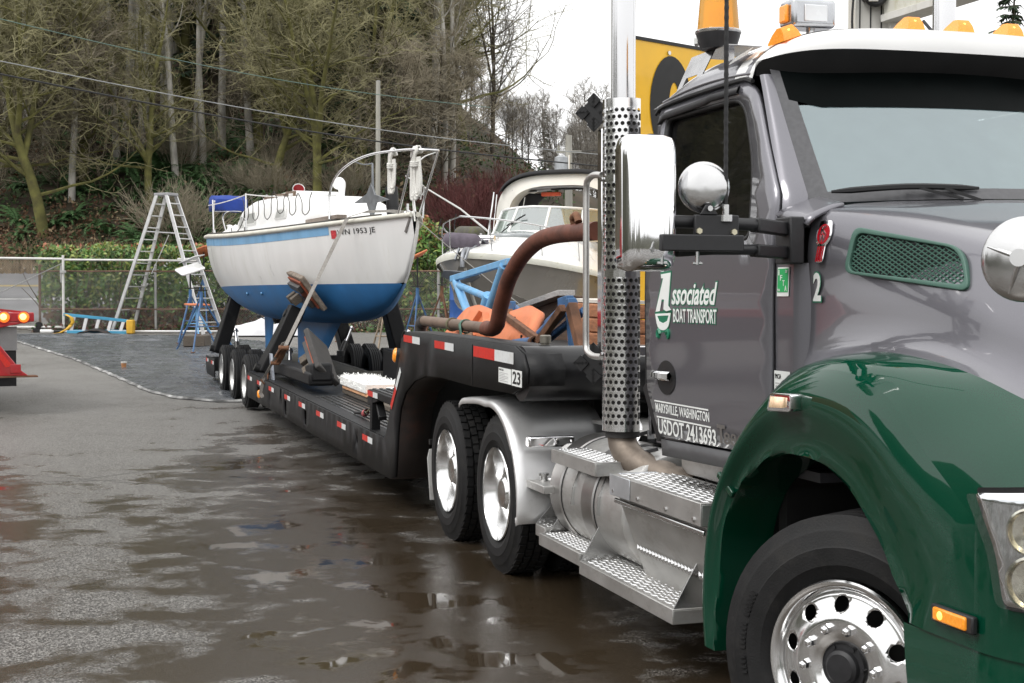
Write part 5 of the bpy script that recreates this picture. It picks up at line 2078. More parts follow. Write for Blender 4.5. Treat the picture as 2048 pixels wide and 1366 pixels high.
GEL = pm('aged_gelcoat', (0.80, 0.80, 0.79), 0.32, var=0.05, vs=1.5, coat=0.25, dirt=((0.56, 0.54, 0.42), 0.35, 1.6), dfrom=0.56, stretch=(2.5, 2.5, 0.5))
DECKW = pm('deck_gelcoat', (0.84, 0.84, 0.83), 0.4, var=0.04, vs=3, dirt=((0.6, 0.6, 0.55), 0.4, 3.0), dfrom=0.58)
BOTT = pm('blue_bottom_paint', (0.026, 0.150, 0.37), 0.5, var=0.16, vs=3, dirt=((0.045, 0.17, 0.36), 0.6, 2.5), dfrom=0.54)
STRIPE = pm('faded_blue_stripe', (0.20, 0.42, 0.66), 0.4, var=0.12, vs=3, dirt=((0.09, 0.26, 0.48), 0.7, 5.0), dfrom=0.52, stretch=(1, 1, 0.25))
STEEL = pm('boat_stainless', (0.72, 0.72, 0.72), 0.18, 1.0, var=0.05)
TEAK = pm('grey_teak', (0.17, 0.12, 0.085), 0.75, var=0.3, vs=8, stretch=(6, 1, 1))


def hb(s):           # half breadth at the sheer, s = 0 bow .. 1 stern
    return interp(s, [0, .03, .08, .16, .28, .42, .56, .70, .85, 1.0], [.035, .14, .31, .55, .83, 1.05, 1.15, 1.15, 1.06, .88])


def hbs(s):
    return (hb(s - .02) + hb(s) * 2 + hb(s + .02)) / 4 if s > 0.03 else hb(s)


def zs(s):           # sheer
    return 0.87 - 0.10 * sin(pi * min(1, s * 1.05)) + 0.0 * s


def zb(s):           # canoe body
    return interp(s, [0, .03, .07, .12, .20, .32, .48, .62, .76, .90, 1.0], [.60, .12, -.10, -.29, -.45, -.54, -.57, -.55, -.48, -.36, -.24])


def hx_(s, z):
    """x of a section at height z: raked stem, rounded forefoot"""
    rake = 0.62 * (1 - (z - zs(s)) / -0.9) if False else 0
    return -LB * s


def hy(s, z):
    b = hbs(s)
    q = interp(s, [0, .08, .2, .4, .7, 1.0], [0.80, .55, .36, .26, .24, .24])
    t = max(0.0, (z - zb(s)) / (zs(s) - zb(s)))
    return b * min(1.0, t) ** q * (1 + 0.05 * sin(pi * t))


SS = [0, .008, .02, .035, .05, .07, .09, .12, .15, .19, .23, .28, .34, .40, .46, .52, .58, .64, .70, .76, .82, .88, .93, .97, 1.0]


def hullpatch(z0f, z1f, rows, side, s0=0.0, s1=1.0, off=0.0):
    cols = []
    ss = [s for s in SS if s0 < s < s1]
    ss = [s0] + ss + [s1]
    for s in ss:
        col = []
        a = z0f(s); b = z1f(s)
        for j in range(rows + 1):
            z = max(lerp(a, b, j / rows), zb(s))
            y = hy(s, z) + off
            col.append((-LB * s, side * y, z))
        cols.append(col)
    return cols


mb = MB()
for sd_ in (-1, 1):
    mb.loft(hullpatch(zs, lambda s: max(0.0, zb(s)), 10, sd_))
# transom, rounded in
mb.loft([[(-LB - 0.05 * (1 - k * k), k * hy(1.0, z), z) for k in [i / 8 for i in range(-8, 9)]] for z in [lerp(zb(1.0) + .001, zs(1.0), j / 8) for j in range(9)]])
obj('topsides', mb, GEL, sail_boat, 60, fix=True)
mb = MB()
for sd_ in (-1, 1):
    mb.loft(hullpatch(lambda s: 0.002 if zb(s) < 0 else zb(s), lambda s: zb(s), 12, sd_, 0.055, 1.0, 0.002))
obj('bottom', mb, BOTT, sail_boat, 60, fix=True)
mb = MB()
for sd_ in (-1, 1):
    mb.loft(hullpatch(lambda s: zs(s) - 0.05, lambda s: zs(s) - 0.155 - 0.015 * s, 4, sd_, 0.20, 0.998, 0.004))
obj('cove_stripe', mb, STRIPE, sail_boat, 60)
# skeg in front of the rudder, fin keel and rudder
def foil(name, pts_top, pts_bot, thick, mat, n=12):
    mb = MB()
    (xa, za), (xb, zb_) = pts_top
    (xc, zc), (xd, zd) = pts_bot
    def sec(x0, x1, z0, z1, t):
        out = []
        for i in range(2 * n):
            if i <= n:
                u = i / n; sg = 1
            else:
                u = (2 * n - i) / n; sg = -1
            y = sg * t * (2.6 * sqrt(u) * (1 - u) ** 0.9 * 0.62)
            out.append((lerp(x0, x1, u), y, lerp(z0, z1, u)))
        return out
    rows = []
    for k in range(7):
        t = k / 6
        rows.append(sec(lerp(xa, xc, t), lerp(xb, xd, t), lerp(za, zc, t), lerp(zb_, zd, t), thick * lerp(1, .8, t)))
    for r in rows:
        r.append(r[0])
    mb.loft(rows)
    mb.add(rows[-1][:-1], [tuple(range(2 * n))])
    return obj(name, mb, mat, sail_boat, 60)
foil('keel', ((-2.85, -0.45), (-5.25, -0.45)), ((-4.20, -1.30), (-5.20, -1.34)), 0.13, BOTT)
foil('rudder', ((-6.55, -0.20), (-7.30, -0.05)), ((-6.85, -1.10), (-7.20, -1.10)), 0.05, BOTT)
mb = MB()
mb.cyl((-6.3, 0, -0.55), (-6.3, 0, -0.25), 0.05, 10)
mb.sphere((-6.45, 0, -0.52), 0.08, 10, 8, (1.2, 1, 1.2))
obj('propeller_strut', mb, SEAL, sail_boat)
for s_ in (0.52, 0.62):
    mb = MB()
    x = -LB * s_
    y = hy(s_, -0.12)
    mb.lathe([(0.02, 0), (0.028, 0.012), (0.022, 0.03), (0.012, 0.03)], (x, -y + .004, -0.12), (0, -1, -0.3), 12)
    obj('through_hull', mb, pm('bronze_blue', (0.08, 0.22, 0.40), 0.4, 0.3), sail_boat)
# deck and rub rail
mb = MB()
cols = []
for s in SS:
    b = hbs(s) - 0.01
    cols.append([(-LB * s, b * k / 6, zs(s) - 0.012 + 0.05 * (1 - (k / 6) ** 2)) for k in range(-6, 7)])
mb.loft(cols)
obj('deck', mb, DECKW, sail_boat, 60)
def edge(sd_, dz, out, s0=0.0, s1=1.0):
    return [(-LB * s, sd_ * (hbs(s) + out), zs(s) + dz) for s in SS if s0 <= s <= s1]
for sd_ in (-1, 1):
    mb = MB()
    mb.tube(edge(sd_, -0.012, 0.010), 0.032, 10)
    obj('rub_rail', mb, pm('yellowed_rub_rail', (0.68, 0.66, 0.58), 0.5, var=0.1), sail_boat, 60)
    mb = MB()
    mb.tube(edge(sd_, 0.030, -0.025, 0.06), 0.016, 6)
    obj('toe_rail', mb, pm('dark_toe_rail', (0.05, 0.045, 0.04), 0.6, var=0.2), sail_boat, 60)
mb = MB()
mb.tube([(-LB - 0.02, k * hbs(1.0), zs(1.0) - 0.01) for k in (-1, -.5, 0, .5, 1)], 0.034, 8)
obj('rub_rail', mb, pm('yellowed_rub_rail', (0.68, 0.66, 0.58), 0.5), sail_boat)
mb = MB()
mb.beam((-0.03, -0.045, 0.83), (-0.13, -0.075, 0.64), 0.012, 0.035)
obj('stem_fitting', mb, pm('dull_steel', (0.22, 0.21, 0.20), 0.5, 0.8), sail_boat)

# cabin trunk: front slope, crown, windows
def cab(u, v):
    """u along 0 front..1 aft, v around -1..1"""
    x = lerp(-1.75, -6.45, u)
    w = interp(u, [0, .12, .4, .8, 1], [.34, .52, .70, .76, .72])
    h = interp(u, [0, .04, .12, .22, .40, .60, .80, .90, .96, 1], [.03, .18, .38, .47, .53, .57, .585, .53, .34, .06])
    a = v * pi / 2
    y = w * (abs(sin(a)) ** 0.42) * (1 if a > 0 else -1)
    z = h * (abs(cos(a)) ** 0.50)
    return Vector((x, y, 0.80 + z))
mb = MB()
mb.grid(lambda u, v: cab(u, v * 2 - 1), 40, 40)
cabin = obj('cabin', mb, DECKW, sail_boat, 60)


def cab_side(x, z):
    u = (x + 1.75) / (-4.70)
    best = None
    for k in range(60):
        p = cab(u, -1 + k / 60)
        d = abs(p.z - z)
        if best is None or d < best[0]:
            best = (d, p.y)
    return best[1]


for (x0, x1, z0, z1) in ((-6.02, -5.66, 0.94, 1.135), (-5.50, -4.92, 0.95, 1.16), (-3.95, -3.45, 0.97, 1.125)):
    pl = rpoly([(x0, z0), (x1, z0), (x1 - 0.02, z1), (x0 + 0.10, z1)], 0.05, 4)
    mb = MB()
    mb.panel(pl, [], lambda x, z: (x, cab_side(x, z) - 0.008, z), 0.06)
    wf = obj('window_frame', mb, pm('window_trim', (0.70, 0.70, 0.68), 0.4, var=0.05), cabin, 60, solid=0.016)
    ip = [(lerp((x0 + x1) / 2, x, 0.80), lerp((z0 + z1) / 2, z, 0.74)) for x, z in pl]
    mb = MB()
    mb.panel(ip, [], lambda x, z: (x, cab_side(x, z) - 0.019, z), 0.06)
    obj('window_pane', mb, pm('sky_pale_pane', (0.50, 0.51, 0.49), 0.22, var=0.12, vs=5, coat=0.4), wf, 60)  # pale colour paints in the reflection on the glass
# hatch slide, handrails, cockpit coaming
mb = MB()
mb.box((-5.95, -0.36, 1.36), (-4.2, 0.36, 1.435))
obj('sliding_hatch', mb, DECKW, cabin, bevel=0.02)
for y in (-0.44,):
    for x0, x1 in ((-5.55, -5.0), (-4.9, -4.35), (-4.3, -3.8)):
        mb = MB()
        mb.beam((x0, y, 1.40), (x1, y, 1.385), 0.03, 0.030)
        for q in (0.1, 0.9):
            xx = lerp(x0, x1, q)
            mb.beam((xx, y, 1.28), (xx, y, 1.40), 0.04, 0.03)
        obj('hand_rail', mb, TEAK, cabin, bevel=0.004)
mb = MB()
mb.grid(lambda u, v: (lerp(-6.3, -7.5, u), -0.70 - 0.04 * sin(pi * v), 0.80 + (0.20 - 0.12 * u) * v), 8, 4)
mb.mirror_y()
obj('cockpit_coaming', mb, DECKW, sail_boat, 60, solid=0.06)
for yy in (-0.72, 0.72):
    mb = MB()
    mb.lathe([(0.055, 0), (0.052, 0.03), (0.036, 0.06), (0.036, 0.09), (0.052, 0.115), (0.03, 0.125), (0, 0.13)], (-6.75, yy, 0.90), (0, 0, 1), 16)
    obj('winch', mb, DECKW, sail_boat, 40)
# cowl vents
for x, mat_in, rot in ((-5.15, pm('red_vent_lining', (0.30, 0.015, 0.02), 0.5), 1), (-2.95, DECKW, -1)):
    zt = 0.80 + 0.56 if x < -4 else 0.80 + 0.50
    mb = MB()
    pth = spline([(x, 0.0, zt - 0.02), (x, 0, zt + 0.08), (x + 0.03 * rot, -0.01, zt + 0.14), (x + 0.08 * rot, -0.02, zt + 0.17)], 10)
    mb.tube(pth, [0.045, 0.045, 0.046, 0.048, 0.052, 0.06, 0.07, 0.08, 0.088, 0.092, 0.094], 16, caps=(rot < 0))
    cv = obj('cowl_vent', mb, DECKW, sail_boat, 60, solid=0.006 if rot > 0 else 0)
    if rot > 0:
        mb = MB()
        d = (pth[-1] - pth[-2]).normalized()
        mb.lathe([(0.082, -0.002), (0.05, -0.06), (0.0, -0.08)], pth[-1], d, 20)
        mb.sphere(pth[-1] - d * 0.05 + Vector((0, 0, -0.03)), 0.03, 8, 6)
        obj('vent_lining', mb, mat_in, cv)
# pulpit at the bow, lifeline posts and lines
mb = MB()
hoop = spline([(-1.55, -0.62, 0.86), (-1.62, -0.60, 1.18), (-1.50, -0.55, 1.42), (-1.15, -0.46, 1.58), (-0.6, -0.36, 1.65), (0.1, -0.24, 1.64), (0.45, -0.14, 1.62), (0.56, 0, 1.61),
               (0.45, 0.14, 1.62), (0.1, 0.24, 1.64), (-0.6, 0.36, 1.65), (-1.15, 0.46, 1.58), (-1.50, 0.55, 1.42), (-1.62, 0.60, 1.18), (-1.55, 0.62, 0.86)], 70)
mb.tube(hoop, 0.016, 10)
mb.tube([(0.40, -0.16, 1.62), (-0.20, -0.14, 0.87)], 0.016, 10)
mb.tube([(0.40, 0.16, 1.62), (-0.20, 0.14, 0.87)], 0.016, 10)
mb.tube(spline([(-1.62, 0.60, 1.18), (-0.8, 0.42, 1.18), (-0.05, 0.14, 1.22), (0.08, 0, 1.23)], 12), 0.012, 8)
mb.tube([(-0.75, 0.40, 0.86), (-0.75, 0.42, 1.18)], 0.014, 8)
obj('pulpit', mb, STEEL, sail_boat, 60)
posts = []
for x, lean in ((-7.0, -0.10), (-4.25, -0.05)):
    for sd_ in (-1, 1):
        s = -x / LB
        y = sd_ * (hbs(s) - 0.07)
        mb = MB()
        mb.cyl((x, y, zs(s)), (x, y, zs(s) + 0.10), 0.030, 10)
        mb.cyl((x, y, zs(s) + 0.05), (x + lean, y * 0.99, zs(s) + 0.60), 0.0135, 10)
        obj('stanchion', mb, STEEL, sail_boat, 50)
        posts.append((x + lean, y * 0.99, zs(s) + 0.58))
mb = MB()
mb.tube(spline([(-7.62, -0.55, 0.84), (-7.68, -0.58, 1.28), (-7.72, 0, 1.30), (-7.68, 0.58, 1.28), (-7.62, 0.55, 0.84)], 30), 0.014, 8)
mb.tube([(-7.3, -0.86, 0.84), (-7.62, -0.80, 1.30), (-7.70, -0.4, 1.32)], 0.013, 8)
mb.tube(spline([(-7.62, -0.80, 1.30), (-7.4, -0.83, 1.28), (-7.12, -0.88, 1.44)], 8), 0.011, 8)
obj('stern_rail', mb, STEEL, sail_boat, 60)
def sag(a, b, d, n=10):
    return [tuple(lerp(a[i], b[i], k / n) - (d * sin(pi * k / n) if i == 2 else 0) for i in range(3)) for k in range(n + 1)]
mb = MB()
mb.tube(sag((-7.1, -0.99, 1.36), (-4.3, -1.05, 1.36), 0.02), 0.008, 6)
obj('lifeline', mb, pm('white_lifeline', (0.75, 0.74, 0.72), 0.5), sail_boat)
mb = MB()
for a, b, d in (((-4.30, -1.05, 1.36), (-3.4, -0.72, 1.28), 0.01),):
    mb.tube(sag(a, b, d), 0.008, 6)
obj('lifeline', mb, pm('white_lifeline', (0.75, 0.74, 0.72), 0.5), sail_boat)
# dark lines looping along the cabin side
mb = MB()
hang = [(-5.45, 1.40), (-4.95, 1.40), (-4.3, 1.38), (-3.55, 1.36), (-2.9, 1.28), (-2.3, 1.25), (-1.62, 1.22)]
for (x0, z0), (x1, z1) in zip(hang[:-1], hang[1:]):
    mb.tube([(lerp(x0, x1, k / 12), -0.83 + 0.02 * sin(k), lerp(z0, z1, k / 12) - (0.40 if x0 < -3.6 else 0.30) * (1 - abs(2 * k / 12 - 1) ** 1.4)) for k in range(13)], 0.0065, 5)
mb.tube(spline([(-5.5, -0.77, 1.18), (-5.48, -0.80, 1.05), (-5.7, -0.82, 0.90), (-6.1, -0.82, 0.86), (-6.3, -0.80, 0.95)], 14), 0.008, 5)
mb.tube(spline([(-5.5, -0.77, 1.18), (-5.53, -0.77, 1.10), (-5.45, -0.77, 1.08), (-5.44, -0.77, 1.2)], 10), 0.010, 5)
obj('jib_sheet', mb, pm('dark_rope', (0.05, 0.048, 0.045), 0.8), sail_boat)
mb = MB()
mb.box((-2.75, -0.60, 0.86), (-1.30, -0.46, 0.915))
obj('wooden_plank', mb, pm('old_plank', (0.23, 0.19, 0.16), 0.85, var=0.3, vs=10, stretch=(1, 8, 8)), sail_boat, bevel=0.004)
# windlass, cleats, chrome bits on the foredeck and cabin top
mb = MB()
mb.lathe([(0.04, 0), (0.05, 0.04), (0.035, 0.07), (0, 0.08)], (-0.55, 0.10, 0.86), (0, 0, 1), 14)
mb.lathe([(0.02, 0), (0.028, 0.04), (0.0, 0.06)], (-0.20, 0.0, 0.87), (0, 0, 1), 10)
mb.cyl((-0.12, -0.05, 0.86), (-0.12, -0.05, 1.0), 0.02, 8)
obj('bow_fitting', mb, STEEL, sail_boat, 40)
mb = MB()
mb.cyl((-6.0, -0.25, 1.28), (-6.15, -0.25, 1.50), 0.02, 8)
mb.box((-6.1, -0.30, 1.26), (-5.9, -0.2, 1.33))
obj('deck_fitting', mb, pm('grey_metal', (0.2, 0.2, 0.21), 0.45, 0.7), sail_boat, bevel=0.01)
mb = MB()
mb.box((-3.75, -0.12, 1.24), (-3.35, 0.12, 1.28))
mb.box((-3.65, -0.10, 1.28), (-3.5, 0.1, 1.33))
obj('mast_step', mb, pm('grey_metal', (0.2, 0.2, 0.21), 0.45), sail_boat, bevel=0.006)
# registration
def onhull(name, txt, s_x, z, w, h, mat, off=0.008, **kw):
    mb = text_mb(txt, w, h, 0.001, **kw)
    out = []
    for p in mb.v:
        x = s_x + p[0]
        out.append((x, -(hy(-x / LB, z + p[1]) + off + p[2]), z + p[1] + 0.02 * (p[0])))
    mb.v = out
    return obj(name, mb, mat, sail_boat, 0)
onhull('registration_letters', 'WN 1953 JE', -1.36, 0.622, 0.72, 0.092, SEAL, bold=0.0)
mb = MB()
mb.grid(lambda u, v: (lerp(-1.50, -1.385, u), -(hy(-lerp(-1.50, -1.385, u) / LB, lerp(0.60, 0.71, v)) + 0.008), lerp(0.60, 0.71, v)), 2, 2)
obj('registration_sticker', mb, pm('red_decal', (0.50, 0.04, 0.05), 0.5, var=0.6, vs=60), sail_boat)

# things on the boat that lift off
mb = MB()
prof = [(-0.21, 0), (-0.22, 0.16), (-0.17, 0.235), (-0.04, 0.265), (0.10, 0.255), (0.20, 0.19), (0.21, 0.0)]
mb.loft([[(-7.55 + x * (1.02 - 0.03 * abs(y) / .28), y - 0.55, 1.30 + z * (1 - 0.04 * abs(y) / 0.28) + 0.008 * sin(y * 40 + x * 20)) for x, z in prof] for y in (-0.28, -0.2, -0.1, 0, 0.1, 0.2, 0.28)])
mb.mi = 0
for y in (-0.83, -0.27):
    mb.add([(-7.55 + x * .99, y, 1.30 + z * .96) for x, z in prof], [tuple(range(len(prof)))])
M_ = Matrix.Translation(B0) @ Matrix.Rotation(BH - pi / 2, 4, 'Z')
def to_world(mb): mb.v = [tuple(M_ @ Vector(p)) for p in mb.v]; return mb
cover = obj('covered_grill', to_world(mb), pm('blue_canvas', (0.012, 0.045, 0.27), 0.75, var=0.2, vs=6, bump=0.5, bs=14), None, 40, solid=0.01)
tag(cover, 'bright blue canvas cover over the box clamped to the stern rail of the sailboat', 'canvas cover')
mb = MB()
mb.box((-7.42, -0.40, 1.564), (-7.32, -0.30, 1.568))
# anchor hanging by its line
ap = Vector((-1.25, -0.12, 1.12))
GALV = pm('galvanised_anchor', (0.20, 0.21, 0.22), 0.45, 0.75, var=0.25, vs=10)
mb = MB()
mb.tube([tuple(ap + Vector((0, 0, 0.48))), tuple(ap + Vector((0.01, 0, 0.2))), tuple(ap + Vector((0.03, -0.01, -0.05)))], [0.014, 0.02, 0.024], 8)
mb.prism([ap + Vector((0, 0.0, 0.22)), ap + Vector((0.10, 0.02, 0.06)), ap + Vector((0.52, 0.06, -0.03)), ap + Vector((0.14, 0.02, -0.05)), ap + Vector((0.02, 0, -0.28)), ap + Vector((-0.12, -0.02, -0.04)), ap + Vector((-0.55, -0.06, -0.02)), ap + Vector((-0.12, -0.02, 0.08))], (0.01, -0.03, 0))
mb.tube(sag(tuple(ap + Vector((0, 0, 0.48))), tuple(ap + Vector((-0.02, -0.25, 0.50))), 0.03, 4), 0.01, 6)
anchor = obj('anchor', to_world(mb), GALV, None, 40, bevel=0.006)
tag(anchor, 'grey winged anchor hanging inside the bow rail of the sailboat', 'anchor')
mb = MB()
mb.tube([(-1.05, 0.10, 0.84), (-1.12, 0.10, 1.28)], 0.085, 18)
mb.lathe([(0.088, 0.17), (0.088, 0.20)], (-1.05, 0.10, 0.84), (-0.15, 0, 1), 18)
can = obj('canister', to_world(mb), SEAL, None, 40)
tag(can, 'black upright tube standing on the sailboat foredeck behind the anchor', 'tube')
ROPE = pm('white_rope', (0.74, 0.73, 0.69), 0.85, var=0.12, vs=60, bump=0.6, bs=90)
def coil(x, y, z, L, n, wid, label, tail):
    random.seed(int(L * 100))
    mb = MB()
    for k in range(n):
        o = (k - (n - 1) / 2) * wid / n
        l = L * random.uniform(0.86, 1.0)
        q = random.uniform(0.028, 0.060)
        a = [(x + o, y - 0.030, z - 0.03), (x + o * .5, y - 0.02, z + 0.030), (x + o * .5, y + 0.02, z + 0.030), (x + o * 0.8, y + 0.035, z - 0.05)]
        loop = [(x + o * 0.7 - q, y - 0.030, z - 0.10), (x + o * 0.8 - q * 1.4, y - 0.03, z - l * 0.6), (x + o - q, y - 0.03, z - l * 0.95), (x + o, y - 0.03, z - l), (x + o + q, y - 0.02, z - l * 0.95), (x + o * .8 + q * 1.3, y - 0.01, z - l * 0.55), (x + o * 0.7 + q, y - 0.01, z - 0.1)]
        mb.tube(spline(a[::-1] + loop, 30), 0.0145, 7)
    for t in range(3):
        zz = z - 0.16 - t * 0.022
        mb.tube([(x + (wid * .42 + 0.01) * cos(a), y - 0.02 + 0.05 * sin(a), zz + 0.01 * sin(a * 2)) for a in [i * 2 * pi / 14 for i in range(14)]], 0.011, 6, closed=True)
    if tail:
        mb.tube(spline([(x - 0.02, y - 0.03, z - L * .9), (x - 0.05, y - 0.03, z - L * 1.05), (x - 0.03, y - 0.03, z - L * 1.2), (x + 0.01, y - 0.03, z - L * 1.42)], 12), 0.0115, 7)
        mb.tube(spline([(x + 0.12, y, z - 0.2), (x + 0.16, y, z - 0.4), (x + 0.12, y, z - 0.62)], 8), 0.010, 6)
    r = obj('rope_coil', to_world(mb), ROPE, None, 60)
    tag(r, label, 'rope', 'rope coils hung on the bow rail')
coil(-0.12, -0.24, 1.645, 0.52, 6, 0.13, 'shorter neat coil of white rope hung from the top of the bow rail', False)
coil(0.40, -0.12, 1.63, 0.62, 8, 0.22, 'longer loose coil of white rope with a dangling tail at the bow rail tip', True)
# mooring line from the bow down to the right
mb = MB()
mb.tube(sag((0.02, 0.02, 0.80), (1.3, 0.9, -0.30), 0.02, 10), 0.006, 6)
ml = obj('guy_line', to_world(mb), pm('grey_line', (0.28, 0.27, 0.25), 0.8), None)
tag(ml, 'thin grey line running down from the sailboat stem to the trailer', 'line')

# tie-down strap over the bow, with its ratchet
STRAPM = pm('grey_webbing', (0.34, 0.32, 0.295), 0.8, var=0.15, vs=40, dirt=((0.2, 0.18, 0.16), 0.6, 6.0))
s_a = Bpt(-0.85, -0.34, 0.90); s_b = Bpt(-1.05, -0.47, 0.86)
s_c = Tpt(-8.55, -1.10, 1.02); s_d = Tpt(-9.00, -1.30, 0.57); s_e = Tpt(-9.02, -1.315, 0.33)
tie = thing('tie_down_strap', 'long grey webbing strap slanting over the sailboat bow down to the trailer side', 'strap', s_d)
def ribbon(pts, w, wd):
    mb = MB()
    wd = Vector(wd).normalized() * (w / 2)
    a = [Vector(p) - s_d for p in pts]
    mb.loft([[p - wd for p in a], [p + wd for p in a]])
    return mb
obj('webbing', ribbon([Bpt(-0.9, 0.36, 0.93), Bpt(-0.86, 0, 0.95), s_a + Vector((-.02, -.02, 0.03)), s_b + Vector((-.05, -0.10, 0.0)), s_c], 0.075, (0.9, 0.1, 0.45)), STRAPM, tie, 0, solid=0.004)
obj('strap_tail', ribbon([s_c + Vector((-.02, -.02, 0.05)), lerp(s_c, s_d, .45) + Vector((-.03, 0, 0)), s_d + Vector((0, -.02, 0.02)), s_e + Vector((-.03, 0, .06)), s_e, s_e + Vector((0.04, 0, 0.05)), s_d + Vector((0.03, -.02, -0.03))], 0.05, (0.9, 0, 0.35)), STRAPM, tie, 0, solid=0.004)
mb = MB()
rd = (s_d - s_c)
r0 = s_c + rd * 0.02 - s_d
mb.beam(r0, r0 + rd * 0.52 + Vector((0.05, 0, 0.02)), 0.07, 0.05)
mb.beam(r0 + rd * 0.05, r0 + rd * 0.30, 0.12, 0.03)
mb.cyl(r0 + rd * 0.03 + Vector((0.06, 0, 0.0)), r0 + rd * 0.03 - Vector((0.07, 0, 0)), 0.035, 10)
mb.cyl(r0 + rd * 0.48 + Vector((0.06, 0, 0.0)), r0 + rd * 0.48 - Vector((0.05, 0, 0)), 0.03, 10)
obj('ratchet', mb, RUST, tie, bevel=0.008)
mb = MB()
mb.tube([Vector((0.05, 0, 0.12)), Vector((0.05, -.01, 0.0)), Vector((0.0, -.02, -0.06)), Vector((-0.04, -.02, 0.0))], 0.012, 8)
obj('hook', mb, RUST, tie)

# =================================================================== motor cruiser on the hard
MH = radians(-22)
M0 = Vector((-0.80, 23.6, 0))
cruiser = thing('motor_cruiser', 'white motor cruiser with grey hull, black canopy and bow rail, stored behind the trailer gooseneck', 'motorboat', M0, (0, 0, MH - pi / 2))
HG = pm('grey_hull_gelcoat', (0.27, 0.25, 0.225), 0.22, var=0.10, vs=1.2, coat=0.6, dirt=((0.28, 0.26, 0.22), 0.4, 1.5))
MW = pm('cruiser_white', (0.82, 0.82, 0.80), 0.3, var=0.04, vs=3, coat=0.2, dirt=((0.62, 0.62, 0.50), 0.4, 2.0), dfrom=0.58)
TS = [0, .1, .25, .5, .8, 1.2, 1.7, 2.3, 3.0, 3.8, 4.8, 6.0, 7.2, 8.4]
def mbm(t): return interp(t, [0, .1, .25, .5, .8, 1.2, 1.7, 2.3, 3.0, 4.0, 8.4], [.04, .24, .42, .64, .84, 1.02, 1.18, 1.31, 1.39, 1.43, 1.40])
def mgz(t): return interp(t, [0, 1, 2, 4, 8.4], [2.53, 2.43, 2.33, 2.16, 2.05])
def mcz(t): return interp(t, [0, .5, 1.0, 2, 4, 8.4], [2.40, 2.02, 1.80, 1.58, 1.40, 1.35])
def mkz(t): return interp(t, [0, .4, .8, 1.2, 2.2, 8.4], [2.35, 1.80, 1.36, 1.15, 1.0, 0.95])
mb = MB()
for sd_ in (-1, 1):
    cols = []
    for t in TS:
        g_ = Vector((-t, sd_ * mbm(t) * 0.985, mgz(t) - 0.05)); c_ = Vector((-t, sd_ * mbm(t) * interp(t, [0, 1, 3, 8], [.5, .66, .80, .86]), mcz(t))); k_ = Vector((-t, 0, mkz(t)))
        m_ = g_.lerp(c_, .5) + Vector((0, -sd_ * 0.05 * min(1, t), 0))
        cols.append([g_, g_.lerp(m_, .5) + Vector((0, -sd_ * .012, 0)), m_, m_.lerp(c_, .6), c_, c_ + Vector((0, sd_ * .025, -0.02)), c_.lerp(k_, .5), k_])
    mb.loft(cols)
obj('hull', mb, HG, cruiser, 40, fix=True)
mb = MB()
for sd_ in (-1, 1):
    cols = []
    for t in TS:
        b = mbm(t)
        cols.append([(-t + (0.03 if t == 0 else 0), sd_ * (b + .03), mgz(t) - 0.075), (-t + (0.05 if t == 0 else 0), sd_ * (b + .045), mgz(t) - 0.02), (-t + (0.03 if t == 0 else 0), sd_ * (b + .03), mgz(t) + 0.03)])
    mb.loft(cols)
obj('gunwale', mb, pm('grimy_gunwale', (0.78, 0.77, 0.68), 0.45, var=0.1, vs=6, dirt=((0.34, 0.34, 0.16), 0.7, 6.0), dfrom=0.56, stretch=(1, 1, 3)), cruiser, 60)
def crown(t): return interp(t, [0, .3, 1, 2, 2.8, 4], [.03, .10, .30, .56, .74, .86])
mb = MB()
cols = []
for t in TS:
    b = mbm(t) + .03
    cols.append([(-t, b * k / 10, mgz(t) + .03 + crown(t) * (1 - abs(k / 10) ** 2.6)) for k in range(-10, 11)])
mb.loft(cols)
obj('foredeck', mb, MW, cruiser, 60)
# wrap-round windscreen in panes with white frame
def wsc(a, v):
    """a in -1..1 round the front, v up"""
    th = a * 1.35
    t = 2.75 + 1.55 * (1 - cos(th)) + v * 0.42
    y = 1.22 * sin(th) * (1 - 0.10 * v)
    z = mgz(t) + .03 + crown(t) * (1 - min(1, abs(y) / (mbm(t) + .03)) ** 2.6)
    return Vector((-t, y, lerp(max(z, 2.88) - 0.01, 3.50 - 0.05 * abs(a), v)))
cg = glassm('cruiser_glass', (0.45, 0.56, 0.54), 0.30, 0.25, (0.55, 0.66, 0.64), 0.03)
cuts = [-1.0, -0.62, -0.22, 0.22, 0.62, 1.0]
fm_ = MB()
for a in cuts:
    fm_.tube([wsc(a, v / 4) for v in range(5)], 0.028, 8)
fm_.tube([wsc(-1 + i / 20, 1.0) for i in range(41)], 0.026, 8)
fm_.tube([wsc(-1 + i / 20, 0.0) for i in range(41)], 0.030, 8)
wfr = obj('windscreen_frame', fm_, MW, cruiser, 60)
for a, b in zip(cuts[:-1], cuts[1:]):
    mb = MB()
    mb.grid(lambda u, v: wsc(lerp(a, b, u), v), 8, 4)
    obj('windscreen_pane', mb, cg, wfr, 60)
# cabin sides behind and cockpit darkness
mb = MB()
mb.box((-8.2, -1.25, 2.0), (-4.3, -1.20, 2.95)); mb.box((-8.2, 1.20, 2.0), (-4.3, 1.25, 2.95)); mb.box((-8.3, -1.25, 1.6), (-8.2, 1.25, 2.6))
obj('cockpit_side', mb, MW, cruiser, bevel=0.03)
mb = MB()
mb.box((-5.0, -1.0, 2.2), (-4.6, 1.0, 3.0))
obj('helm_dash', mb, INSIDE, cruiser)
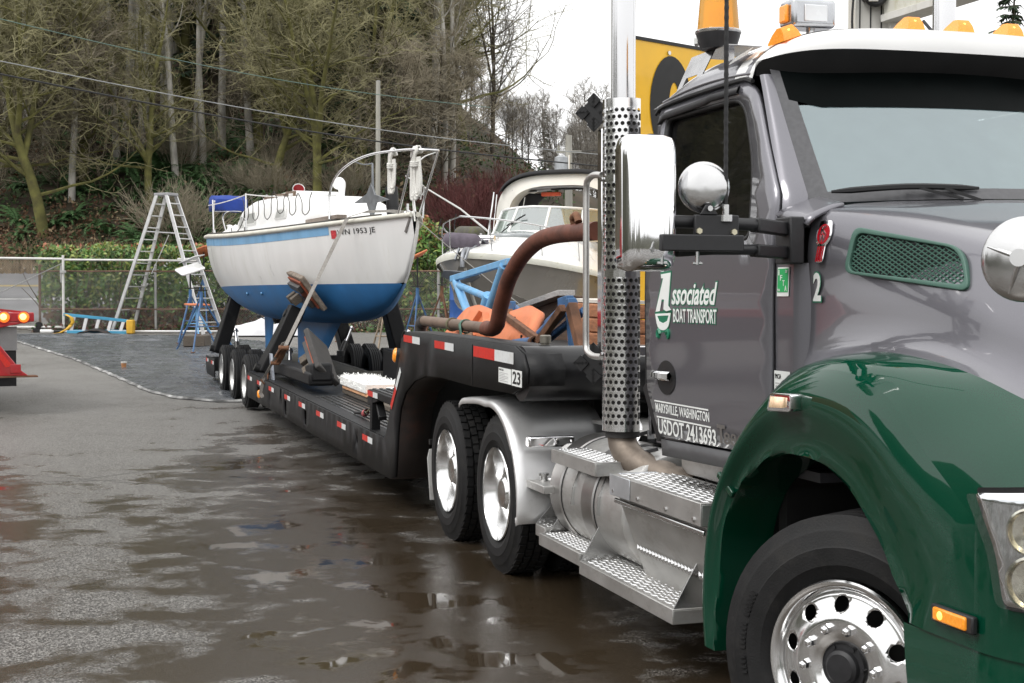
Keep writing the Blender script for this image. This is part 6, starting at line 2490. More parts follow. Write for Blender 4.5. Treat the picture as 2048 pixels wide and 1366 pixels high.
# radar arch with black canopy
def arch(k, w, x, base, topz):
    pts = []
    for i in range(33):
        a = pi * i / 32
        y = -1.36 * (abs(cos(a)) ** 0.62) * (1 if cos(a) > 0 else -1)
        z = base + (topz - base) * (abs(sin(a)) ** 0.50) + 0.0
        pts.append(Vector((x, y, z)))
    return pts
mb = MB()
o_ = arch(0, 0, -4.75, 3.0, 4.22); i_ = arch(0, 0, -4.75, 3.0, 4.00)
i_ = [Vector((p.x, p.y * 0.80, p.z)) for p in i_]
def sh(L, dx): return [p + Vector((dx, 0, 0.0)) for p in L]
mb.loft([sh(i_, 0.16), sh(o_, 0.10), sh(o_, -0.45), sh(i_, -0.50), sh(i_, 0.16)])
ar_ = obj('radar_arch', mb, pm('beige_arch', (0.76, 0.74, 0.68), 0.4, var=0.08, vs=3), cruiser, 50)
mb = MB()
mb.loft([[p + Vector((0.20, 0, 0.02 + 0.06 * 0)) for p in o_[5:28]], [p * 1.0 + Vector((0.14, 0, 0.085)) for p in o_[5:28]], [p + Vector((-1.6, 0, 0.10)) for p in o_[5:28]]])
obj('canopy', mb, pm('black_canvas', (0.014, 0.014, 0.016), 0.8, var=0.2, vs=5, bump=0.3, bs=20), ar_, 60, solid=0.02)
mb = MB()
mb.grid(lambda u, v: (lerp(-4.62, -5.3, v), lerp(-1.0, 1.0, u), 3.93 + 0.05 * sin(pi * u)), 8, 3)
ul = obj('arch_underside', mb, pm('grey_headliner', (0.30, 0.30, 0.31), 0.6), ar_, 60, solid=0.02)
for y, w in ((-0.72, 0.14), (0.05, 0.34)):
    mb = MB()
    mb.panel(circ(0, 0, 1, 20), [], lambda x, z: (-4.70 + z * 0.10 - 0.2, y + x * w, 3.915 + 0.03 * sin(pi * (y + 1) / 2)), 0.5)
    obj('arch_speaker', mb, SEAL, ul, solid=0.02)
mb = MB()
mb.prism([(-5.0, -1.05, 3.9), (-5.0, -0.40, 3.88), (-5.0, -0.62, 3.68), (-5.0, -0.55, 3.40), (-5.0, -0.72, 3.22), (-5.0, -1.05, 3.38)], (-0.1, 0, 0))
obj('rolled_curtain', mb, pm('black_canvas', (0.014, 0.014, 0.016), 0.8), ar_, bevel=0.03)
mb = MB()
mb.box((-5.0, -0.50, 3.82), (-4.9, -0.10, 3.90))
obj('life_ring_strap', mb, pm('orange_red', (0.65, 0.10, 0.04), 0.6), ar_, bevel=0.02)
mb = MB()
for s_ in (-1,):
    mb.tube([(-4.2, s_ * 1.34, 3.02), (-4.6, s_ * 1.38, 3.90)], 0.016, 8)
    mb.tube([(-4.35, s_ * 1.30, 3.02), (-4.55, s_ * 1.30, 3.85)], 0.012, 8)
    mb.tube([(-4.9, s_ * 0.95, 3.25), (-4.8, s_ * 0.80, 3.80)], 0.012, 8)
obj('canopy_strut', mb, STEEL, ar_)
mb = MB()
mb.tube([(-4.35, -1.32, 3.05), (-4.0, -1.85, 3.55), (-3.4, -2.75, 4.18)], [0.022, 0.018, 0.012], 8)
obj('outrigger_rod', mb, MW, cruiser)
mb = MB()
mb.cyl((-4.75, 0.15, 4.25), (-4.75, 0.15, 4.60), 0.02, 8)
obj('mast_light', mb, MW, ar_)
# bow rail
def rail(dz, inn=0.10):
    return [Vector((-t + (0.12 if t < .2 else 0), sd * max(0.02, mbm(t) - inn), mgz(t) + dz)) for sd, ts in ((-1, [4.0, 3.0, 2.3, 1.7, 1.2, .8, .5, .25, .05]), (1, [.05, .25, .5, .8, 1.2, 1.7, 2.3, 3.0, 4.0])) for t in ts]
mb = MB()
mb.tube(spline(rail(0.62), 60), 0.0155, 8)
for sd_ in (-1, 1):
    for t in (0.3, 1.2, 2.3, 3.4):
        mb.tube([(-t, sd_ * (mbm(t) - .08), mgz(t) + .05), (-t + 0.06, sd_ * max(.05, mbm(t) - .10), mgz(t) + 0.62)], 0.011, 8)
obj('bow_rail', mb, STEEL, cruiser, 60)
# deck hatch, anchor gear, wiper, cleats
mb = MB()
mb.panel(circ(0, 0, 1, 24), [], lambda x, z: (-2.05 + x * 0.30, 0.05 + z * 0.46, mgz(2.05 - x * .3) + .05 + crown(2.05 - x * .3) * (1 - abs((0.05 + z * .46) / mbm(2.0)) ** 2.6)), 0.5)
obj('deck_hatch', mb, pm('smoked_acrylic', (0.28, 0.30, 0.31), 0.12, coat=0.5), cruiser, 60, solid=0.05)
mb = MB()
zt = mgz(0.7) + .03 + crown(0.7)
mb.box((-1.1, -0.10, zt), (-0.75, 0.14, zt + 0.10)); mb.cyl((-0.9, -0.16, zt + 0.12), (-0.9, 0.18, zt + 0.12), 0.06, 12)
mb.box((-1.25, -0.1, zt + .03), (-1.15, 0.12, zt + 0.15))
obj('windlass', mb, STEEL, cruiser, bevel=0.012)
mb = MB()
mb.tube(spline([(-0.75, 0.02, zt + 0.10), (-0.3, 0.02, 2.63), (0.02, 0.03, 2.60), (0.16, 0.05, 2.48), (0.20, 0.06, 2.30)], 16), [0.02] * 8 + [0.04] * 9, 8)
mb.prism([(0.22, -0.26, 2.25), (0.22, 0.36, 2.22), (0.20, 0.40, 2.14), (0.17, 0.22, 2.05), (0.16, -0.10, 2.06), (0.20, -0.30, 2.15)], (0.03, 0, 0.01))
mb.beam((0.05, -0.06, 2.62), (0.22, -0.06, 2.42), 0.03, 0.05); mb.beam((0.05, 0.12, 2.62), (0.22, 0.12, 2.42), 0.03, 0.05)
obj('bow_anchor', mb, pm('anchor_grey', (0.26, 0.27, 0.29), 0.4, 0.7, var=0.2), cruiser, bevel=0.008)
mb = MB()
a_ = wsc(-0.35, 0.02); b_ = wsc(-0.10, 0.55)
mb.tube([a_ + Vector((0.05, 0, 0.02)), b_ + Vector((0.05, 0, 0.02))], 0.012, 6)
mb.tube([b_ + Vector((0.05, -0.28, -0.14)), b_ + Vector((0.06, 0.1, 0.06))], 0.014, 6)
obj('wiper', mb, SEAL, cruiser)
mb = MB()
for t, y in ((0.55, -0.50), (0.6, -0.42)):
    mb.tube(spline([(-t, y - .1, mgz(t) + .10), (-t + .05, y - .02, mgz(t) + .16), (-t, y + .1, mgz(t) + .12)], 6), 0.018, 6)
obj('cleat', mb, SEAL, cruiser)
def onc(txt, t0, z, w, h):
    mb = text_mb(txt, w, h, 0.001, shear=0.2, bold=-0.005)
    out = []
    for p in mb.v:
        t = t0 + p[0]
        zz = z + p[1] - 0.045 * p[0]
        q = (mgz(t) - .05 - zz) / max(.1, (mgz(t) - .05 - mcz(t)))
        y = lerp(mbm(t) * .985, mbm(t) * .985 - 0.10 - 0.05, q * 1.0) + 0.04
        out.append((-t, y + p[2], zz))
    mb.v = out
    return obj('registration_letters', mb, SEAL, cruiser, 0)
onc('WN 6099 NZ', 2.75, 2.06, 1.0, 0.085)
mb = MB()
mb.box((-3.95, 1.405, 2.03), (-3.85, 1.42, 2.11))
obj('registration_sticker', mb, pm('teal_decal', (0.05, 0.30, 0.32), 0.5, var=0.4, vs=60), cruiser)
mb = MB()
mb.loft([[(-t, mbm(t) * 0.90 + 0.03, mcz(t) + dz) for t in (1.9, 2.6, 3.6, 4.4)] for dz in (0.10, 0.17)])
obj('hull_vent_strip', mb, SEAL, cruiser, solid=0.02)
mb = MB()
mb.tube([(-t * 0.98 + 0.015, 0.0, lerp(2.50, mkz(t), 1 if t > 0 else 0)) for t in (0, .2, .4, .6, .8, 1.0)], 0.030, 8)
obj('stem_band', mb, pm('pale_keel_band', (0.55, 0.53, 0.48), 0.4), cruiser, 60)
# blocks and stands below it
for t, y in ((2.0, 0.0), (5.5, 0.0)):
    zg = ground_z((M0.y + t * cos(MH)))
    mb = MB()
    mb.box((-t - 0.25, -0.25, zg), (-t + 0.25, 0.25, mkz(t)))
    obj('keel_block', mb, WOOD, cruiser, bevel=0.01)
MM = Matrix.Translation(M0) @ Matrix.Rotation(MH - pi / 2, 4, 'Z')
# fenders lying on the foredeck
FEN = pm('fender_fleece', (0.125, 0.105, 0.13), 0.9, var=0.25, vs=8, bump=0.4, bs=60)
def fender(c, d, lab, moss=False):
    d = Vector(d).normalized(); c = Vector(c)
    r = 0.135
    prof = [(0.0, -0.34), (0.06, -0.335), (0.11, -0.31), (r, -0.25), (r, 0.25), (0.11, 0.31), (0.06, 0.335), (0.0, 0.34)]
    f = thing('fender', lab, 'boat fender', c, group='fenders on the cruiser foredeck')
    mb = MB(); mb.lathe(prof, (0, 0, 0), d, 24)
    obj('fender_body', mb, pm('mossy_fender', (0.10, 0.095, 0.08), 0.9, var=0.3, dirt=((0.10, 0.11, 0.02), 0.9, 8.0)) if moss else FEN, f, 50)
    mb = MB(); mb.lathe([(0.02, 0.335), (0.02, 0.36), (0.0, 0.36)], (0, 0, 0), d, 10)
    obj('fender_valve', mb, WHITEP, f)
    mb = MB(); mb.tube(spline([-d * 0.33, -d * 0.45 + Vector((0, 0, 0.1)), -d * 0.40 + Vector((0, 0, 0.35))], 8), 0.010, 6)
    obj('fender_rope', mb, SEAL, f)
fender(MM @ Vector((-0.55, -0.28, 2.77)), (0.95, -0.45, -0.08), 'purple grey cylindrical fender lying at the cruiser bow, nearer of the two')
fender(MM @ Vector((-1.25, -0.45, 2.92)), (0.6, -0.78, -0.05), 'purple grey cylindrical fender with a mossy end, behind the other fender', True)

# =================================================================== gear carried on the gooseneck and deck
TM = Matrix.Translation(K0) @ Euler((0, PITCH, TT - pi / 2)).to_matrix().to_4x4()
LBLUE = pm('chalky_light_blue', (0.17, 0.40, 0.66), 0.5, var=0.12, vs=7, dirt=((0.34, 0.30, 0.26), 0.7, 9.0), dfrom=0.55)
DBLUE = pm('boatyard_blue', (0.050, 0.135, 0.29), 0.5, var=0.2, vs=7, dirt=((0.16, 0.10, 0.07), 0.8, 8.0), dfrom=0.54)
BROWNPIPE = pm('brown_pipe', (0.165, 0.115, 0.085), 0.55, var=0.2, vs=4, dirt=((0.08, 0.055, 0.045), 0.6, 6.0), stretch=(1, 1, 1))
RUSTRED = pm('rust_red_pipe', (0.15, 0.05, 0.03), 0.6, var=0.5, vs=3, bump=0.2, bs=30, dirt=((0.05, 0.028, 0.022), 0.9, 5.0), dfrom=0.50)


def onT(name, label, cat, loc, group=None):
    p = TM @ Vector(loc)
    return thing(name, label, cat, p, (0, PITCH, TT - pi / 2), group)


t_ = onT('bent_pipe', 'brown and rust red bent pipe lying along the trailer gooseneck and curving upward', 'pipe', (-2.6, -0.9, 1.45))
def rel(pts, o): return [tuple(Vector(p) - Vector(o)) for p in pts]
o_p = (-2.6, -0.9, 1.45)
mb = MB(); mb.tube(rel(spline([(-2.62, -0.9, 1.39), (-2.62, -0.9, 1.47), (-2.58, -0.9, 1.535), (-2.48, -0.9, 1.557)], 10), o_p), 0.052, 16)
obj('pipe_elbow', mb, pm('dark_fitting', (0.05, 0.047, 0.045), 0.6, var=0.2), t_, 60)
mb = MB(); mb.tube(rel([(-2.50, -0.9, 1.557), (-1.5, -0.9, 1.563), (-0.62, -0.9, 1.566)], o_p), 0.044, 18)
obj('pipe_run', mb, BROWNPIPE, t_, 60)
for x in (-1.62, -0.72):
    mb = MB(); mb.tube(rel([(x - 0.05, -0.9, 1.562), (x + 0.05, -0.9, 1.563)], o_p), 0.049, 16)
    obj('pipe_coupling', mb, BROWNPIPE, t_, 50)
mb = MB(); mb.tube(rel(spline([(-0.68, -0.9, 1.566), (-0.52, -0.9, 1.57), (-0.42, -0.9, 1.61), (-0.37, -0.9, 1.70), (-0.30, -0.9, 1.79), (-0.17, -0.9, 1.93), (0.02, -0.9, 2.05), (0.22, -0.9, 2.135), (0.50, -0.9, 2.205), (0.88, -0.9, 2.235), (1.50, -0.9, 2.24)], 36), o_p), 0.0575, 18)
obj('pipe_riser', mb, RUSTRED, t_, 60)
mb = MB(); mb.tube(rel(spline([(1.16, -0.9, 2.28), (1.16, -0.92, 2.325), (1.22, -0.92, 2.345), (1.26, -0.92, 2.30)], 10), o_p), 0.024, 10)
mb.cyl(*rel([(1.14, -0.9, 2.24), (1.14, -0.9, 2.31)], o_p), 0.03, 8)
obj('pipe_shackle', mb, RUST, t_, 50)
GSTRAP = pm('green_webbing', (0.08, 0.17, 0.13), 0.8, var=0.3, vs=20)
for x, tail in ((-1.60, False), (-1.22, True)):
    tt = onT('pipe_strap', 'green strap looped round the brown pipe%s' % (' with a red buckle hanging down' if tail else ' close to its coupling'), 'strap', (x, -0.9, 1.56))
    mb = MB(); mb.lathe([(0.052, -0.022), (0.055, 0), (0.052, 0.022)], (0, 0, 0), (1, 0, 0.1), 20)
    obj('strap_loop', mb, GSTRAP if tail else pm('olive_webbing', (0.13, 0.12, 0.07), 0.8), tt, 50, solid=0.006)
    if tail:
        mb = MB(); mb.loft([[(0.0 + .02 * k, -0.06, 0.02 - 0.05 * k) for k in range(5)], [(0.05 + .025 * k, -0.06, 0.02 - 0.05 * k) for k in range(5)]])
        obj('strap_end', mb, GSTRAP, tt, 40, solid=0.005)
        mb = MB(); mb.box((0.10, -0.06, -0.16), (0.20, -0.03, -0.10))
        obj('buckle', mb, pm('red_buckle', (0.4, 0.03, 0.04), 0.5), tt, bevel=0.006)

# light blue triangular frame standing up
o_ = (-2.6, -0.3, 1.42)
t_ = onT('tube_stand', 'light blue welded tube frame standing upright behind the orange boards', 'frame', o_)
def bars(tt, o, segs, mat, name='frame_tube'):
    for a, b, r in segs:
        mb = MB()
        a, b = rel([a, b], o)
        if r < 0:
            mb.beam(a, b, -r * 2, -r * 2.4)
            obj(name, mb, mat, tt, bevel=0.006)
        else:
            mb.cyl(a, b, r, 14)
            obj(name, mb, mat, tt, 50)
bars(t_, o_, [((-3.70, -0.3, 1.915), (-1.96, -0.3, 2.075), -0.024), ((-3.56, -0.3, 1.89), (-2.98, -0.3, 1.47), 0.040), ((-2.08, -0.3, 2.04), (-2.72, -0.3, 1.44), 0.048), ((-3.46, -0.3, 1.855), (-2.52, -0.3, 1.755), 0.032), ((-2.52, -0.3, 1.78), (-2.80, -0.3, 1.43), 0.055)], LBLUE)
mb = MB(); mb.cyl(*rel([(-3.05, -0.3, 1.52), (-2.97, -0.3, 1.455)], o_), 0.044, 14)
obj('white_sleeve', mb, WHITEP, t_)
# dark blue stands with rusty legs, lying folded
o_ = (-0.6, -0.5, 1.42)
t_ = onT('folded_stand', 'dark blue boat stands with rusty angle legs stacked on the trailer nose', 'boat stand', o_)
bars(t_, o_, [((-1.33, -0.5, 1.75), (-1.28, -0.5, 1.42), -0.035), ((0.02, -0.5, 1.80), (0.12, -0.5, 1.42), -0.032), ((-0.16, -0.5, 1.765), (0.02, -0.5, 1.79), -0.03)], DBLUE, 'stand_post')
bars(t_, o_, [((-1.31, -0.46, 1.71), (-0.72, -0.46, 1.50), 0.020), ((-0.05, -0.46, 1.775), (-1.05, -0.42, 1.44), 0.045), ((0.0, -0.52, 1.735), (-0.68, -0.52, 1.47), 0.040), ((0.05, -0.40, 1.72), (-0.9, -0.38, 1.43), 0.03), ((-0.95, -0.62, 1.425), (-0.42, -0.62, 1.470), 0.042)], DBLUE)
bars(t_, o_, [((-1.20, -0.56, 1.68), (-1.02, -0.56, 1.42), -0.030), ((0.20, -0.56, 1.76), (0.44, -0.56, 1.42), -0.034), ((-1.12, -0.60, 1.64), (-0.36, -0.60, 1.49), -0.022), ((0.14, -0.60, 1.74), (-0.30, -0.62, 1.48), -0.024)], RUST, 'rusty_leg')
mb = MB(); mb.lathe([(0.048, 0), (0.048, 0.05), (0.036, 0.05), (0.036, 0.0)], rel([(-0.42, -0.62, 1.470)], o_)[0], (0.53, 0, 0.045), 18)
obj('tube_socket', mb, RUST, t_, 40)
# orange boards
def board(o, poly, y, lab, ribs=()):
    tt = onT('orange_pad', lab, 'boat pad', o, 'orange boat pads on the gooseneck')
    mb = MB()
    q = rpoly([(a - o[0], b - o[2]) for a, b in poly], 0.06, 4)
    mb.panel(q, [], lambda x, z: (x, (y - o[1]) + z * 0.55 + x * 0.12, z), 0.12)
    b_ = obj('pad_face', mb, ORANGE, tt, 40, solid=0.03)
    for (x0, z0, x1, z1) in ribs:
        mb = MB()
        f = lambda a, b: (a - o[0], (y - o[1]) + (b - o[2]) * .55 + (a - o[0]) * .12 - 0.04, b - o[2])
        mb.beam(f(x0, z0), f(x1, z1), 0.02, 0.06, (0, 1, 0))
        obj('pad_rib', mb, ORANGE, tt, bevel=0.003)
    return tt
board((-2.2, -0.6, 1.42), [(-2.70, 1.36), (-2.46, 1.665), (-2.22, 1.70), (-1.42, 1.61), (-1.78, 1.38)], -0.62, 'orange ribbed boat stand board leaning at the left end of the gooseneck', [(-2.05, 1.65, -2.12, 1.42), (-1.95, 1.64, -1.75, 1.50), (-2.40, 1.50, -1.95, 1.45)])
t_ = board((-1.1, -0.6, 1.42), [(-1.60, 1.58), (-0.86, 1.73), (-0.58, 1.68), (-0.52, 1.43), (-1.12, 1.36)], -0.68, 'smooth orange boat stand board leaning in the middle, partly behind the bent pipe')
for x, z in ((-1.0, 1.63), (-0.72, 1.50), (-1.32, 1.60)):
    mb = MB(); mb.cyl((x + 1.1, -0.08 + (z - 1.42) * .55 + (x + 1.1) * .12 - 0.015, z - 1.42), (x + 1.1, -0.08 + (z - 1.42) * .55 + (x + 1.1) * .12 - 0.026, z - 1.42), 0.030 if x < -1.2 else 0.012, 12)
    obj('pad_bolt', mb, SEAL, t_)
mb = MB(); 
o_ = (-1.7, -0.8, 1.42)
t_ = onT('wooden_post', 'brown round stake poking out below the orange boards', 'stake', o_)
mb.cyl((0.05, 0.05, 0.10), (0.40, -0.05, -0.02), 0.035, 12)
obj('stake', mb, pm('brown_stake', (0.20, 0.12, 0.07), 0.7, var=0.3), t_, 40)
# timbers behind
o_ = (-2.2, 0.15, 1.42)
t_ = onT('timber_beam', 'long weathered grey topped timber leaning across the trailer nose', 'timber', o_)
mb = MB(); mb.prism(rel([(-3.2, 0.15, 1.40), (-3.2, 0.15, 1.575), (-1.72, 0.15, 1.79), (-1.72, 0.15, 1.38)], o_), (0, 0.14, 0))
obj('timber', mb, pm('brown_timber', (0.10, 0.062, 0.042), 0.8, var=0.35, vs=4, bump=0.5, bs=20, stretch=(2, 6, 14)), t_, bevel=0.01)
mb = MB(); mb.beam(*rel([(-3.22, 0.12, 1.60), (-1.70, 0.12, 1.815)], o_), 0.16, 0.05)
obj('timber_cap', mb, pm('grey_board', (0.36, 0.35, 0.34), 0.85, var=0.25, vs=8, stretch=(2, 12, 12)), t_, bevel=0.005)
o_ = (-1.2, 0.12, 1.42)
t_ = onT('cedar_block', 'rough orange brown cut timber block by the grab handle of the truck', 'timber', o_)
CED = pm('fresh_cut_timber', (0.36, 0.155, 0.075), 0.85, var=0.35, vs=5, bump=0.7, bs=25, stretch=(2, 4, 12))
for k in range(3):
    mb = MB(); mb.box((-0.35, -0.05 + 0.01 * k, -0.02 + 0.115 * k), (0.60, 0.25, 0.09 + 0.115 * k))
    obj('timber_baulk', mb, CED, t_, bevel=0.012)
mb = MB(); mb.box((-0.35, -0.02, 0.327), (0.60, 0.25, 0.352))
obj('sawn_top', mb, pm('sawn_top', (0.62, 0.58, 0.52), 0.8), t_)
for k, (x, y, z) in enumerate(((0.25, -0.5, 1.44),)):
    o_ = (x, y, z)
    t_ = onT('hose_end', 'short teal green hose end on the trailer nose', 'hose', o_)
    mb = MB(); mb.tube(spline([(-0.3, 0, -0.02), (0.0, 0, 0.01), (0.3, 0, 0.035), (0.5, 0.05, 0.02)], 10), 0.014, 8)
    obj('hose', mb, pm('teal_hose', (0.10, 0.36, 0.28), 0.5), t_)

# white fringed foam bundle on cut timber, on the deck
o_ = (-5.5, -0.62, 0.56)
t_ = onT('foam_bundle', 'white shaggy foam block bundle on a brown timber on the trailer deck', 'foam bundle', o_)
mb = MB(); mb.box((-1.35, -0.10, 0.0), (1.45, 0.28, 0.06))
obj('timber_base', mb, WOOD, t_, bevel=0.01)
mb = MB(); mb.box((-1.25, -0.12, 0.061), (0.3, 0.28, 0.105))
obj('orange_board', mb, pm('orange_foam', (0.72, 0.40, 0.22), 0.85, var=0.25, vs=9), t_, bevel=0.012)
mb = MB(); mb.box((-1.28, -0.14, 0.106), (0.05, 0.28, 0.21))
mb.box((0.45, -0.06, 0.061), (1.35, 0.28, 0.14)); mb.box((0.48, -0.02, 0.141), (1.30, 0.28, 0.21))
obj('foam_block', mb, pm('white_foam', (0.80, 0.80, 0.78), 0.9, var=0.08, vs=9, bump=0.4, bs=50), t_, bevel=0.01)
random.seed(5)
mb = MB()
for k in range(420):
    x = random.uniform(-1.3, 0.05); y = random.uniform(-0.15, 0.28)
    d = Vector((random.uniform(-.6, .6), random.uniform(-.9, .3), random.uniform(.2, 1))).normalized()
    p = Vector((x, y, 0.212 if y > -0.12 else random.uniform(0.13, 0.21)))
    L = random.uniform(0.025, 0.06)
    q = p + d * L
    s_ = d.cross(Vector((random.random(), random.random(), 1))).normalized() * 0.007
    mb.add([p - s_, p + s_, q + s_ + Vector((0, 0, -0.015)), q - s_ + Vector((0, 0, -0.015))], [(0, 1, 2, 3)])
obj('fringe', mb, pm('white_foam', (0.8, 0.8, 0.78), 0.9), t_, 0)['kind'] = 'stuff'
# strap with hook lying over to the post, and a scrap of webbing
o_ = (-4.3, -1.12, 0.575)
t_ = onT('hook_strap', 'olive strap with a black hook and red tape on the trailer deck', 'strap', o_)
mb = MB()
mb.loft([[(0.35, -0.00, 0.02), (0.7, -0.02, 0.10), (1.0, -0.03, 0.20), (1.25, -0.03, 0.27)], [(0.33, 0.05, 0.05), (0.7, 0.04, 0.15), (1.0, 0.03, 0.25), (1.25, 0.02, 0.30)]])
obj('webbing', mb, pm('olive_strap', (0.20, 0.19, 0.11), 0.8, var=0.2), t_, 40, solid=0.01)
mb = MB(); mb.tube(spline([(0.40, 0, 0.05), (0.1, 0, 0.02), (-0.02, 0.0, 0.01), (0.02, 0.05, 0.01), (0.25, 0.05, 0.02)], 12), 0.014, 8)
obj('hook', mb, SEAL, t_, 50)
mb = MB(); mb.lathe([(0.03, 0), (0.036, 0.05), (0.03, 0.10)], (0.38, 0.01, 0.035), (1, 0, 0.3), 10)
obj('red_tape_wrap', mb, pm('pinkish_red_tape', (0.50, 0.12, 0.13), 0.6), t_)
mb = MB(); mb.beam((1.22, -0.05, 0.28), (1.62, -0.10, 0.12), 0.07, 0.04); mb.beam((1.2, -0.12, 0.24), (1.5, -0.10, 0.30), 0.05, 0.08)
obj('ratchet', mb, SEAL, t_, bevel=0.006)
o_ = (-3.35, -0.95, 0.566)
t_ = onT('webbing_scrap', 'pale yellow green scrap of webbing lying on the ribbed deck', 'webbing')if False else onT('webbing_scrap', 'pale yellow green scrap of webbing lying on the ribbed deck', 'webbing', o_)
mb = MB(); mb.grid(lambda u, v: (lerp(-0.2, 0.2, u), 0.05 * (v - .5) + 0.05 * sin(u * 3), 0.006 + 0.012 * sin(u * 5)), 8, 2)
obj('webbing', mb, pm('pale_webbing', (0.46, 0.44, 0.24), 0.85), t_, 40, solid=0.004)
o_ = (-2.72, -1.0, 0.6)
t_ = onT('hanging_strap', 'olive webbing strap hanging from the guard post over the white block', 'strap', o_)
mb = MB(); mb.loft([[(0.0, 0, 0.24), (-0.02, 0, 0.10), (-0.06, 0, -0.02)], [(0.09, 0, 0.26), (0.07, 0, 0.10), (0.03, 0, -0.02)]])
obj('webbing', mb, pm('olive_strap', (0.2, 0.19, 0.11), 0.8), t_, 40, solid=0.006)


# =================================================================== things about the yard
def gz(x, y): return ground_z(y)


# black plastic sheet with a pale taped edge
edge_n = [(-12.6, 35.6), (-11.85, 34.0), (-10.4, 31.5), (-8.91, 28.97), (-7.8, 26.8), (-6.68, 24.6), (-5.9, 23.0), (-5.2, 21.95), (-4.4, 21.4), (-3.2, 21.6), (-2.0, 22.6)]
edge_f = [(-12.6, 36.3), (-11.6, 36.3), (-10.2, 36.2), (-8.8, 36.0), (-7.6, 35.5), (-6.5, 34.6), (-5.6, 33.4), (-4.6, 31.5), (-3.6, 29.0), (-2.6, 26.5), (-1.6, 24.0)]
en = resample([(x, y, 0) for x, y in edge_n], 110); ef = resample([(x, y, 0) for x, y in edge_f], 110)
mb = MB()
rows = 90
vs = []
for j in range(rows + 1):
    for i in range(111):
        p = en[i].lerp(ef[i], j / rows)
        q = Vector((p.x * 0.9, p.y * 3.4, 0))
        w = abs(noise.noise(q)) * 0.075 + abs(noise.noise(q * 2.7 + Vector((7, 1, 0)))) * 0.045 + abs(noise.noise(q * 6.1)) * 0.014
        w *= min(1, 0.15 + j * 0.15) * min(1, 0.2 + (rows - j) * 0.2)
        vs.append((p.x + noise.noise(q * 1.7) * 0.04, p.y + noise.noise(q + Vector((3, 3, 3))) * 0.05, ground_z(p.y) + 0.010 + w))
mb.add(vs, [(j * 111 + i, j * 111 + i + 1, (j + 1) * 111 + i + 1, (j + 1) * 111 + i) for j in range(rows) for i in range(110)])
sheet = obj('plastic_sheet', mb, pm('black_plastic_sheet', (0.10, 0.107, 0.118), 0.24, var=0.25, vs=2, spec=0.8, bump=0.35, bs=14, stretch=(1, 3, 1), dirt=((0.16, 0.165, 0.17), 0.5, 1.2)), None, 80)
tag(sheet, 'crumpled black plastic ground sheet spread beside the trailer wheels', 'ground sheet')
mb = MB()
pts = [(p.x, p.y, ground_z(p.y) + 0.018 + 0.018 * abs(noise.noise(Vector((p.x * 4, p.y * 4, 0))))) for p in en]
mb.loft([[(x - 0.02 - 0.02 * sin(i * 1.3), y - 0.02, ground_z(y) + 0.012) for i, (x, y, z) in enumerate(pts)], [(x, y, z + 0.02) for x, y, z in pts], [(x + 0.02, y + 0.025, z + 0.012) for x, y, z in pts]])
obj('sheet_edge', mb, pm('pale_sheet_edge', (0.36, 0.36, 0.35), 0.5, var=0.6, vs=3, dirt=((0.05, 0.05, 0.05), 0.95, 2.6), dfrom=0.42), sheet, 40)
mb = MB()
for sx0, sy0, sx1, sy1 in ((-6.3, 30.5, -5.0, 30.2), (-5.0, 30.2, -4.6, 29.7), (-6.4, 30.2, -5.2, 30.0), (-5.9, 29.0, -4.2, 28.3)):
    mb.tube(spline([(sx0, sy0, ground_z(sy0) + 0.05), ((sx0 + sx1) / 2, (sy0 + sy1) / 2 + 0.1, ground_z(sy0) + 0.09), (sx1, sy1, ground_z(sy1) + 0.04)], 8), 0.03, 6)
obj('sheet_fold', mb, pm('black_plastic_sheet', (0.03, 0.03, 0.033), 0.22), sheet, 60)

# twelve-foot stepladder
AL = pm('ladder_aluminium', (0.66, 0.66, 0.66), 0.38, 0.55, var=0.08, vs=9)
lx, ly = -8.95, 36.9
lz = ground_z(ly)
t_ = thing('step_ladder', 'tall aluminium stepladder standing open by the fence', 'ladder', (lx, ly, lz), (0, 0, radians(-27)))
Hh = 3.58
for sd_, bw, tw, b in ((-1, 0.80, 0.36, 1.52), (1, 0.80, 0.36, 1.52)):
    for e in (-1, 1):
        mb = MB()
        mb.beam((sd_ * b, e * bw / 2, 0), (sd_ * 0.16, e * tw / 2, Hh), 0.035, 0.10, (1, 0, 0))
        obj('rail', mb, AL, t_, bevel=0.006)
    for k in range(1, 12):
        f = k * 0.305 / Hh
        x = lerp(sd_ * b, sd_ * .16, f); w = lerp(bw, tw, f) / 2
        mb = MB()
        mb.box((x - 0.05, -w + 0.018, k * 0.305 - 0.015), (x + 0.05, w - 0.018, k * 0.305 + 0.012))
        obj('rung', mb, AL, t_, bevel=0.004)
mb = MB(); mb.box((-0.24, -0.20, Hh - 0.02), (0.24, 0.20, Hh + 0.05))
obj('top_cap', mb, pm('ladder_cap', (0.35, 0.35, 0.36), 0.5, 0.4), t_, bevel=0.01)
for e in (-1, 1):
    mb = MB()
    f = 0.72
    mb.beam((-lerp(1.52, .16, .74), e * lerp(.4, .18, .74), Hh * .74), (lerp(1.52, .16, .72), e * lerp(.4, .18, .72), Hh * .72), 0.02, 0.03)
    obj('spreader', mb, AL, t_)
mb = MB(); mb.beam((0.1, -0.02, 2.55), (-0.42, -0.10, 1.55), 0.018, 0.018)
obj('prop_rod', mb, AL, t_)
mb = MB()
mb.tube([(0.62, -0.30, 1.92), (1.05, -0.12, 1.92)], 0.012, 6)
mb.add([(0.75, -0.42, 1.80), (1.18, -0.30, 1.98), (1.32, -0.10, 2.02), (0.85, -0.2, 1.86)], [(0, 1, 2, 3)])
obj('ladder_tray', mb, WHITEP, t_, solid=0.02)

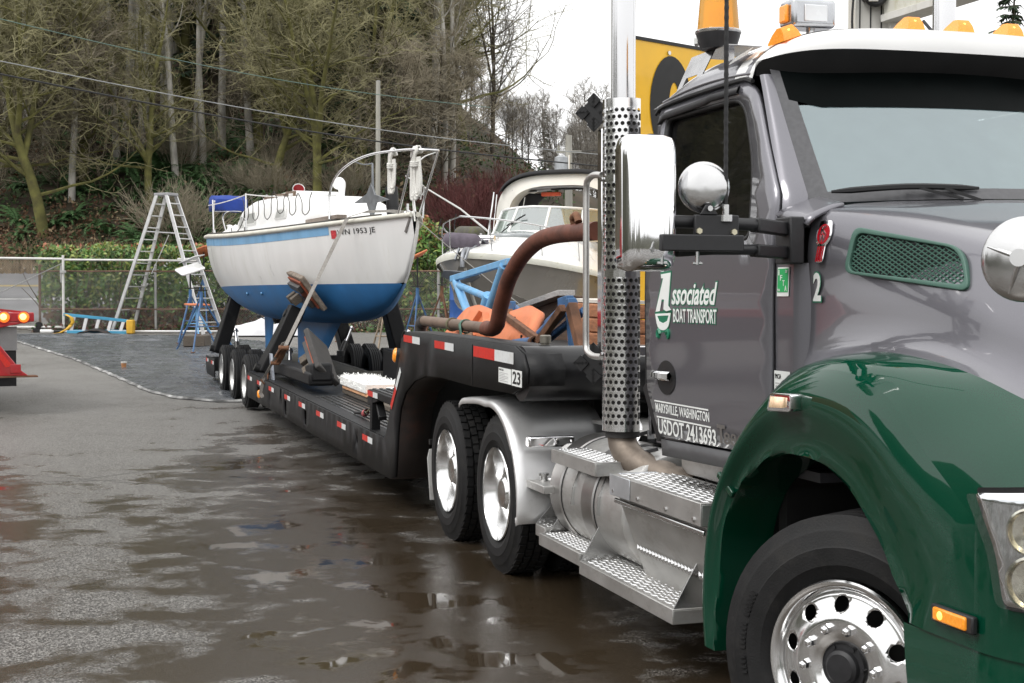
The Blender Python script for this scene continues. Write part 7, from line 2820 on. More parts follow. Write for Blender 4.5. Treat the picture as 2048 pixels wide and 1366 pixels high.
# short blue fibreglass ladder lying on its side, yellow feet
ly2 = 36.8
t_ = thing('fallen_ladder', 'blue stepladder with yellow feet lying on its side at the foot of the fence', 'ladder', (-11.55, ly2, ground_z(ly2)))
BL = pm('ladder_blue', (0.07, 0.33, 0.52), 0.45, var=0.1)
YL = pm('ladder_yellow', (0.72, 0.42, 0.04), 0.5, var=0.1)
for (a, b) in (((-0.05, 0, 0.50), (1.62, 0, 0.33)), ((0.05, -0.05, 0.05), (1.65, -0.05, 0.03)), ((0.1, 0.25, 0.06), (1.65, 0.2, 0.06))):
    mb = MB(); mb.beam(a, b, 0.06, 0.075); obj('rail', mb, BL, t_, bevel=0.006)
for k in range(5):
    x = 0.20 + k * 0.32
    mb = MB(); mb.beam((x + 0.03, 0, 0.48 - 0.03 * k), (x - 0.06, -0.04, 0.03), 0.03, 0.085, (1, 0, 0)); obj('rung', mb, AL, t_, bevel=0.004)
for pts in ([(0.0, -0.02, 0.50), (0.16, -0.04, 0.42), (0.20, -0.05, 0.30), (0.12, -0.06, 0.20)], [(0.15, -0.06, 0.22), (0.05, -0.07, 0.12), (-0.12, -0.08, 0.03), (-0.30, -0.08, 0.01)]):
    mb = MB(); mb.loft([[Vector(p) + Vector((-.04, 0, 0.0)) for p in pts], [Vector(p) + Vector((.05, 0, 0.0)) for p in pts]]); obj('foot', mb, YL, t_, 40, solid=0.03)
mb = MB(); mb.box((1.60, -0.15, 0.0), (1.78, 0.1, 0.36)); obj('head', mb, YL, t_, bevel=0.03)
t_ = thing('rubber_mat', 'dark rumpled mat lying under the fallen blue ladder', 'mat', (-10.75, 36.55, ground_z(36.55)))
mb = MB(); mb.grid(lambda u, v: (lerp(-0.38, 0.40, u), lerp(-0.2, 0.2, v), 0.02 + 0.13 * sin(pi * u) * (0.6 + 0.4 * v) + 0.03 * noise.noise(Vector((u * 5, v * 5, 0)))), 14, 6)
obj('mat', mb, pm('brown_black_mat', (0.028, 0.024, 0.022), 0.8, var=0.4, dirt=((0.18, 0.06, 0.02), 0.9, 5.0), dfrom=0.6), t_, 50, solid=0.02)
# long white pipe along the fence foot
t_ = thing('white_pipe', 'long thin white plastic pipe lying along the foot of the fence', 'pipe', (-12.2, 36.95, ground_z(36.95)))
mb = MB(); mb.tube([(0, 0, 0.05), (2, 0.02, 0.05), (4.5, 0, 0.05), (6.6, -0.02, 0.05)], 0.030, 8)
obj('pipe', mb, WHITEP, t_, 60)
mb = MB(); mb.cyl((-0.05, 0, 0.05), (0.25, 0, 0.05), 0.055, 10); obj('pipe_cap', mb, WHITEP, t_)
mb = MB(); mb.cyl((0.30, 0, 0.05), (0.55, 0, 0.05), 0.045, 10); obj('pipe_joint', mb, SEAL, t_)
mb = MB(); mb.tube(spline([(6.6, -0.02, 0.05), (6.9, -.05, 0.05), (7.0, -0.05, 0.12), (6.95, 0, 0.22)], 8), 0.025, 8); obj('pipe_hook', mb, pm('cream_pipe', (0.6, 0.55, 0.45), 0.6), t_)
# paper cup
t_ = thing('paper_cup', 'small brown and white paper cup standing on the plastic sheet', 'cup', (-7.35, 26.9, ground_z(26.9) + 0.03))
mb = MB(); mb.lathe([(0.0, 0.0), (0.040, 0.0), (0.052, 0.10), (0.0, 0.10)], (0, 0, 0), (0, 0, 1), 16); obj('cup_body', mb, pm('brown_cup', (0.48, 0.22, 0.09), 0.7, var=0.25, vs=20), t_, 40)
mb = MB(); mb.lathe([(0.0525, 0.092), (0.056, 0.10), (0.054, 0.118), (0.0, 0.118)], (0, 0, 0), (0, 0, 1), 16); obj('cup_lid', mb, pm('cup_lid', (0.75, 0.74, 0.70), 0.5), t_, 40)
# pale canvas heaped on the ground
t_ = thing('canvas_heap', 'crumpled white and grey canvas cover heaped on the ground behind the boat keel', 'canvas cover', (-6.15, 36.2, ground_z(36.2)))
def heap(u, v):
    x = lerp(-0.95, 1.15, u); y = lerp(-0.6, 0.6, v)
    h = 0.36 * (1 - min(1, ((u - 0.35) / 0.7) ** 2)) * sin(pi * v) ** 0.6
    q = Vector((x * 2.2, y * 2.2, 1.7))
    return (x + 0.08 * noise.noise(q), y, max(0.01, h * (0.8 + 0.5 * noise.noise(q * .8)) + 0.22 * abs(noise.noise(q * 1.3)) * sin(pi * v) * sin(pi * u) ** 0.5))
mb = MB(); mb.grid(heap, 40, 24)
obj('canvas', mb, pm('pale_canvas', (0.66, 0.66, 0.68), 0.6, var=0.15, vs=3, dirt=((0.40, 0.41, 0.44), 0.7, 2.0)), t_, 50)
mb = MB(); mb.tube(spline([(-0.2, -0.50, 0.50), (0.0, -0.55, 0.40), (0.15, -0.62, 0.30), (0.1, -0.64, 0.2)], 10), 0.014, 6); mb.sphere((-0.2, -0.5, 0.50), 0.06, 8, 6)
obj('tie_cord', mb, SEAL, t_)
mb = MB(); mb.grid(lambda u, v: (lerp(1.15, 2.0, u), lerp(-0.4, 0.4, v), 0.02 + 0.20 * sin(pi * u) * sin(pi * v) + 0.10 * abs(noise.noise(Vector((u * 4, v * 4, 3))))), 20, 14)
obj('canvas_end', mb, pm('pale_canvas', (0.66, 0.66, 0.68), 0.6), t_, 50)


# boat stands: three splayed legs, a sleeve, a screw and a tilting pad
def boat_stand(x, y, h, rot, lab, spread=0.55, padmat=None, legmat=None, post=0.4, tilt=(0.4, 0.2), legs=3, pads=(0.30, 0.22), grp='boat stands left in the yard', screwmat=None):
    z = ground_z(y) + 0.02
    t_ = thing('boat_stand', lab, 'boat stand', (x, y, z), (0, 0, rot), grp)
    lm = legmat or DBLUE
    apex = Vector((0, 0, h))
    for k in range(legs):
        a = 2 * pi * k / legs
        f = Vector((spread * cos(a), spread * sin(a), 0))
        mb = MB(); mb.tube([apex, apex.lerp(f, .55), f], 0.019, 8); obj('leg', mb, lm, t_, 60)
        mb = MB(); mb.cyl(f, f + Vector((0, 0, 0.02)), 0.05, 8); obj('foot', mb, RUST, t_)
        g2 = Vector((spread * .55 * cos(a + 2 * pi / legs), spread * .55 * sin(a + 2 * pi / legs), h * .45))
        mb = MB(); mb.tube([apex.lerp(f, .55), g2], 0.010, 6); obj('brace', mb, lm, t_)
    mb = MB(); mb.cyl(apex - Vector((0, 0, 0.25)), apex + Vector((0, 0, 0.10)), 0.038, 10); obj('sleeve', mb, lm, t_)
    top = apex + Vector((0, 0, post))
    mb = MB(); mb.cyl(apex, top, 0.020, 8)
    mb.cyl(apex + Vector((-.14, 0, .13)), apex + Vector((.14, 0, .13)), 0.013, 6)
    obj('screw', mb, screwmat or SEAL, t_)
    if padmat:
        M = Matrix.Translation(top) @ Euler((tilt[0], tilt[1], 0.4)).to_matrix().to_4x4()
        mb = MB(); mb.panel(rpoly([(-pads[0], -pads[1]), (pads[0], -pads[1]), (pads[0], pads[1]), (-pads[0], pads[1])], .06, 3), [], lambda a, b: tuple(M @ Vector((a, b, 0.03))), 0.3)
        obj('pad', mb, padmat, t_, 40, solid=0.035)
    return t_


boat_stand(-6.75, 30.9, 1.20, 0.5, 'tall blue tripod boat stand with rusty legs, closest to the trailer tail', 0.75, None, DBLUE, 0.25)
boat_stand(-7.55, 33.4, 1.15, 0.2, 'blue tripod boat stand carrying a white tilted pad, beside the stepladder', 0.55, WHITEP, DBLUE, 0.55, (0.35, -0.3))
boat_stand(-8.05, 37.2, 1.45, 0.9, 'boat stand with an orange pad seen through the stepladder, by the fence', 0.5, ORANGE, DBLUE, 0.62, (-0.35, 0.25))
t_ = boat_stand(-7.15, 32.3, 0.55, 0.3, 'low pale blue stand with an orange top standing on a wooden block', 0.32, ORANGE, LBLUE, 0.10, (0.05, 0.0), 4, (0.24, 0.20))
t_.location.z += 0.27
tb_ = thing('wooden_block', 'short brown timber block under the low pale blue stand', 'timber block', (-7.15, 32.3, ground_z(32.3) + 0.03))
mb = MB(); mb.box((-0.24, -0.36, 0), (0.24, 0.36, 0.24)); obj('block', mb, WOOD, tb_, bevel=0.012)
boat_stand(-2.02, 30.4, 1.30, 0.4, 'boat stand with an orange tilted pad right of the sailboat bow', 0.5, ORANGE, DBLUE, 0.75, (-0.45, -0.35), pads=(0.24, 0.16))
boat_stand(-1.55, 31.5, 1.30, 1.0, 'rusty boat stand without a pad beside the cruiser stem', 0.5, None, RUST, 0.75)
PALE = pm('pale_prop_wood', (0.33, 0.26, 0.19), 0.8, var=0.3, vs=6)
boat_stand(-2.45, 27.6, 1.25, 0.25, 'pale legged boat stand beyond the trailer, under the sailboat forefoot', 0.55, None, PALE, 0.2)
boat_stand(-4.55, 33.5, 1.25, 0.7, 'pale legged boat stand half hidden behind the sailboat keel', 0.50, None, PALE, 0.2)
t_ = thing('blue_barrel', 'blue plastic barrel behind the bow of the motor cruiser', 'barrel', (-1.18, 33.5, ground_z(33.5)))
mb = MB(); mb.lathe([(0, 0), (0.27, 0), (0.29, 0.05), (0.29, 0.5), (0.30, 0.52), (0.29, 0.54), (0.29, 1.0), (0.30, 1.02), (0.29, 1.04), (0.28, 1.55), (0.25, 1.62), (0, 1.62)], (0, 0, 0), (0, 0, 1), 24)
obj('barrel', mb, pm('barrel_blue', (0.02, 0.085, 0.30), 0.45, var=0.15), t_, 40)

# =================================================================== red recovery truck at the left edge
RP = pm('red_truck_paint', (0.42, 0.014, 0.020), 0.30, var=0.10, vs=3, coat=0.7, dirt=((0.30, 0.05, 0.04), 0.4, 4.0))
rt = thing('red_flatbed_truck', 'red flatbed truck at the left edge with two lit amber lamps on its bed corner', 'truck', (-6.72, 20.0, 0.0), (0, 0, radians(25)))
zg = ground_z(21.2)
mb = MB()
mb.prism([(-6.0, 0, 1.47), (0.0, 0, 1.47), (0, 0, 1.60), (-6.0, 0, 1.60)], (0, 0.10, 0))
mb.prism([(-0.10, 0.1001, 1.47), (-0.10, 0.1001, 1.60), (-0.55, 4.5, 1.60), (-0.55, 4.5, 1.47)], (0.10, 0, 0))
mb.prism([(-6.0, 0.005, 1.36), (-0.6, 0.005, 1.36), (-0.05, 0.005, 1.467), (-6.0, 0.005, 1.467)], (0, 0.09, 0))
obj('bed_frame', mb, RP, rt, bevel=0.012)
mb = MB()
mb.add([(-6.0, 0.10, 1.59), (-0.10, 0.10, 1.59), (-0.55, 4.5, 1.63), (-6.0, 4.5, 1.63)], [(0, 1, 2, 3)])
obj('bed_floor', mb, pm('bed_steel', (0.26, 0.25, 0.25), 0.5, 0.4, var=0.2), rt)
mb = MB()
mb.beam((-1.9, 1.2, 1.80), (-0.12, 0.12, 1.60), 0.03, 0.03)
obj('bed_rail', mb, RP, rt)
for x in (-0.14, -0.40):
    mb = MB(); mb.lathe([(0.075, 0.0), (0.090, -0.004), (0.090, -0.012), (0.075, -0.016)], (x, 0.0, 1.535), (0, 1, 0), 24); lh = obj('lamp_bezel', mb, RP, rt)
    mb = MB(); mb.lathe([(0.0, -0.020), (0.05, -0.016), (0.074, -0.006), (0.076, 0.0)], (x, 0.0, 1.535), (0, 1, 0), 24); obj('lamp_lens', mb, pm('lit_orange_lens', (0.9, 0.25, 0.03), 0.3, var=0.1, emit=(1.0, 0.20, 0.02), estr=0.9), lh)
    mb = MB(); mb.sphere((x - 0.01, -0.020, 1.54), 0.045, 10, 8, (1, .25, 1)); obj('lamp_glow', mb, pm('bright_filament', (1, 0.75, 0.25), 0.3, emit=(1, 0.65, 0.18), estr=2.5), lh)
mb = MB()
mb.box((-2.2, 0.30, 1.06), (-0.20, 0.33, 1.40))
sk = obj('skirt_plate', mb, pm('tread_plate', (0.36, 0.36, 0.36), 0.45, 0.7, var=0.1), rt)
m2 = MB()
for i in range(43):
    for j in range(14):
        x = -2.18 + i * 0.046 + (0.023 if j % 2 else 0); z = 1.07 + j * 0.024
        d = 0.012 if (i + j) % 2 else -0.012
        m2.add([(x - d, 0.30, z - .008), (x + 0.003, 0.296, z), (x + d, 0.30, z + .008), (x - 0.003, 0.30, z)], [(0, 1, 2), (0, 2, 3)])
obj('tread_pattern', m2, pm('tread_plate_bright', (0.55, 0.55, 0.55), 0.35, 0.8), sk, 0)['kind'] = 'stuff'
mb = MB(); mb.box((-2.2, 0.34, 0.55), (-0.21, 0.36, 1.06)); obj('mud_flap', mb, SEAL, rt)
mb = MB(); mb.prism([(-0.72, -0.15, 1.30), (-0.55, -0.15, 1.25), (-0.20, -0.15, 0.80), (-0.10, -0.15, 0.72), (-0.62, -0.15, 0.72), (-0.70, -0.15, 0.82)], (0, 0.14, 0))
lg = obj('stabiliser_leg', mb, RP, rt, bevel=0.01)
mb = MB(); mb.prism([(-0.62, -0.155, 1.18), (-0.52, -0.155, 1.20), (-0.56, -0.155, 1.10), (-0.67, -0.155, 1.06)], (0, 0.004, 0)); obj('white_tape', mb, WHITER, lg)
mb = MB(); mb.prism([(-0.56, -0.155, 1.10), (-0.50, -0.155, 1.12), (-0.31, -0.155, 0.86), (-0.40, -0.155, 0.84)], (0, 0.004, 0)); obj('red_tape', mb, RED, lg)
mb = MB(); mb.box((-0.66, -0.22, 0.70), (0.02, 0.06, 0.72)); obj('leg_foot', mb, RUST, lg)
mb = MB(); mb.box((-0.34, -0.165, 0.76), (-0.20, -0.155, 0.88)); obj('leg_plate', mb, RP, lg, bevel=0.004)
for y0 in (1.0,):
    o = obj('tyre', tyreD, None, rt); o.location = (-0.74, y0, ground_z(20.3) + 0.512); o.rotation_euler = (0, 0, radians(90))
    mb = MB(); mb.lathe([(0.30, -0.10), (0.26, -0.05), (0.0, -0.04)], (0, 0, 0), (0, 1, 0), 24); obj('rim', mb, WHEELP, o)
mb = MB(); mb.box((-6.0, 0.6, 0.9), (-1.1, 4.2, 1.36)); obj('chassis', mb, DARK, rt)
mb = MB(); mb.box((-8.6, 0.2, 0.8), (-6.05, 4.3, 3.1)); obj('cab', mb, RP, rt, bevel=0.15, seg=3)
for xx in (-5.5, -3.0):
    o = obj('tyre', tyreD, None, rt); o.location = (xx, 0.7, ground_z(20.7) + 0.512); o.rotation_euler = (0, 0, 0)

# =================================================================== yellow lift and mossy hoist beyond the cab
YP = pm('machine_yellow', (0.93, 0.52, 0.015), 0.42, var=0.06, vs=2, coat=0.3)
ya = atan2(1.3, 1.46)
yt = thing('yellow_lift', 'big yellow machine panel with a black numeral, behind the truck cab', 'lift machine', (2.2, 25.95, 0), (0, 0, ya))
mb = MB(); mb.box((0, 0, 3.2), (5.0, 0.10, 6.53)); yp = obj('panel', mb, YP, yt, bevel=0.01)
mb = MB(); mb.box((-0.01, -0.02, 6.50), (5.02, 0.12, 6.56)); obj('panel_cap', mb, SEAL, yp)
for x in (0.2, 4.3):
    mb = MB(); mb.box((x, 0.1, ground_z(27) + 0.8), (x + 0.5, 0.7, 3.2)); obj('lift_leg', mb, YP, yt, bevel=0.01)
    mb = MB(); mb.lathe([(0, -0.15), (0.35, -0.15), (0.5, -0.1), (0.5, 0.1), (0.35, 0.15), (0, 0.15)], (x + .25, 0.4, ground_z(27) + 0.5), (0, 1, 0), 24); obj('lift_wheel', mb, RUBBER, yt, 40)
mb = MB()
mb.panel(circ(1.02, 5.36, 0.58, 36, 0.94), [circ(1.10, 5.30, 0.15, 24, 0.52)], lambda x, z: (x, -0.012, z), 0.3)
obj('black_numeral', mb, SEAL, yp, 0)
mb = MB(); mb.cyl((0.95, -0.03, 6.35), (0.95, 0.0, 6.35), 0.04, 8); obj('panel_bolt', mb, STAIN, yp)
MOSSY = pm('mossy_white_paint', (0.58, 0.57, 0.50), 0.6, var=0.12, vs=2, dirt=((0.30, 0.27, 0.06), 0.95, 1.6), dfrom=0.47, stretch=(1, 1, 0.4))
OFFW = pm('grimy_white_paint', (0.62, 0.61, 0.57), 0.6, var=0.1, vs=2, dirt=((0.34, 0.32, 0.26), 0.7, 2.0), stretch=(1, 1, .4))
ct = thing('boat_hoist', 'old mossy white steel gantry hoist towering behind the cab roof', 'hoist', (5.7, 24.0, ground_z(24)))
mb = MB(); mb.box((0.05, 0, 0), (0.62, 0.5, 9.0)); hc = obj('hoist_column', mb, OFFW, ct, bevel=0.01)
for x in (0.12, 0.30, 0.48):
    mb = MB(); mb.box((x, -0.012, 0.5), (x + 0.02, -0.001, 8.5)); obj('column_cable', mb, SEAL, hc)
mb = MB(); mb.tube(spline([(0.05, -0.05, 6.9), (-0.02, -0.1, 6.2), (0.0, -0.1, 5.6)], 8), 0.02, 6); obj('column_hose', mb, SEAL, hc)
mb = MB(); mb.box((0.15, -0.30, 6.42), (0.50, -0.013, 7.0)); mb.lathe([(0, 0), (0.2, 0), (0.2, 0.10), (0, 0.10)], (0.33, -0.30, 6.50), (0, 1, 0), 20); obj('hoist_block', mb, SEAL, ct, bevel=0.04)
mb = MB(); mb.box((0.20, -0.33, 6.38), (0.36, -0.302, 6.75)); obj('block_plate', mb, OFFW, ct, bevel=0.02)
mb = MB(); mb.box((0.60, -0.15, 5.9), (0.78, 0.2, 6.35)); obj('hoist_bracket', mb, OFFW, ct, bevel=0.02)
mb = MB()
p0 = Vector((0.62, -0.05, 6.55 - ground_z(24))); p1 = Vector((3.4, -4.2, 6.95 - ground_z(24)))
mb.beam(p0 + Vector((0, 0, 0.35)), p1 + Vector((0, 0, 0.35)), 0.35, 0.80)
bm_ = obj('hoist_beam', mb, MOSSY, ct, bevel=0.01)
mb = MB(); mb.beam(p0 + Vector((0, 0, -0.10)), p1 + Vector((0, 0, -0.10)), 0.45, 0.12); obj('beam_flange', mb, OFFW, ct, bevel=0.006)
d = (p1 - p0).normalized(); nrm = Vector((d.y, -d.x, 0)).normalized()
if nrm.y > 0: nrm = -nrm
mb = MB(); mb.beam(p0 + d * 0.85 + nrm * 0.18 + Vector((0, 0, 0.10)), p0 + d * 1.15 + nrm * 0.18 + Vector((0, 0, 0.22)), 0.02, 0.08); obj('blue_stroke', mb, pm('sign_blue', (0.02, 0.10, 0.45), 0.5), ct)
mb = MB(); mb.beam((0.5, 1.6, 5.75), (4.2, 3.2, 5.85), 0.4, 0.85); b2 = obj('hoist_beam', mb, MOSSY, ct, bevel=0.01)
mb = MB(); mb.beam((0.5, 1.55, 5.28), (4.2, 3.15, 5.38), 0.5, 0.06); obj('beam_flange', mb, OFFW, ct, bevel=0.006)
mb = MB(); mb.box((3.6, 2.8, 0), (4.1, 3.3, 5.3)); obj('hoist_column', mb, OFFW, ct, bevel=0.01)

# =================================================================== fence
GALVP = pm('galvanised_pipe', (0.40, 0.40, 0.39), 0.5, 0.6, var=0.2, vs=6, dirt=((0.12, 0.07, 0.045), 0.8, 3.0), dfrom=0.60)
RUSTP = pm('rusty_fence_pipe', (0.17, 0.10, 0.065), 0.75, 0.2, var=0.4, vs=4, dirt=((0.34, 0.30, 0.26), 0.7, 4.0), dfrom=0.58)
WHITEPI = pm('white_fence_pipe', (0.70, 0.69, 0.66), 0.5, var=0.12, vs=3, dirt=((0.25, 0.18, 0.13), 0.7, 4.0), dfrom=0.62)
FY = 37.45
fz = ground_z(FY)
ft = thing('chain_link_fence', 'long rusty chain link fence along the street behind the yard', 'fence', (-12.44, FY, fz))


def chain(mb, x0, x1, z0, z1, s=0.066, r=0.0015):
    n = int((x1 - x0 + z1 - z0) / s)
    for k in range(n):
        for sg in (1, -1):
            # line x - sg*(z) = const
            c = x0 - (z1 - z0) + k * s if sg > 0 else x0 + k * s
            if sg > 0:
                a0 = max(0, x0 - c); a1 = min(z1 - z0, x1 - c)
                if a1 - a0 < 0.02: continue
                p = (c + a0, 0, z0 + a0); q = (c + a1, 0, z0 + a1)
            else:
                a0 = max(0, c - x1); a1 = min(z1 - z0, c - x0)
                if a1 - a0 < 0.02: continue
                p = (c - a0, 0.003, z0 + a0); q = (c - a1, 0.003, z0 + a1)
            mb.tube([p, q], r, 3, caps=False)


WIRE = pm('fence_wire', (0.34, 0.33, 0.31), 0.6, 0.5, var=0.4, vs=2)
mb = MB(); chain(mb, 0.0, 13.0, 0.08, 1.60); obj('mesh', mb, WIRE, ft, 0)['kind'] = 'stuff'
for z, mat in ((1.60, RUSTP), (0.60, RUSTP)):
    mb = MB(); mb.tube([(i * 0.65, 0.02, z + 0.006 * sin(i * 2.1)) for i in range(21)], 0.022, 8); obj('rail', mb, mat, ft, 60)
for x, mat in ((0.0, RUSTP), (3.05, GALVP), (5.0, GALVP), (7.2, GALVP), (10.5, GALVP)):
    mb = MB(); mb.cyl((x, 0.04, 0), (x, 0.04, 1.72), 0.035, 10); mb.sphere((x, 0.04, 1.74), 0.045, 8, 6); obj('post', mb, mat, ft, 50)
mb = MB(); mb.tube([(0.66, -0.02, 1.90), (3, -0.02, 1.885), (4.2, -0.02, 1.87)], 0.028, 8); obj('white_rail', mb, WHITEPI, ft, 60)
gt = thing('chain_link_gate', 'white framed sliding gate of chain link at the left end of the fence', 'gate', (-15.5, FY - 0.12, fz))
mb = MB(); mb.tube([(0, 0, 1.97), (3.73, 0, 1.92)], 0.030, 8); obj('top_rail', mb, WHITEPI, gt)
mb = MB(); mb.tube([(0, 0, 0.13), (3.73, 0, 0.13)], 0.034, 8); obj('bottom_rail', mb, WHITEPI, gt)
mb = MB(); mb.tube([(3.73, 0, 0.10), (3.73, 0, 2.02)], 0.034, 8); obj('end_post', mb, WHITEPI, gt)
mb = MB(); mb.tube([(3.70, 0, 1.80), (2.2, 0.01, 1.10), (0.6, 0.01, 0.42)], 0.012, 6); obj('brace_rod', mb, GALVP, gt)
mb = MB(); mb.box((3.66, -0.03, 1.30), (3.70, 0.0, 1.75)); mb.box((3.66, -0.06, 1.55), (3.82, -0.03, 1.62)); obj('latch', mb, GALVP, gt)
mb = MB(); chain(mb, 0.0, 3.7, 0.14, 1.9); obj('mesh', mb, WIRE, gt, 0)['kind'] = 'stuff'
mb = MB(); mb.cyl((0, 0, 0), (0, 0, 2.0), 0.03, 8); obj('end_post', mb, WHITEPI, gt)
mb = MB(); mb.box((2.95, -0.1, 0.0), (3.2, 0.08, 0.10)); mb.cyl((3.08, -0.05, 0.18), (3.08, 0.05, 0.18), 0.09, 12); obj('gate_roller', mb, SEAL, gt)

# white van parked on the far side of the hedge
vn = thing('parked_van', 'white van roof showing above the hedge behind the stepladder', 'van', (-8.6, 41.6, ground_z(41.6)))
mb = MB()
prof = [(-2.3, 0.45), (-2.35, 1.0), (-2.2, 1.25), (-1.4, 1.35), (-0.9, 1.80), (-0.6, 1.86), (2.0, 1.86), (2.25, 1.70), (2.35, 0.9), (2.3, 0.45)]
mb.loft([[(x, y * (1 - 0.10 * max(0, z - 1.3)), z) for x, z in prof] for y in (-0.88, -0.8, 0, 0.8, 0.88)])
mb.prism([(x, -0.88 * (1 - 0.1 * max(0, z - 1.3)), z) for x, z in prof], (0, 0.01, 0)); mb.prism([(x, 0.87 * (1 - 0.1 * max(0, z - 1.3)), z) for x, z in prof], (0, 0.01, 0))
obj('body', mb, WHITEP, vn, 40, bevel=0.03)
for x0, x1 in ((-1.0, -0.1), (0.0, 0.95), (1.05, 2.05)):
    mb = MB(); mb.prism([(x0, -0.885, 1.32), (x1, -0.885, 1.32), (x1 - 0.03, -0.845, 1.72), (x0 + 0.12, -0.845, 1.72)], (0, 0.01, 0)); obj('window', mb, TINT, vn)
for x in (-1.45, 1.45):
    for y in (-0.80, 0.80):
        mb = MB(); mb.lathe([(0, -0.1), (0.2, -0.1), (0.32, -0.08), (0.32, 0.08), (0.2, 0.1), (0, 0.1)], (x, y, 0.32), (0, 1, 0), 20); obj('wheel', mb, RUBBER, vn, 40)

# =================================================================== woods on the hillside
BARK = pm('pale_alder_bark', (0.42, 0.40, 0.36), 0.85, var=0.45, vs=3.0, bump=0.4, bs=10, stretch=(1, 1, 0.35), dirt=((0.13, 0.125, 0.060), 0.85, 1.1), dfrom=0.49)
MOSS = pm('mossy_bark', (0.125, 0.120, 0.036), 0.95, var=0.45, vs=2.0, bump=0.6, bs=14, dirt=((0.06, 0.048, 0.034), 0.8, 1.5), dfrom=0.50)
BROWNB = pm('brown_bark', (0.085, 0.067, 0.048), 0.9, var=0.4, vs=3, dirt=((0.06, 0.065, 0.02), 0.8, 1.5), dfrom=0.5)
TWIG = pm('bare_twigs', (0.25, 0.218, 0.155), 0.9, var=0.3, vs=0.6)
TWIGM = pm('mossy_twigs', (0.235, 0.218, 0.115), 0.9, var=0.35, vs=0.6)
TWIGG = pm('grey_twigs', (0.24, 0.22, 0.19), 0.9, var=0.25, vs=0.6)


def rvec(rg):
    while True:
        v = Vector((rg.uniform(-1, 1), rg.uniform(-1, 1), rg.uniform(-1, 1)))
        if 0.05 < v.length < 1:
            return v.normalized()


def limb(p, d, L, r0, r1, segs, rg, wob, up):
    pts = [Vector(p)]
    dd = Vector(d).normalized()
    for i in range(segs):
        dd = (dd + rvec(rg) * wob + Vector((0, 0, up))).normalized()
        pts.append(pts[-1] + dd * (L / segs))
    return pts, [lerp(r0, r1, i / segs) for i in range(segs + 1)]


def bare_tree(seed, H, r0, n1=26, start=0.35, L1=0.34, up=0.06, n2=7, n3=6, droop=0.0, fork=0, wob=0.07, ang=0.9, twr=0.011, twl=1.0):
    """leafless tree: trunk and main limbs in one mesh, twigs in another"""
    rg = random.Random(seed)
    tr = MB(); tw = MB()
    stems = []
    pts, rs = limb((0, 0, -0.4), (rg.uniform(-.08, .08), rg.uniform(-.08, .08), 1), H + 0.4, r0, r0 * 0.12, 14, rg, wob, 0.05)
    tr.tube(pts, rs, 9); stems.append((pts, rs, H))
    for f in range(fork):
        k = rg.randint(3, 6)
        a = rg.uniform(0, 2 * pi)
        p2, r2 = limb(pts[k], (cos(a) * 0.45, sin(a) * .45, 1), H * (1 - k / 14) * 0.95, rs[k] * 0.75, r0 * 0.10, 11, rg, wob, 0.06)
        tr.tube(p2, r2, 8); stems.append((p2, r2, H * .6))
    for pts, rs, hh in stems:
        n = len(pts) - 1
        m = n1 if pts is stems[0][0] else n1 // 2
        for b in range(m):
            t = lerp(start if pts is stems[0][0] else 0.2, 0.97, (b + rg.random()) / m)
            i = min(n - 1, int(t * n)); p = pts[i].lerp(pts[i + 1], t * n - i)
            ax = (pts[i + 1] - pts[i]).normalized()
            a = rg.uniform(0, 2 * pi)
            side = (Vector((cos(a), sin(a), 0)) + ax * rg.uniform(0.2, 0.9) * ang).normalized()
            L = H * L1 * (1.15 - t) * rg.uniform(0.6, 1.2)
            rb = max(0.018, rs[i] * rg.uniform(0.30, 0.5))
            bp, br = limb(p, side, L, rb, 0.012, 7, rg, 0.20, up - droop)
            tr.tube(bp, br, 5, caps=False)
            for c in range(n2):
                u = lerp(0.2, 1.0, (c + rg.random()) / n2)
                j = min(6, int(u * 7)); q = bp[j].lerp(bp[j + 1], u * 7 - j)
                d2 = ((bp[j + 1] - bp[j]).normalized() * 0.7 + rvec(rg) * 0.9 + Vector((0, 0, 0.15 - droop * 2))).normalized()
                L2 = L * rg.uniform(0.25, 0.5) * twl
                cp, cr = limb(q, d2, L2, 0.019, 0.010, 4, rg, 0.28, up - droop)
                tw.tube(cp, cr, 3, caps=False)
                for e in range(n3):
                    w = lerp(0.15, 1.0, (e + rg.random()) / n3)
                    j2 = min(3, int(w * 4)); s_ = cp[j2].lerp(cp[j2 + 1], w * 4 - j2)
                    d3 = ((cp[j2 + 1] - cp[j2]).normalized() * 0.6 + rvec(rg) + Vector((0, 0, 0.1 - droop * 2))).normalized()
                    L3 = rg.uniform(0.25, 0.75) * twl
                    ep, er = limb(s_, d3, L3, twr, twr * 0.5, 2, rg, 0.3, 0.0)
                    tw.tube(ep, er, 3, caps=False)
    return tr, tw


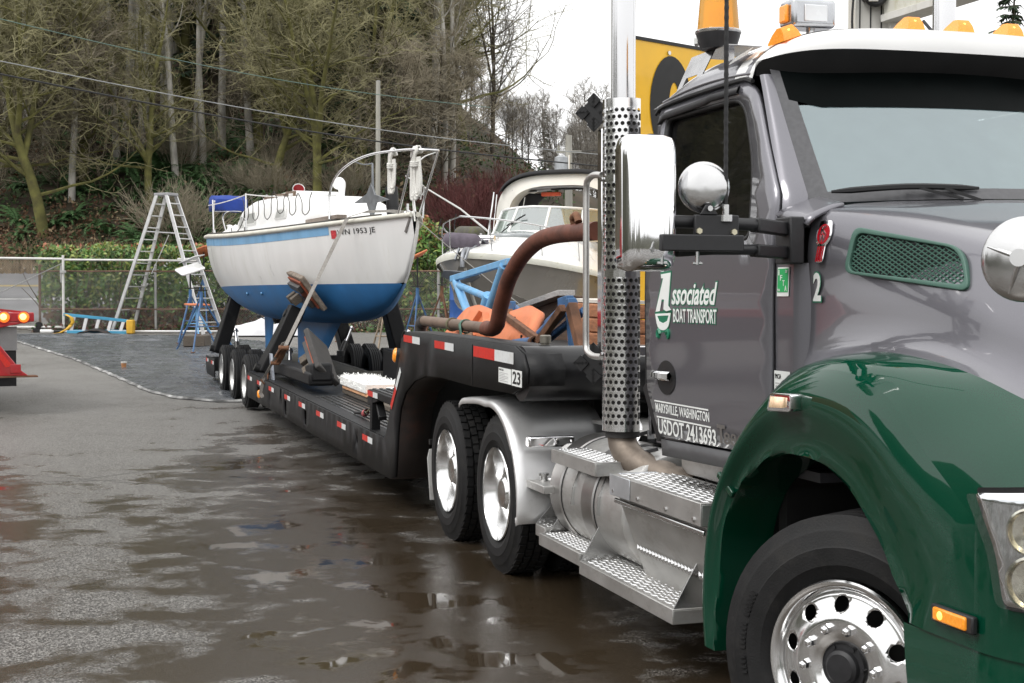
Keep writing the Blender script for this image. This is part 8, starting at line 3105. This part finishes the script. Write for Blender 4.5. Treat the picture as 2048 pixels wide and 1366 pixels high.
def conifer(seed, H, R):
    rg = random.Random(seed)
    tr = MB(); fo = MB()
    pts, rs = limb((0, 0, -0.4), (0, 0, 1), H + 0.4, H * 0.016, 0.02, 10, rg, 0.015, 0.02)
    tr.tube(pts, rs, 8)
    z = H * 0.10
    while z < H * 0.985:
        t = z / H
        nb = 6
        for b in range(nb):
            a = rg.uniform(0, 2 * pi)
            L = R * (1 - t) ** 0.8 * rg.uniform(0.65, 1.15) + 0.15
            d = Vector((cos(a), sin(a), 0.10))
            bp, br = limb((0, 0, z), d, L, 0.03, 0.008, 6, rg, 0.08, -0.09)
            tr.tube(bp, br, 3, caps=False)
            m = max(4, int(L * 9))
            for k in range(m):
                u = lerp(0.12, 1.0, k / m)
                j = min(5, int(u * 6)); p = bp[j].lerp(bp[j + 1], u * 6 - j)
                ax = (bp[j + 1] - bp[j]).normalized()
                for sg in (-1, 1):
                    sd = ax.cross(Vector((0, 0, 1))) * sg
                    q = p + (sd * rg.uniform(.5, 1.0) + ax * 0.5 + Vector((0, 0, rg.uniform(-.7, -.1)))) * rg.uniform(0.18, 0.42)
                    w = ax * rg.uniform(0.05, 0.10)
                    fo.add([p - w, p + w, q + w * 0.4 + Vector((0, 0, -.04)), q - w * .4], [(0, 1, 2, 3)])
        z += H * 0.022 * rg.uniform(0.7, 1.3) + 0.05
    return tr, fo


FOL = pm('conifer_needles', (0.032, 0.062, 0.028), 0.9, var=0.5, vs=0.5)
def meshes(name, pair, m1, m2):
    return mesh(name + '_trunk', pair[0], m1, 60), mesh(name + '_crown', pair[1], m2, 0)


KINDS = {}
KINDS['alder'] = [meshes('alder', bare_tree(11 + i, 15 + 2 * i, 0.155 + .02 * i, 26, 0.38, 0.22, 0.10, 6, 6, 0.0, 0, 0.035, 1.2), BARK, TWIG) for i in range(3)]
KINDS['maple'] = [meshes('maple', bare_tree(31 + i, 12 + i, 0.25, 26, 0.16, 0.42, 0.05, 9, 8, 0.012, 2, 0.10, 0.75), MOSS, TWIGM) for i in range(2)]
KINDS['thicket'] = [meshes('thicket', bare_tree(51 + i, 8 + i, 0.09, 26, 0.08, 0.46, 0.05, 8, 7, 0.02, 3, 0.12, 0.8, twl=1.1), BROWNB, TWIG) for i in range(2)]
KINDS['grey'] = [meshes('grey', bare_tree(71 + i, 10 + 1.5 * i, 0.12, 26, 0.25, 0.34, 0.12, 7, 5, 0.0, 2, 0.06, 1.1, twr=0.009), BROWNB, TWIGG) for i in range(2)]
KINDS['conifer'] = [meshes('conifer', conifer(91 + i, 17 + 3 * i, 2.9 + .3 * i), BROWNB, FOL) for i in range(2)]
TLAB = {
    'alder': ('alder_tree', 'bare tree with a straight pale grey mottled trunk on the wooded slope', 'pale trunked bare trees on the slope'),
    'maple': ('maple_tree', 'bare tree with crooked branches clothed in yellow green moss on the wooded slope', 'mossy bare trees on the slope'),
    'thicket': ('thicket_tree', 'low leafless many stemmed brown tree in the slope thicket', 'low bare trees in the slope thicket'),
    'grey': ('leafless_tree', 'fine twigged grey leafless tree standing against the white sky', 'leafless trees against the sky'),
    'conifer': ('conifer_tree', 'dark green conifer standing among the bare trees of the slope', 'dark conifers among the bare trees')}


def plant_tree(kind, x, y, s=1.0, rot=None, lean=(0, 0), var=None, label=None, sz=1.0, crown=True):
    nm, lab, grp = TLAB[kind]
    rg = random.Random(int(x * 131 + y * 17) + 7)
    v = KINDS[kind][(var if var is not None else rg.randint(0, 9)) % len(KINDS[kind])]
    t = thing(nm, label or lab, 'tree', (x, y, hill_z(x, y) - 0.05), (lean[0], lean[1], rot if rot is not None else rg.uniform(0, 6.28)), None if label else grp)
    t.scale = (s, s, s * sz)
    o = bpy.data.objects.new('trunk', v[0]); C.objects.link(o); o.parent = t
    if crown:
        c = bpy.data.objects.new('crown', v[1]); C.objects.link(c); c.parent = t
    return t


def at(px, d): return (px - 1024) / 2844 * d


# trees one can pick out
ALAB = {146: 'slim pale trunk leaning slightly left, standing high above the fallen blue ladder', 238: 'stout pale grey trunk directly left of the stepladder, first of a close group',
        256: 'thick pale trunk right beside the stoutest one, above the hedge and left of the stepladder', 283: 'pale trunk leaning right, directly above the left half of the stepladder',
        408: 'pale straight trunk rising above the blue canvas cover of the sailboat', 447: 'pale straight trunk rising behind the sailboat cockpit',
        503: 'tall pale trunk rising behind the middle of the sailboat cabin', 15: 'pale trunk at the very left edge of the wood', 560: 'pale trunk rising behind the red lined vent of the sailboat', 620: 'pale trunk rising behind the forward part of the sailboat cabin'}
for px, d, s, ln in ((146, 57, 1.0, (0, -0.06)), (238, 60, 1.05, (0, 0.02)), (256, 63, 1.1, (0.0, -0.03)), (283, 61, 1.0, (0, 0.05)), (408, 60, 1.05, (0.02, 0.03)), (447, 62, 1.1, (0, 0.0)), (503, 61, 1.15, (0, 0.03)), (205, 66, 1.1, (0, -.04)), (330, 68, 1.1, (0, .02)), (560, 67, 1.1, (0, .0)), (60, 62, 1.1, (0, 0.05)), (15, 65, 1.1, (0, 0)), (620, 66, 1.0, (0, -.03)), (355, 58, .9, (0, -.10))):
    plant_tree('alder', at(px, d), d, s, lean=ln, label=ALAB.get(px))
plant_tree('maple', at(90, 54.6), 54.6, 0.95, rot=0.4, var=0, label='big mossy tree with long low green branches at the far left edge of the wood')
plant_tree('maple', at(-20, 56), 56, 1.0, rot=2.4, var=1)
plant_tree('maple', at(640, 57), 57, 0.85, rot=1.0, var=1, label='crooked yellow green mossy tree rising behind the sailboat bow')
plant_tree('maple', at(715, 60), 60, 0.9, rot=4.0, var=0)
plant_tree('maple', at(860, 66), 66, 1.15, rot=5.2, var=1, label='broad mossy tree spreading its branches against the sky at the edge of the wood')
plant_tree('maple', at(780, 70), 70, 1.2, rot=2.2, var=0)
plant_tree('maple', at(925, 70), 70, 1.25, rot=0.7, var=0)
plant_tree('grey', at(985, 78), 78, 1.25)
plant_tree('conifer', at(2012, 85), 85, 1.05, label='dark conifer top showing above the mossy hoist at the far right')
plant_tree('alder', at(890, 62), 62, .85)
plant_tree('alder', at(905, 64), 64, .9, lean=(0, .04))
plant_tree('maple', at(545, 58), 58, 0.8, rot=3.3, var=0)
plant_tree('maple', at(300, 56.5), 56.5, 0.7, rot=5.3, var=1)
plant_tree('maple', at(175, 58.5), 58.5, 0.9, rot=0.9, var=1)
for px, d, s in ((370, 78, 0.9), (310, 82, 1.0), (420, 74, .8), (755, 84, 1.0), (820, 78, 0.95), (700, 80, 1.0), (160, 84, 1.0), (60, 82, 1.1), (600, 80, 1.0), (520, 84, 1.1), (250, 74, 0.7), (650, 72, .75), (460, 90, 1.1), (-60, 80, 1.1), (880, 76, .5), (1090, 128, .5), (1170, 130, .45)):
    plant_tree('conifer', at(px, d), d, s)
rg = random.Random(404)
for k in range(84):                                     # the body of the wood
    d = rg.uniform(60, 100); px = rg.uniform(-120, 900)
    plant_tree(rg.choice(['alder', 'alder', 'alder', 'maple', 'conifer', 'grey']), at(px, d), d, rg.uniform(0.8, 1.2), lean=(rg.uniform(-.06, .06), rg.uniform(-.08, .08)))
for k in range(6):                                     # brush at the foot of the slope
    d = rg.uniform(54, 63); px = rg.uniform(-60, 950)
    plant_tree('thicket', at(px, d), d, rg.uniform(0.45, 0.95))
for k in range(60):                                     # thinner trees to the right, before the sky
    d = rg.uniform(70, 125); px = rg.uniform(820, 1330)
    top = interp(px, [820, 930, 1010, 1060, 1200, 1330], [30, 20, 150, 190, 160, 220]) + rg.uniform(-20, 130)
    ztop = 1.81 + (595 - top) / 2844 * d
    h = ztop - hill_z(at(px, d), d)
    if h < 3: continue
    plant_tree('grey', at(px, d), d, min(1.7, h / 11.5) if h < 20 else 1.7, lean=(rg.uniform(-.05, .05), rg.uniform(-.06, .06)))

for k in range(34):                                     # the wood goes on beyond the left edge of the view
    d = rg.uniform(56, 85); px = rg.uniform(-1150, -110)
    plant_tree(rg.choice(['alder', 'alder', 'maple', 'conifer', 'thicket']), at(px, d), d, rg.uniform(0.85, 1.2))

# red stemmed shrub
def twig_bush(seed, n, h, spread, r=0.010):
    rg = random.Random(seed)
    mb = MB()
    for k in range(n):
        a = rg.uniform(0, 2 * pi); q = rg.uniform(0, 1)
        p = Vector((cos(a) * spread * .35 * q, sin(a) * spread * .35 * q, -0.1))
        d = Vector((cos(a) * q * spread / h * .9, sin(a) * q * spread / h * .9, 1))
        pts, rs = limb(p, d, h * rg.uniform(.6, 1.05), r * 1.6, r * .6, 6, rg, 0.10, 0.02)
        mb.tube(pts, rs, 3, caps=False)
        for e in range(9):
            j = rg.randint(2, 5)
            dd = ((pts[j + 1] - pts[j]).normalized() + rvec(rg) * .8).normalized()
            p2, r2 = limb(pts[j], dd, h * rg.uniform(.12, .3), r * .9, r * .5, 3, rg, .2, .05)
            mb.tube(p2, r2, 3, caps=False)
    return mb
REDT = pm('dark_red_stems', (0.105, 0.030, 0.028), 0.8, var=0.35, vs=1.0)
rb = mesh('red_stems', twig_bush(3, 110, 3.0, 3.0, 0.010), REDT, 0)
for i, (px, d, s) in enumerate(((925, 56, .8), (965, 58, .8), (890, 57.5, 0.65), (1000, 62, 0.75))):
    t = thing('red_shrub', 'leafless shrub of dark red stems on the bank between the two boats', 'shrub', (at(px, d), d, hill_z(at(px, d), d)), (0, 0, i * 1.3), 'dark red shrubs between the boats')
    t.scale = (s, s, s)
    o = bpy.data.objects.new('stems', rb); C.objects.link(o); o.parent = t
# grey brush that arches over the bank
bb_ = mesh('brush_stems', twig_bush(8, 150, 3.6, 4.6, 0.010), TWIG, 0)
for i in range(6):
    px = rg.uniform(330, 800) if i < 5 else rg.uniform(-40, 900); d = rg.uniform(54, 60)
    t = thing('brush_bush', 'arching leafless brush at the foot of the slope', 'bush', (at(px, d), d, hill_z(at(px, d), d)), (0, 0, i * 2.1), 'arching bare bushes along the slope foot')
    s = rg.uniform(.45, .75); t.scale = (s, s, s)
    o = bpy.data.objects.new('stems', bb_); C.objects.link(o); o.parent = t

# sword ferns
def fern(seed):
    rg = random.Random(seed); mb = MB()
    for k in range(17):
        a = 2 * pi * k / 17 + rg.uniform(-.2, .2); L = rg.uniform(.8, 1.25); el = rg.uniform(.5, 1.2)
        prev = None
        d = Vector((cos(a), sin(a), 0)); s_ = Vector((-sin(a), cos(a), 0))
        n = 11
        P = [d * (L * (i / n) * cos(el * .5) ) + Vector((0, 0, L * (sin(el) * (i / n) - 0.75 * (i / n) ** 2.2))) for i in range(n + 1)]
        vs = [P[0]]; fs = []
        for i in range(1, n):
            w = 0.15 * sin(pi * (i / n) ** .7) + .02
            vs += [P[i], P[i] + s_ * w + d * 0.06 + Vector((0, 0, -.03)), P[i] - s_ * w + d * 0.06 + Vector((0, 0, -.03))]
            q = len(vs) - 3; b = 0 if i == 1 else q - 3
            fs += [(b, q, q + 1), (b, q + 2, q)]
        base = len(mb.v) if k else 0
        if k: vs = vs[1:]
        mb.v += [tuple(v) for v in vs]
        for f in fs:
            mb.f.append(tuple((0 if j == 0 else base + j - (1 if k else 0)) for j in f)); mb.m.append(0)
    return mb
FERN = pm('fern_green', (0.050, 0.110, 0.034), 0.7, var=0.5, vs=1.2)
fm2 = [mesh('fern_fronds', fern(i), FERN, 0) for i in range(3)]
for i in range(210):
    px = rg.choice([rg.uniform(100, 470), rg.uniform(260, 560), rg.uniform(-60, 900)]); d = rg.uniform(53, 66)
    x = at(px, d)
    o = bpy.data.objects.new('sword_fern', fm2[i % 3]); C.objects.link(o)
    o.location = (x, d, hill_z(x, d)); s = rg.uniform(.65, 1.3); o.scale = (s, s, s); o.rotation_euler = (-.35, 0, rg.uniform(0, 6.2))
    tag(o, 'green sword fern growing on the wooded slope', 'fern', 'sword ferns on the slope')
# low leaves, brambles and litter over the slope
mb = MB()
for k in range(44000):
    d = 52.6 + 40 * rg.random() ** 2.0; px = rg.uniform(-160, 1150)
    x = at(px, d); z = hill_z(x, d)
    h = rg.random() ** 2 * 0.9 * (0.5 + noise.noise(Vector((x * .3, d * .3, 9))))
    if h < 0: h = 0.03
    p = Vector((x, d, z + h)); s_ = rg.uniform(.05, .14)
    u = rvec(rg); v = u.cross(rvec(rg)).normalized()
    mb.mi = 0 if noise.noise(Vector((x * .22, d * .3, 2.0))) + rg.uniform(-.35, .35) > -0.08 else (1 if rg.random() < .75 else 2)
    mb.add([p - u * s_, p + v * s_ * .5, p + u * s_, p - v * s_ * .5], [(0, 1, 2, 3)])
ug = obj('undergrowth', mb, [pm('bramble_green', (0.050, 0.090, 0.028), 0.8, var=.5, vs=1), pm('dead_leaf_brown', (0.115, 0.060, 0.032), 0.9, var=.5, vs=1), pm('dry_straw', (0.27, 0.20, 0.12), 0.9, var=.3)], None, 0)
ug['kind'] = 'stuff'; ug['label'] = 'low brambles and dead leaves covering the wooded slope'
mb = MB()
for k in range(5000):                                    # dry grass along the road
    x = rg.uniform(-24, -10); d = rg.uniform(51.6, 53.4)
    p = Vector((x, d, hill_z(x, max(d, 52)) if d > 52.5 else ground_z(d)))
    q = p + Vector((rg.uniform(-.3, .3), rg.uniform(-.3, .1), rg.uniform(.2, .75)))
    mb.add([p - Vector((.015, 0, 0)), p + Vector((.015, 0, 0)), q], [(0, 1, 2)])
dg_ = obj('dry_grass', mb, pm('dry_straw', (0.27, 0.20, 0.12)), None, 0); dg_['kind'] = 'stuff'; dg_['label'] = 'pale dry grass along the far side of the street'


# =================================================================== hedges behind the fence
LEAFG = pm('hedge_leaf', (0.105, 0.205, 0.042), 0.45, var=0.5, vs=3.0)
LEAFD = pm('hedge_leaf_dark', (0.050, 0.11, 0.026), 0.5, var=0.5, vs=3.0)
LEAFY = pm('hedge_leaf_young', (0.25, 0.30, 0.075), 0.45, var=0.35, vs=3.0)
LEAFR = pm('hedge_leaf_red', (0.36, 0.13, 0.07), 0.5, var=0.4, vs=3.0)
STEM = pm('hedge_stem', (0.10, 0.075, 0.05), 0.9, var=0.3)


def leaf_mass(name, label, fn_in, n, box, top_red, seed, size=(0.05, 0.10), gap=0.0, dead=False):
    rg = random.Random(seed)
    x0, x1, y0, y1, z0, z1 = box
    t = thing(name, label, 'hedge' if 'hedge' in name else 'shrub', ((x0 + x1) / 2, (y0 + y1) / 2, z0))
    o3 = Vector(((x0 + x1) / 2, (y0 + y1) / 2, z0))
    mb = MB(); k = 0
    while k < n:
        p = Vector((rg.uniform(x0, x1), rg.uniform(y0, y1), rg.uniform(z0, z1)))
        f = fn_in(p)
        if f <= 0 or (gap and noise.noise(p * 1.6) < gap - 0.35 * rg.random()): continue
        k += 1
        s_ = rg.uniform(*size)
        nrm = (Vector((0, -0.8, 0.5)) + rvec(rg) * 0.9).normalized()
        u = nrm.cross(rvec(rg)).normalized(); v = nrm.cross(u)
        zt = (p.z - z0) / (z1 - z0)
        r_ = rg.random()
        mb.mi = 3 if (top_red(p) > r_) else (2 if r_ > 0.88 - 0.25 * zt else (1 if r_ > 0.45 else 0))
        if dead and zt < 0.25 and rg.random() < .7: mb.mi = 4
        mb.add([p - u * s_, p + v * s_ * .42 + nrm * .01, p + u * s_, p - v * s_ * .42 + nrm * .01], [(0, 1, 2, 3)])
    o = obj('foliage', mb, [LEAFG, LEAFD, LEAFY, LEAFR, pm('dead_leaf_brown', (0.115, 0.06, 0.032))], t, 0)
    for v in o.data.vertices: v.co -= o3
    o['kind'] = 'stuff'
    mb = MB()
    for q in range(int((x1 - x0) * 5) + 4):
        p = Vector((rg.uniform(x0 + .1, x1 - .1), rg.uniform(y0 + .15, y1 - .15), z0 - 0.1)) - o3
        for e in range(3):
            pts, rs = limb(p, (rg.uniform(-.5, .5), rg.uniform(-.3, .3), 1), (z1 - z0) * rg.uniform(.5, .95), .022, .006, 6, rg, .15, .03)
            mb.tube(pts, rs, 4, caps=False)
    st_ = obj('stems', mb, STEM, t, 0); st_['kind'] = 'stuff'
    return t


zf = ground_z(38.4)
def h1(p):
    top = 3.22 + 0.14 * noise.noise(Vector((p.x * 1.5, 0, 5))) + 0.10 * noise.noise(Vector((p.x * 5, 0, 2)))
    lft = -12.72 + 0.25 * noise.noise(Vector((0, 0, p.z * 2))) + 0.25 * max(0, 1.9 - p.z)
    return 1 if (p.z < top and p.x > lft) else 0
leaf_mass('laurel_hedge', 'clipped green hedge with reddish new leaves on top, behind the left part of the fence', h1, 15500, (-12.95, -7.0, 38.0, 39.0, zf, 3.42), lambda p: max(0, (p.z - 3.02) * 1.3), 21, (0.045, 0.10), -0.12, True)
def h2(p):
    c = Vector((-2.55, 38.9, 2.6)); q = p - c
    r = sqrt((q.x / 0.85) ** 2 + (q.y / .8) ** 2 + (q.z / 1.45) ** 2)
    return 1 if r < 1 + 0.18 * noise.noise(p * 2.3) else 0
leaf_mass('photinia_shrub', 'round green evergreen shrub with red tipped leaves just right of the sailboat bow', h2, 6800, (-3.7, -1.4, 37.9, 39.9, zf + 0.1, 4.25), lambda p: max(0, (p.z - 3.2) * .5) + 0.04, 22, (0.05, 0.11))
def h3(p):
    return 1 if p.z < 2.35 + 0.3 * noise.noise(Vector((p.x * 1.2, 1, 0))) else 0
leaf_mass('ivy_hedge', 'thin straggling green hedge showing through the right part of the fence', h3, 6500, (-7.0, 1.0, 38.0, 38.7, zf, 2.6), lambda p: 0.03, 23, (0.04, 0.085), 0.05, True)
# dead leaves and weeds under the fence
mb = MB()
for k in range(7000):
    x = rg.uniform(-12.6, 0.5); y = rg.uniform(37.2, 38.3)
    p = Vector((x, y, ground_z(y) + rg.random() ** 2 * 0.20)); s_ = rg.uniform(.03, .07)
    u = rvec(rg); v = u.cross(rvec(rg)).normalized()
    mb.mi = 0 if rg.random() < (.65 if x < -6 else .35) else 1
    if rg.random() < .12: mb.mi = 2
    mb.add([p - u * s_, p + v * s_ * .6, p + u * s_, p - v * s_ * .6], [(0, 1, 2, 3)])
fl = obj('fallen_leaves', mb, [pm('dead_leaf_red', (0.10, 0.040, 0.028), .9, var=.5), LEAFD, pm('dry_straw', (0.27, 0.2, 0.12))], None, 0); fl['kind'] = 'stuff'; fl['label'] = 'dead leaves and weeds heaped along the foot of the fence'

# =================================================================== utility poles and wires
POLE = pm('weathered_pole', (0.36, 0.35, 0.31), 0.85, var=0.25, vs=3, stretch=(1, 1, .2), dirt=((0.16, 0.15, 0.08), 0.6, 2.0))
px_, d_ = 755, 52.3
pz = ground_z(52)
p1 = thing('utility_pole', 'pale bare utility pole rising behind the sailboat bow', 'utility pole', (at(px_, d_), d_, pz))
mb = MB(); mb.tube([(0, 0, -0.3), (0.03, 0, 3.5), (0.05, 0, 7.0)], [0.10, 0.09, 0.08], 12); obj('pole', mb, POLE, p1, 50)
mb = MB(); mb.lathe([(0.082, 0), (0.082, 0.02), (0, 0.04)], (0.05, 0, 7.0), (0, 0, 1), 12); obj('pole_cap', mb, GALVP, p1)
px_, d_ = 1137, 56
z0 = hill_z(at(px_, d_), d_)
p2 = thing('utility_pole', 'distant utility pole with a grey transformer above the motor cruiser canopy', 'utility pole', (at(px_, d_), d_, z0))
hz_ = 1.81 + (595 - 272) / 2844 * d_ - z0
mb = MB(); mb.tube([(0, 0, -0.5), (0, 0, hz_ * .5), (0, 0, hz_)], [0.17, 0.15, 0.13], 10); obj('pole', mb, POLE, p2, 50)
mb = MB(); mb.lathe([(0, 0), (0.26, 0.02), (0.26, 0.72), (0.1, 0.8), (0, .8)], (-0.30, -.1, hz_ - 1.6), (0, 0, 1), 14); obj('transformer', mb, pm('transformer_grey', (0.42, 0.44, 0.46), 0.5), p2, 40)
mb = MB(); mb.box((-0.5, -.05, hz_ - 0.7), (0.5, .05, hz_ - 0.6)); mb.cyl((-.4, 0, hz_ - .6), (-.4, 0, hz_ - .4), .05, 8); obj('cross_arm', mb, POLE, p2)
WIREM = pm('black_cable', (0.020, 0.020, 0.021), 0.6)
def P3(px, py, d):
    """where a wire seen in the view at this place hangs, given its distance"""
    b = -(py - 683) / 2844; a = (px - 1024) / 2844
    P_ = math.atan(88 / 2844)
    r = Vector((a, cos(P_) + b * sin(P_), -sin(P_) + b * cos(P_)))
    return Vector((0, 0, 1.81)) + r * (d / r.y)
for (a, da, b, db, r, lab, mat) in (((-40, 140), 40, (1230, 335), 53, 0.026, 'thick black overhead cable, the lowest and heaviest of the wires', WIREM),
                                   ((-40, 114), 40, (1230, 312), 53, 0.015, 'thin grey overhead wire just above the thick black cable', pm('grey_wire', (0.30, 0.31, 0.31), 0.6)),
                                   ((-40, 28), 40, (980, 215), 52, 0.012, 'pale greenish overhead wire, the uppermost wire crossing the wood', pm('green_wire', (0.12, 0.20, 0.17), 0.6)),
                                   ((980, 262), 50, (1215, 298), 56, 0.012, 'short overhead wire running to the transformer pole', WIREM),
                                   ((860, 235), 50, (1230, 380), 56, 0.007, 'faint slack overhead wire passing behind the cruiser canopy', WIREM),
                                   ((757, 178), 52.3, (1215, 372), 57, 0.007, 'thin overhead wire descending from the top of the pale pole', WIREM)):
    A = P3(*a, da); B = P3(*b, db)
    t = thing('overhead_wire', lab, 'cable', A)
    mb = MB(); mb.tube([tuple(Vector(q) - A) for q in sag(tuple(A), tuple(B), 0.35, 24)], r, 5, caps=False)
    obj('cable', mb, mat, t, 60)


# a mesh that came out of one mirrored loop is cut into its separate pieces
def split_loose(o):
    me = o.data
    par = list(range(len(me.vertices)))
    def find(a):
        while par[a] != a:
            par[a] = par[par[a]]
            a = par[a]
        return a
    for e in me.edges:
        a, b = find(e.vertices[0]), find(e.vertices[1])
        if a != b:
            par[a] = b
    groups = {}
    for p in me.polygons:
        groups.setdefault(find(p.vertices[0]), []).append(p.index)
    if len(groups) < 2:
        return
    for fs in list(groups.values())[1:]:
        bm = bmesh.new(); bm.from_mesh(me); bm.faces.ensure_lookup_table()
        keep = set(fs)
        bmesh.ops.delete(bm, geom=[f for f in bm.faces if f.index not in keep], context='FACES')
        m2 = me.copy(); bm.to_mesh(m2); bm.free()
        c = o.copy(); c.data = m2; C.objects.link(c)
    first = set(list(groups.values())[0])
    bm = bmesh.new(); bm.from_mesh(me); bm.faces.ensure_lookup_table()
    bmesh.ops.delete(bm, geom=[f for f in bm.faces if f.index not in first], context='FACES')
    bm.to_mesh(me); bm.free()


for o in [q for q in bpy.data.objects if q.type == 'MESH' and q.name.split('.')[0] in ('cowl_side', 'windshield_pillar', 'sill', 'cowl_top', 'step_gusset', 'fender', 'cab_shell', 'gooseneck_gusset', 'cockpit_coaming', 'cockpit_side', 'flap_hanger', 'canopy_strut', 'bow_fitting')]:
    split_loose(o)
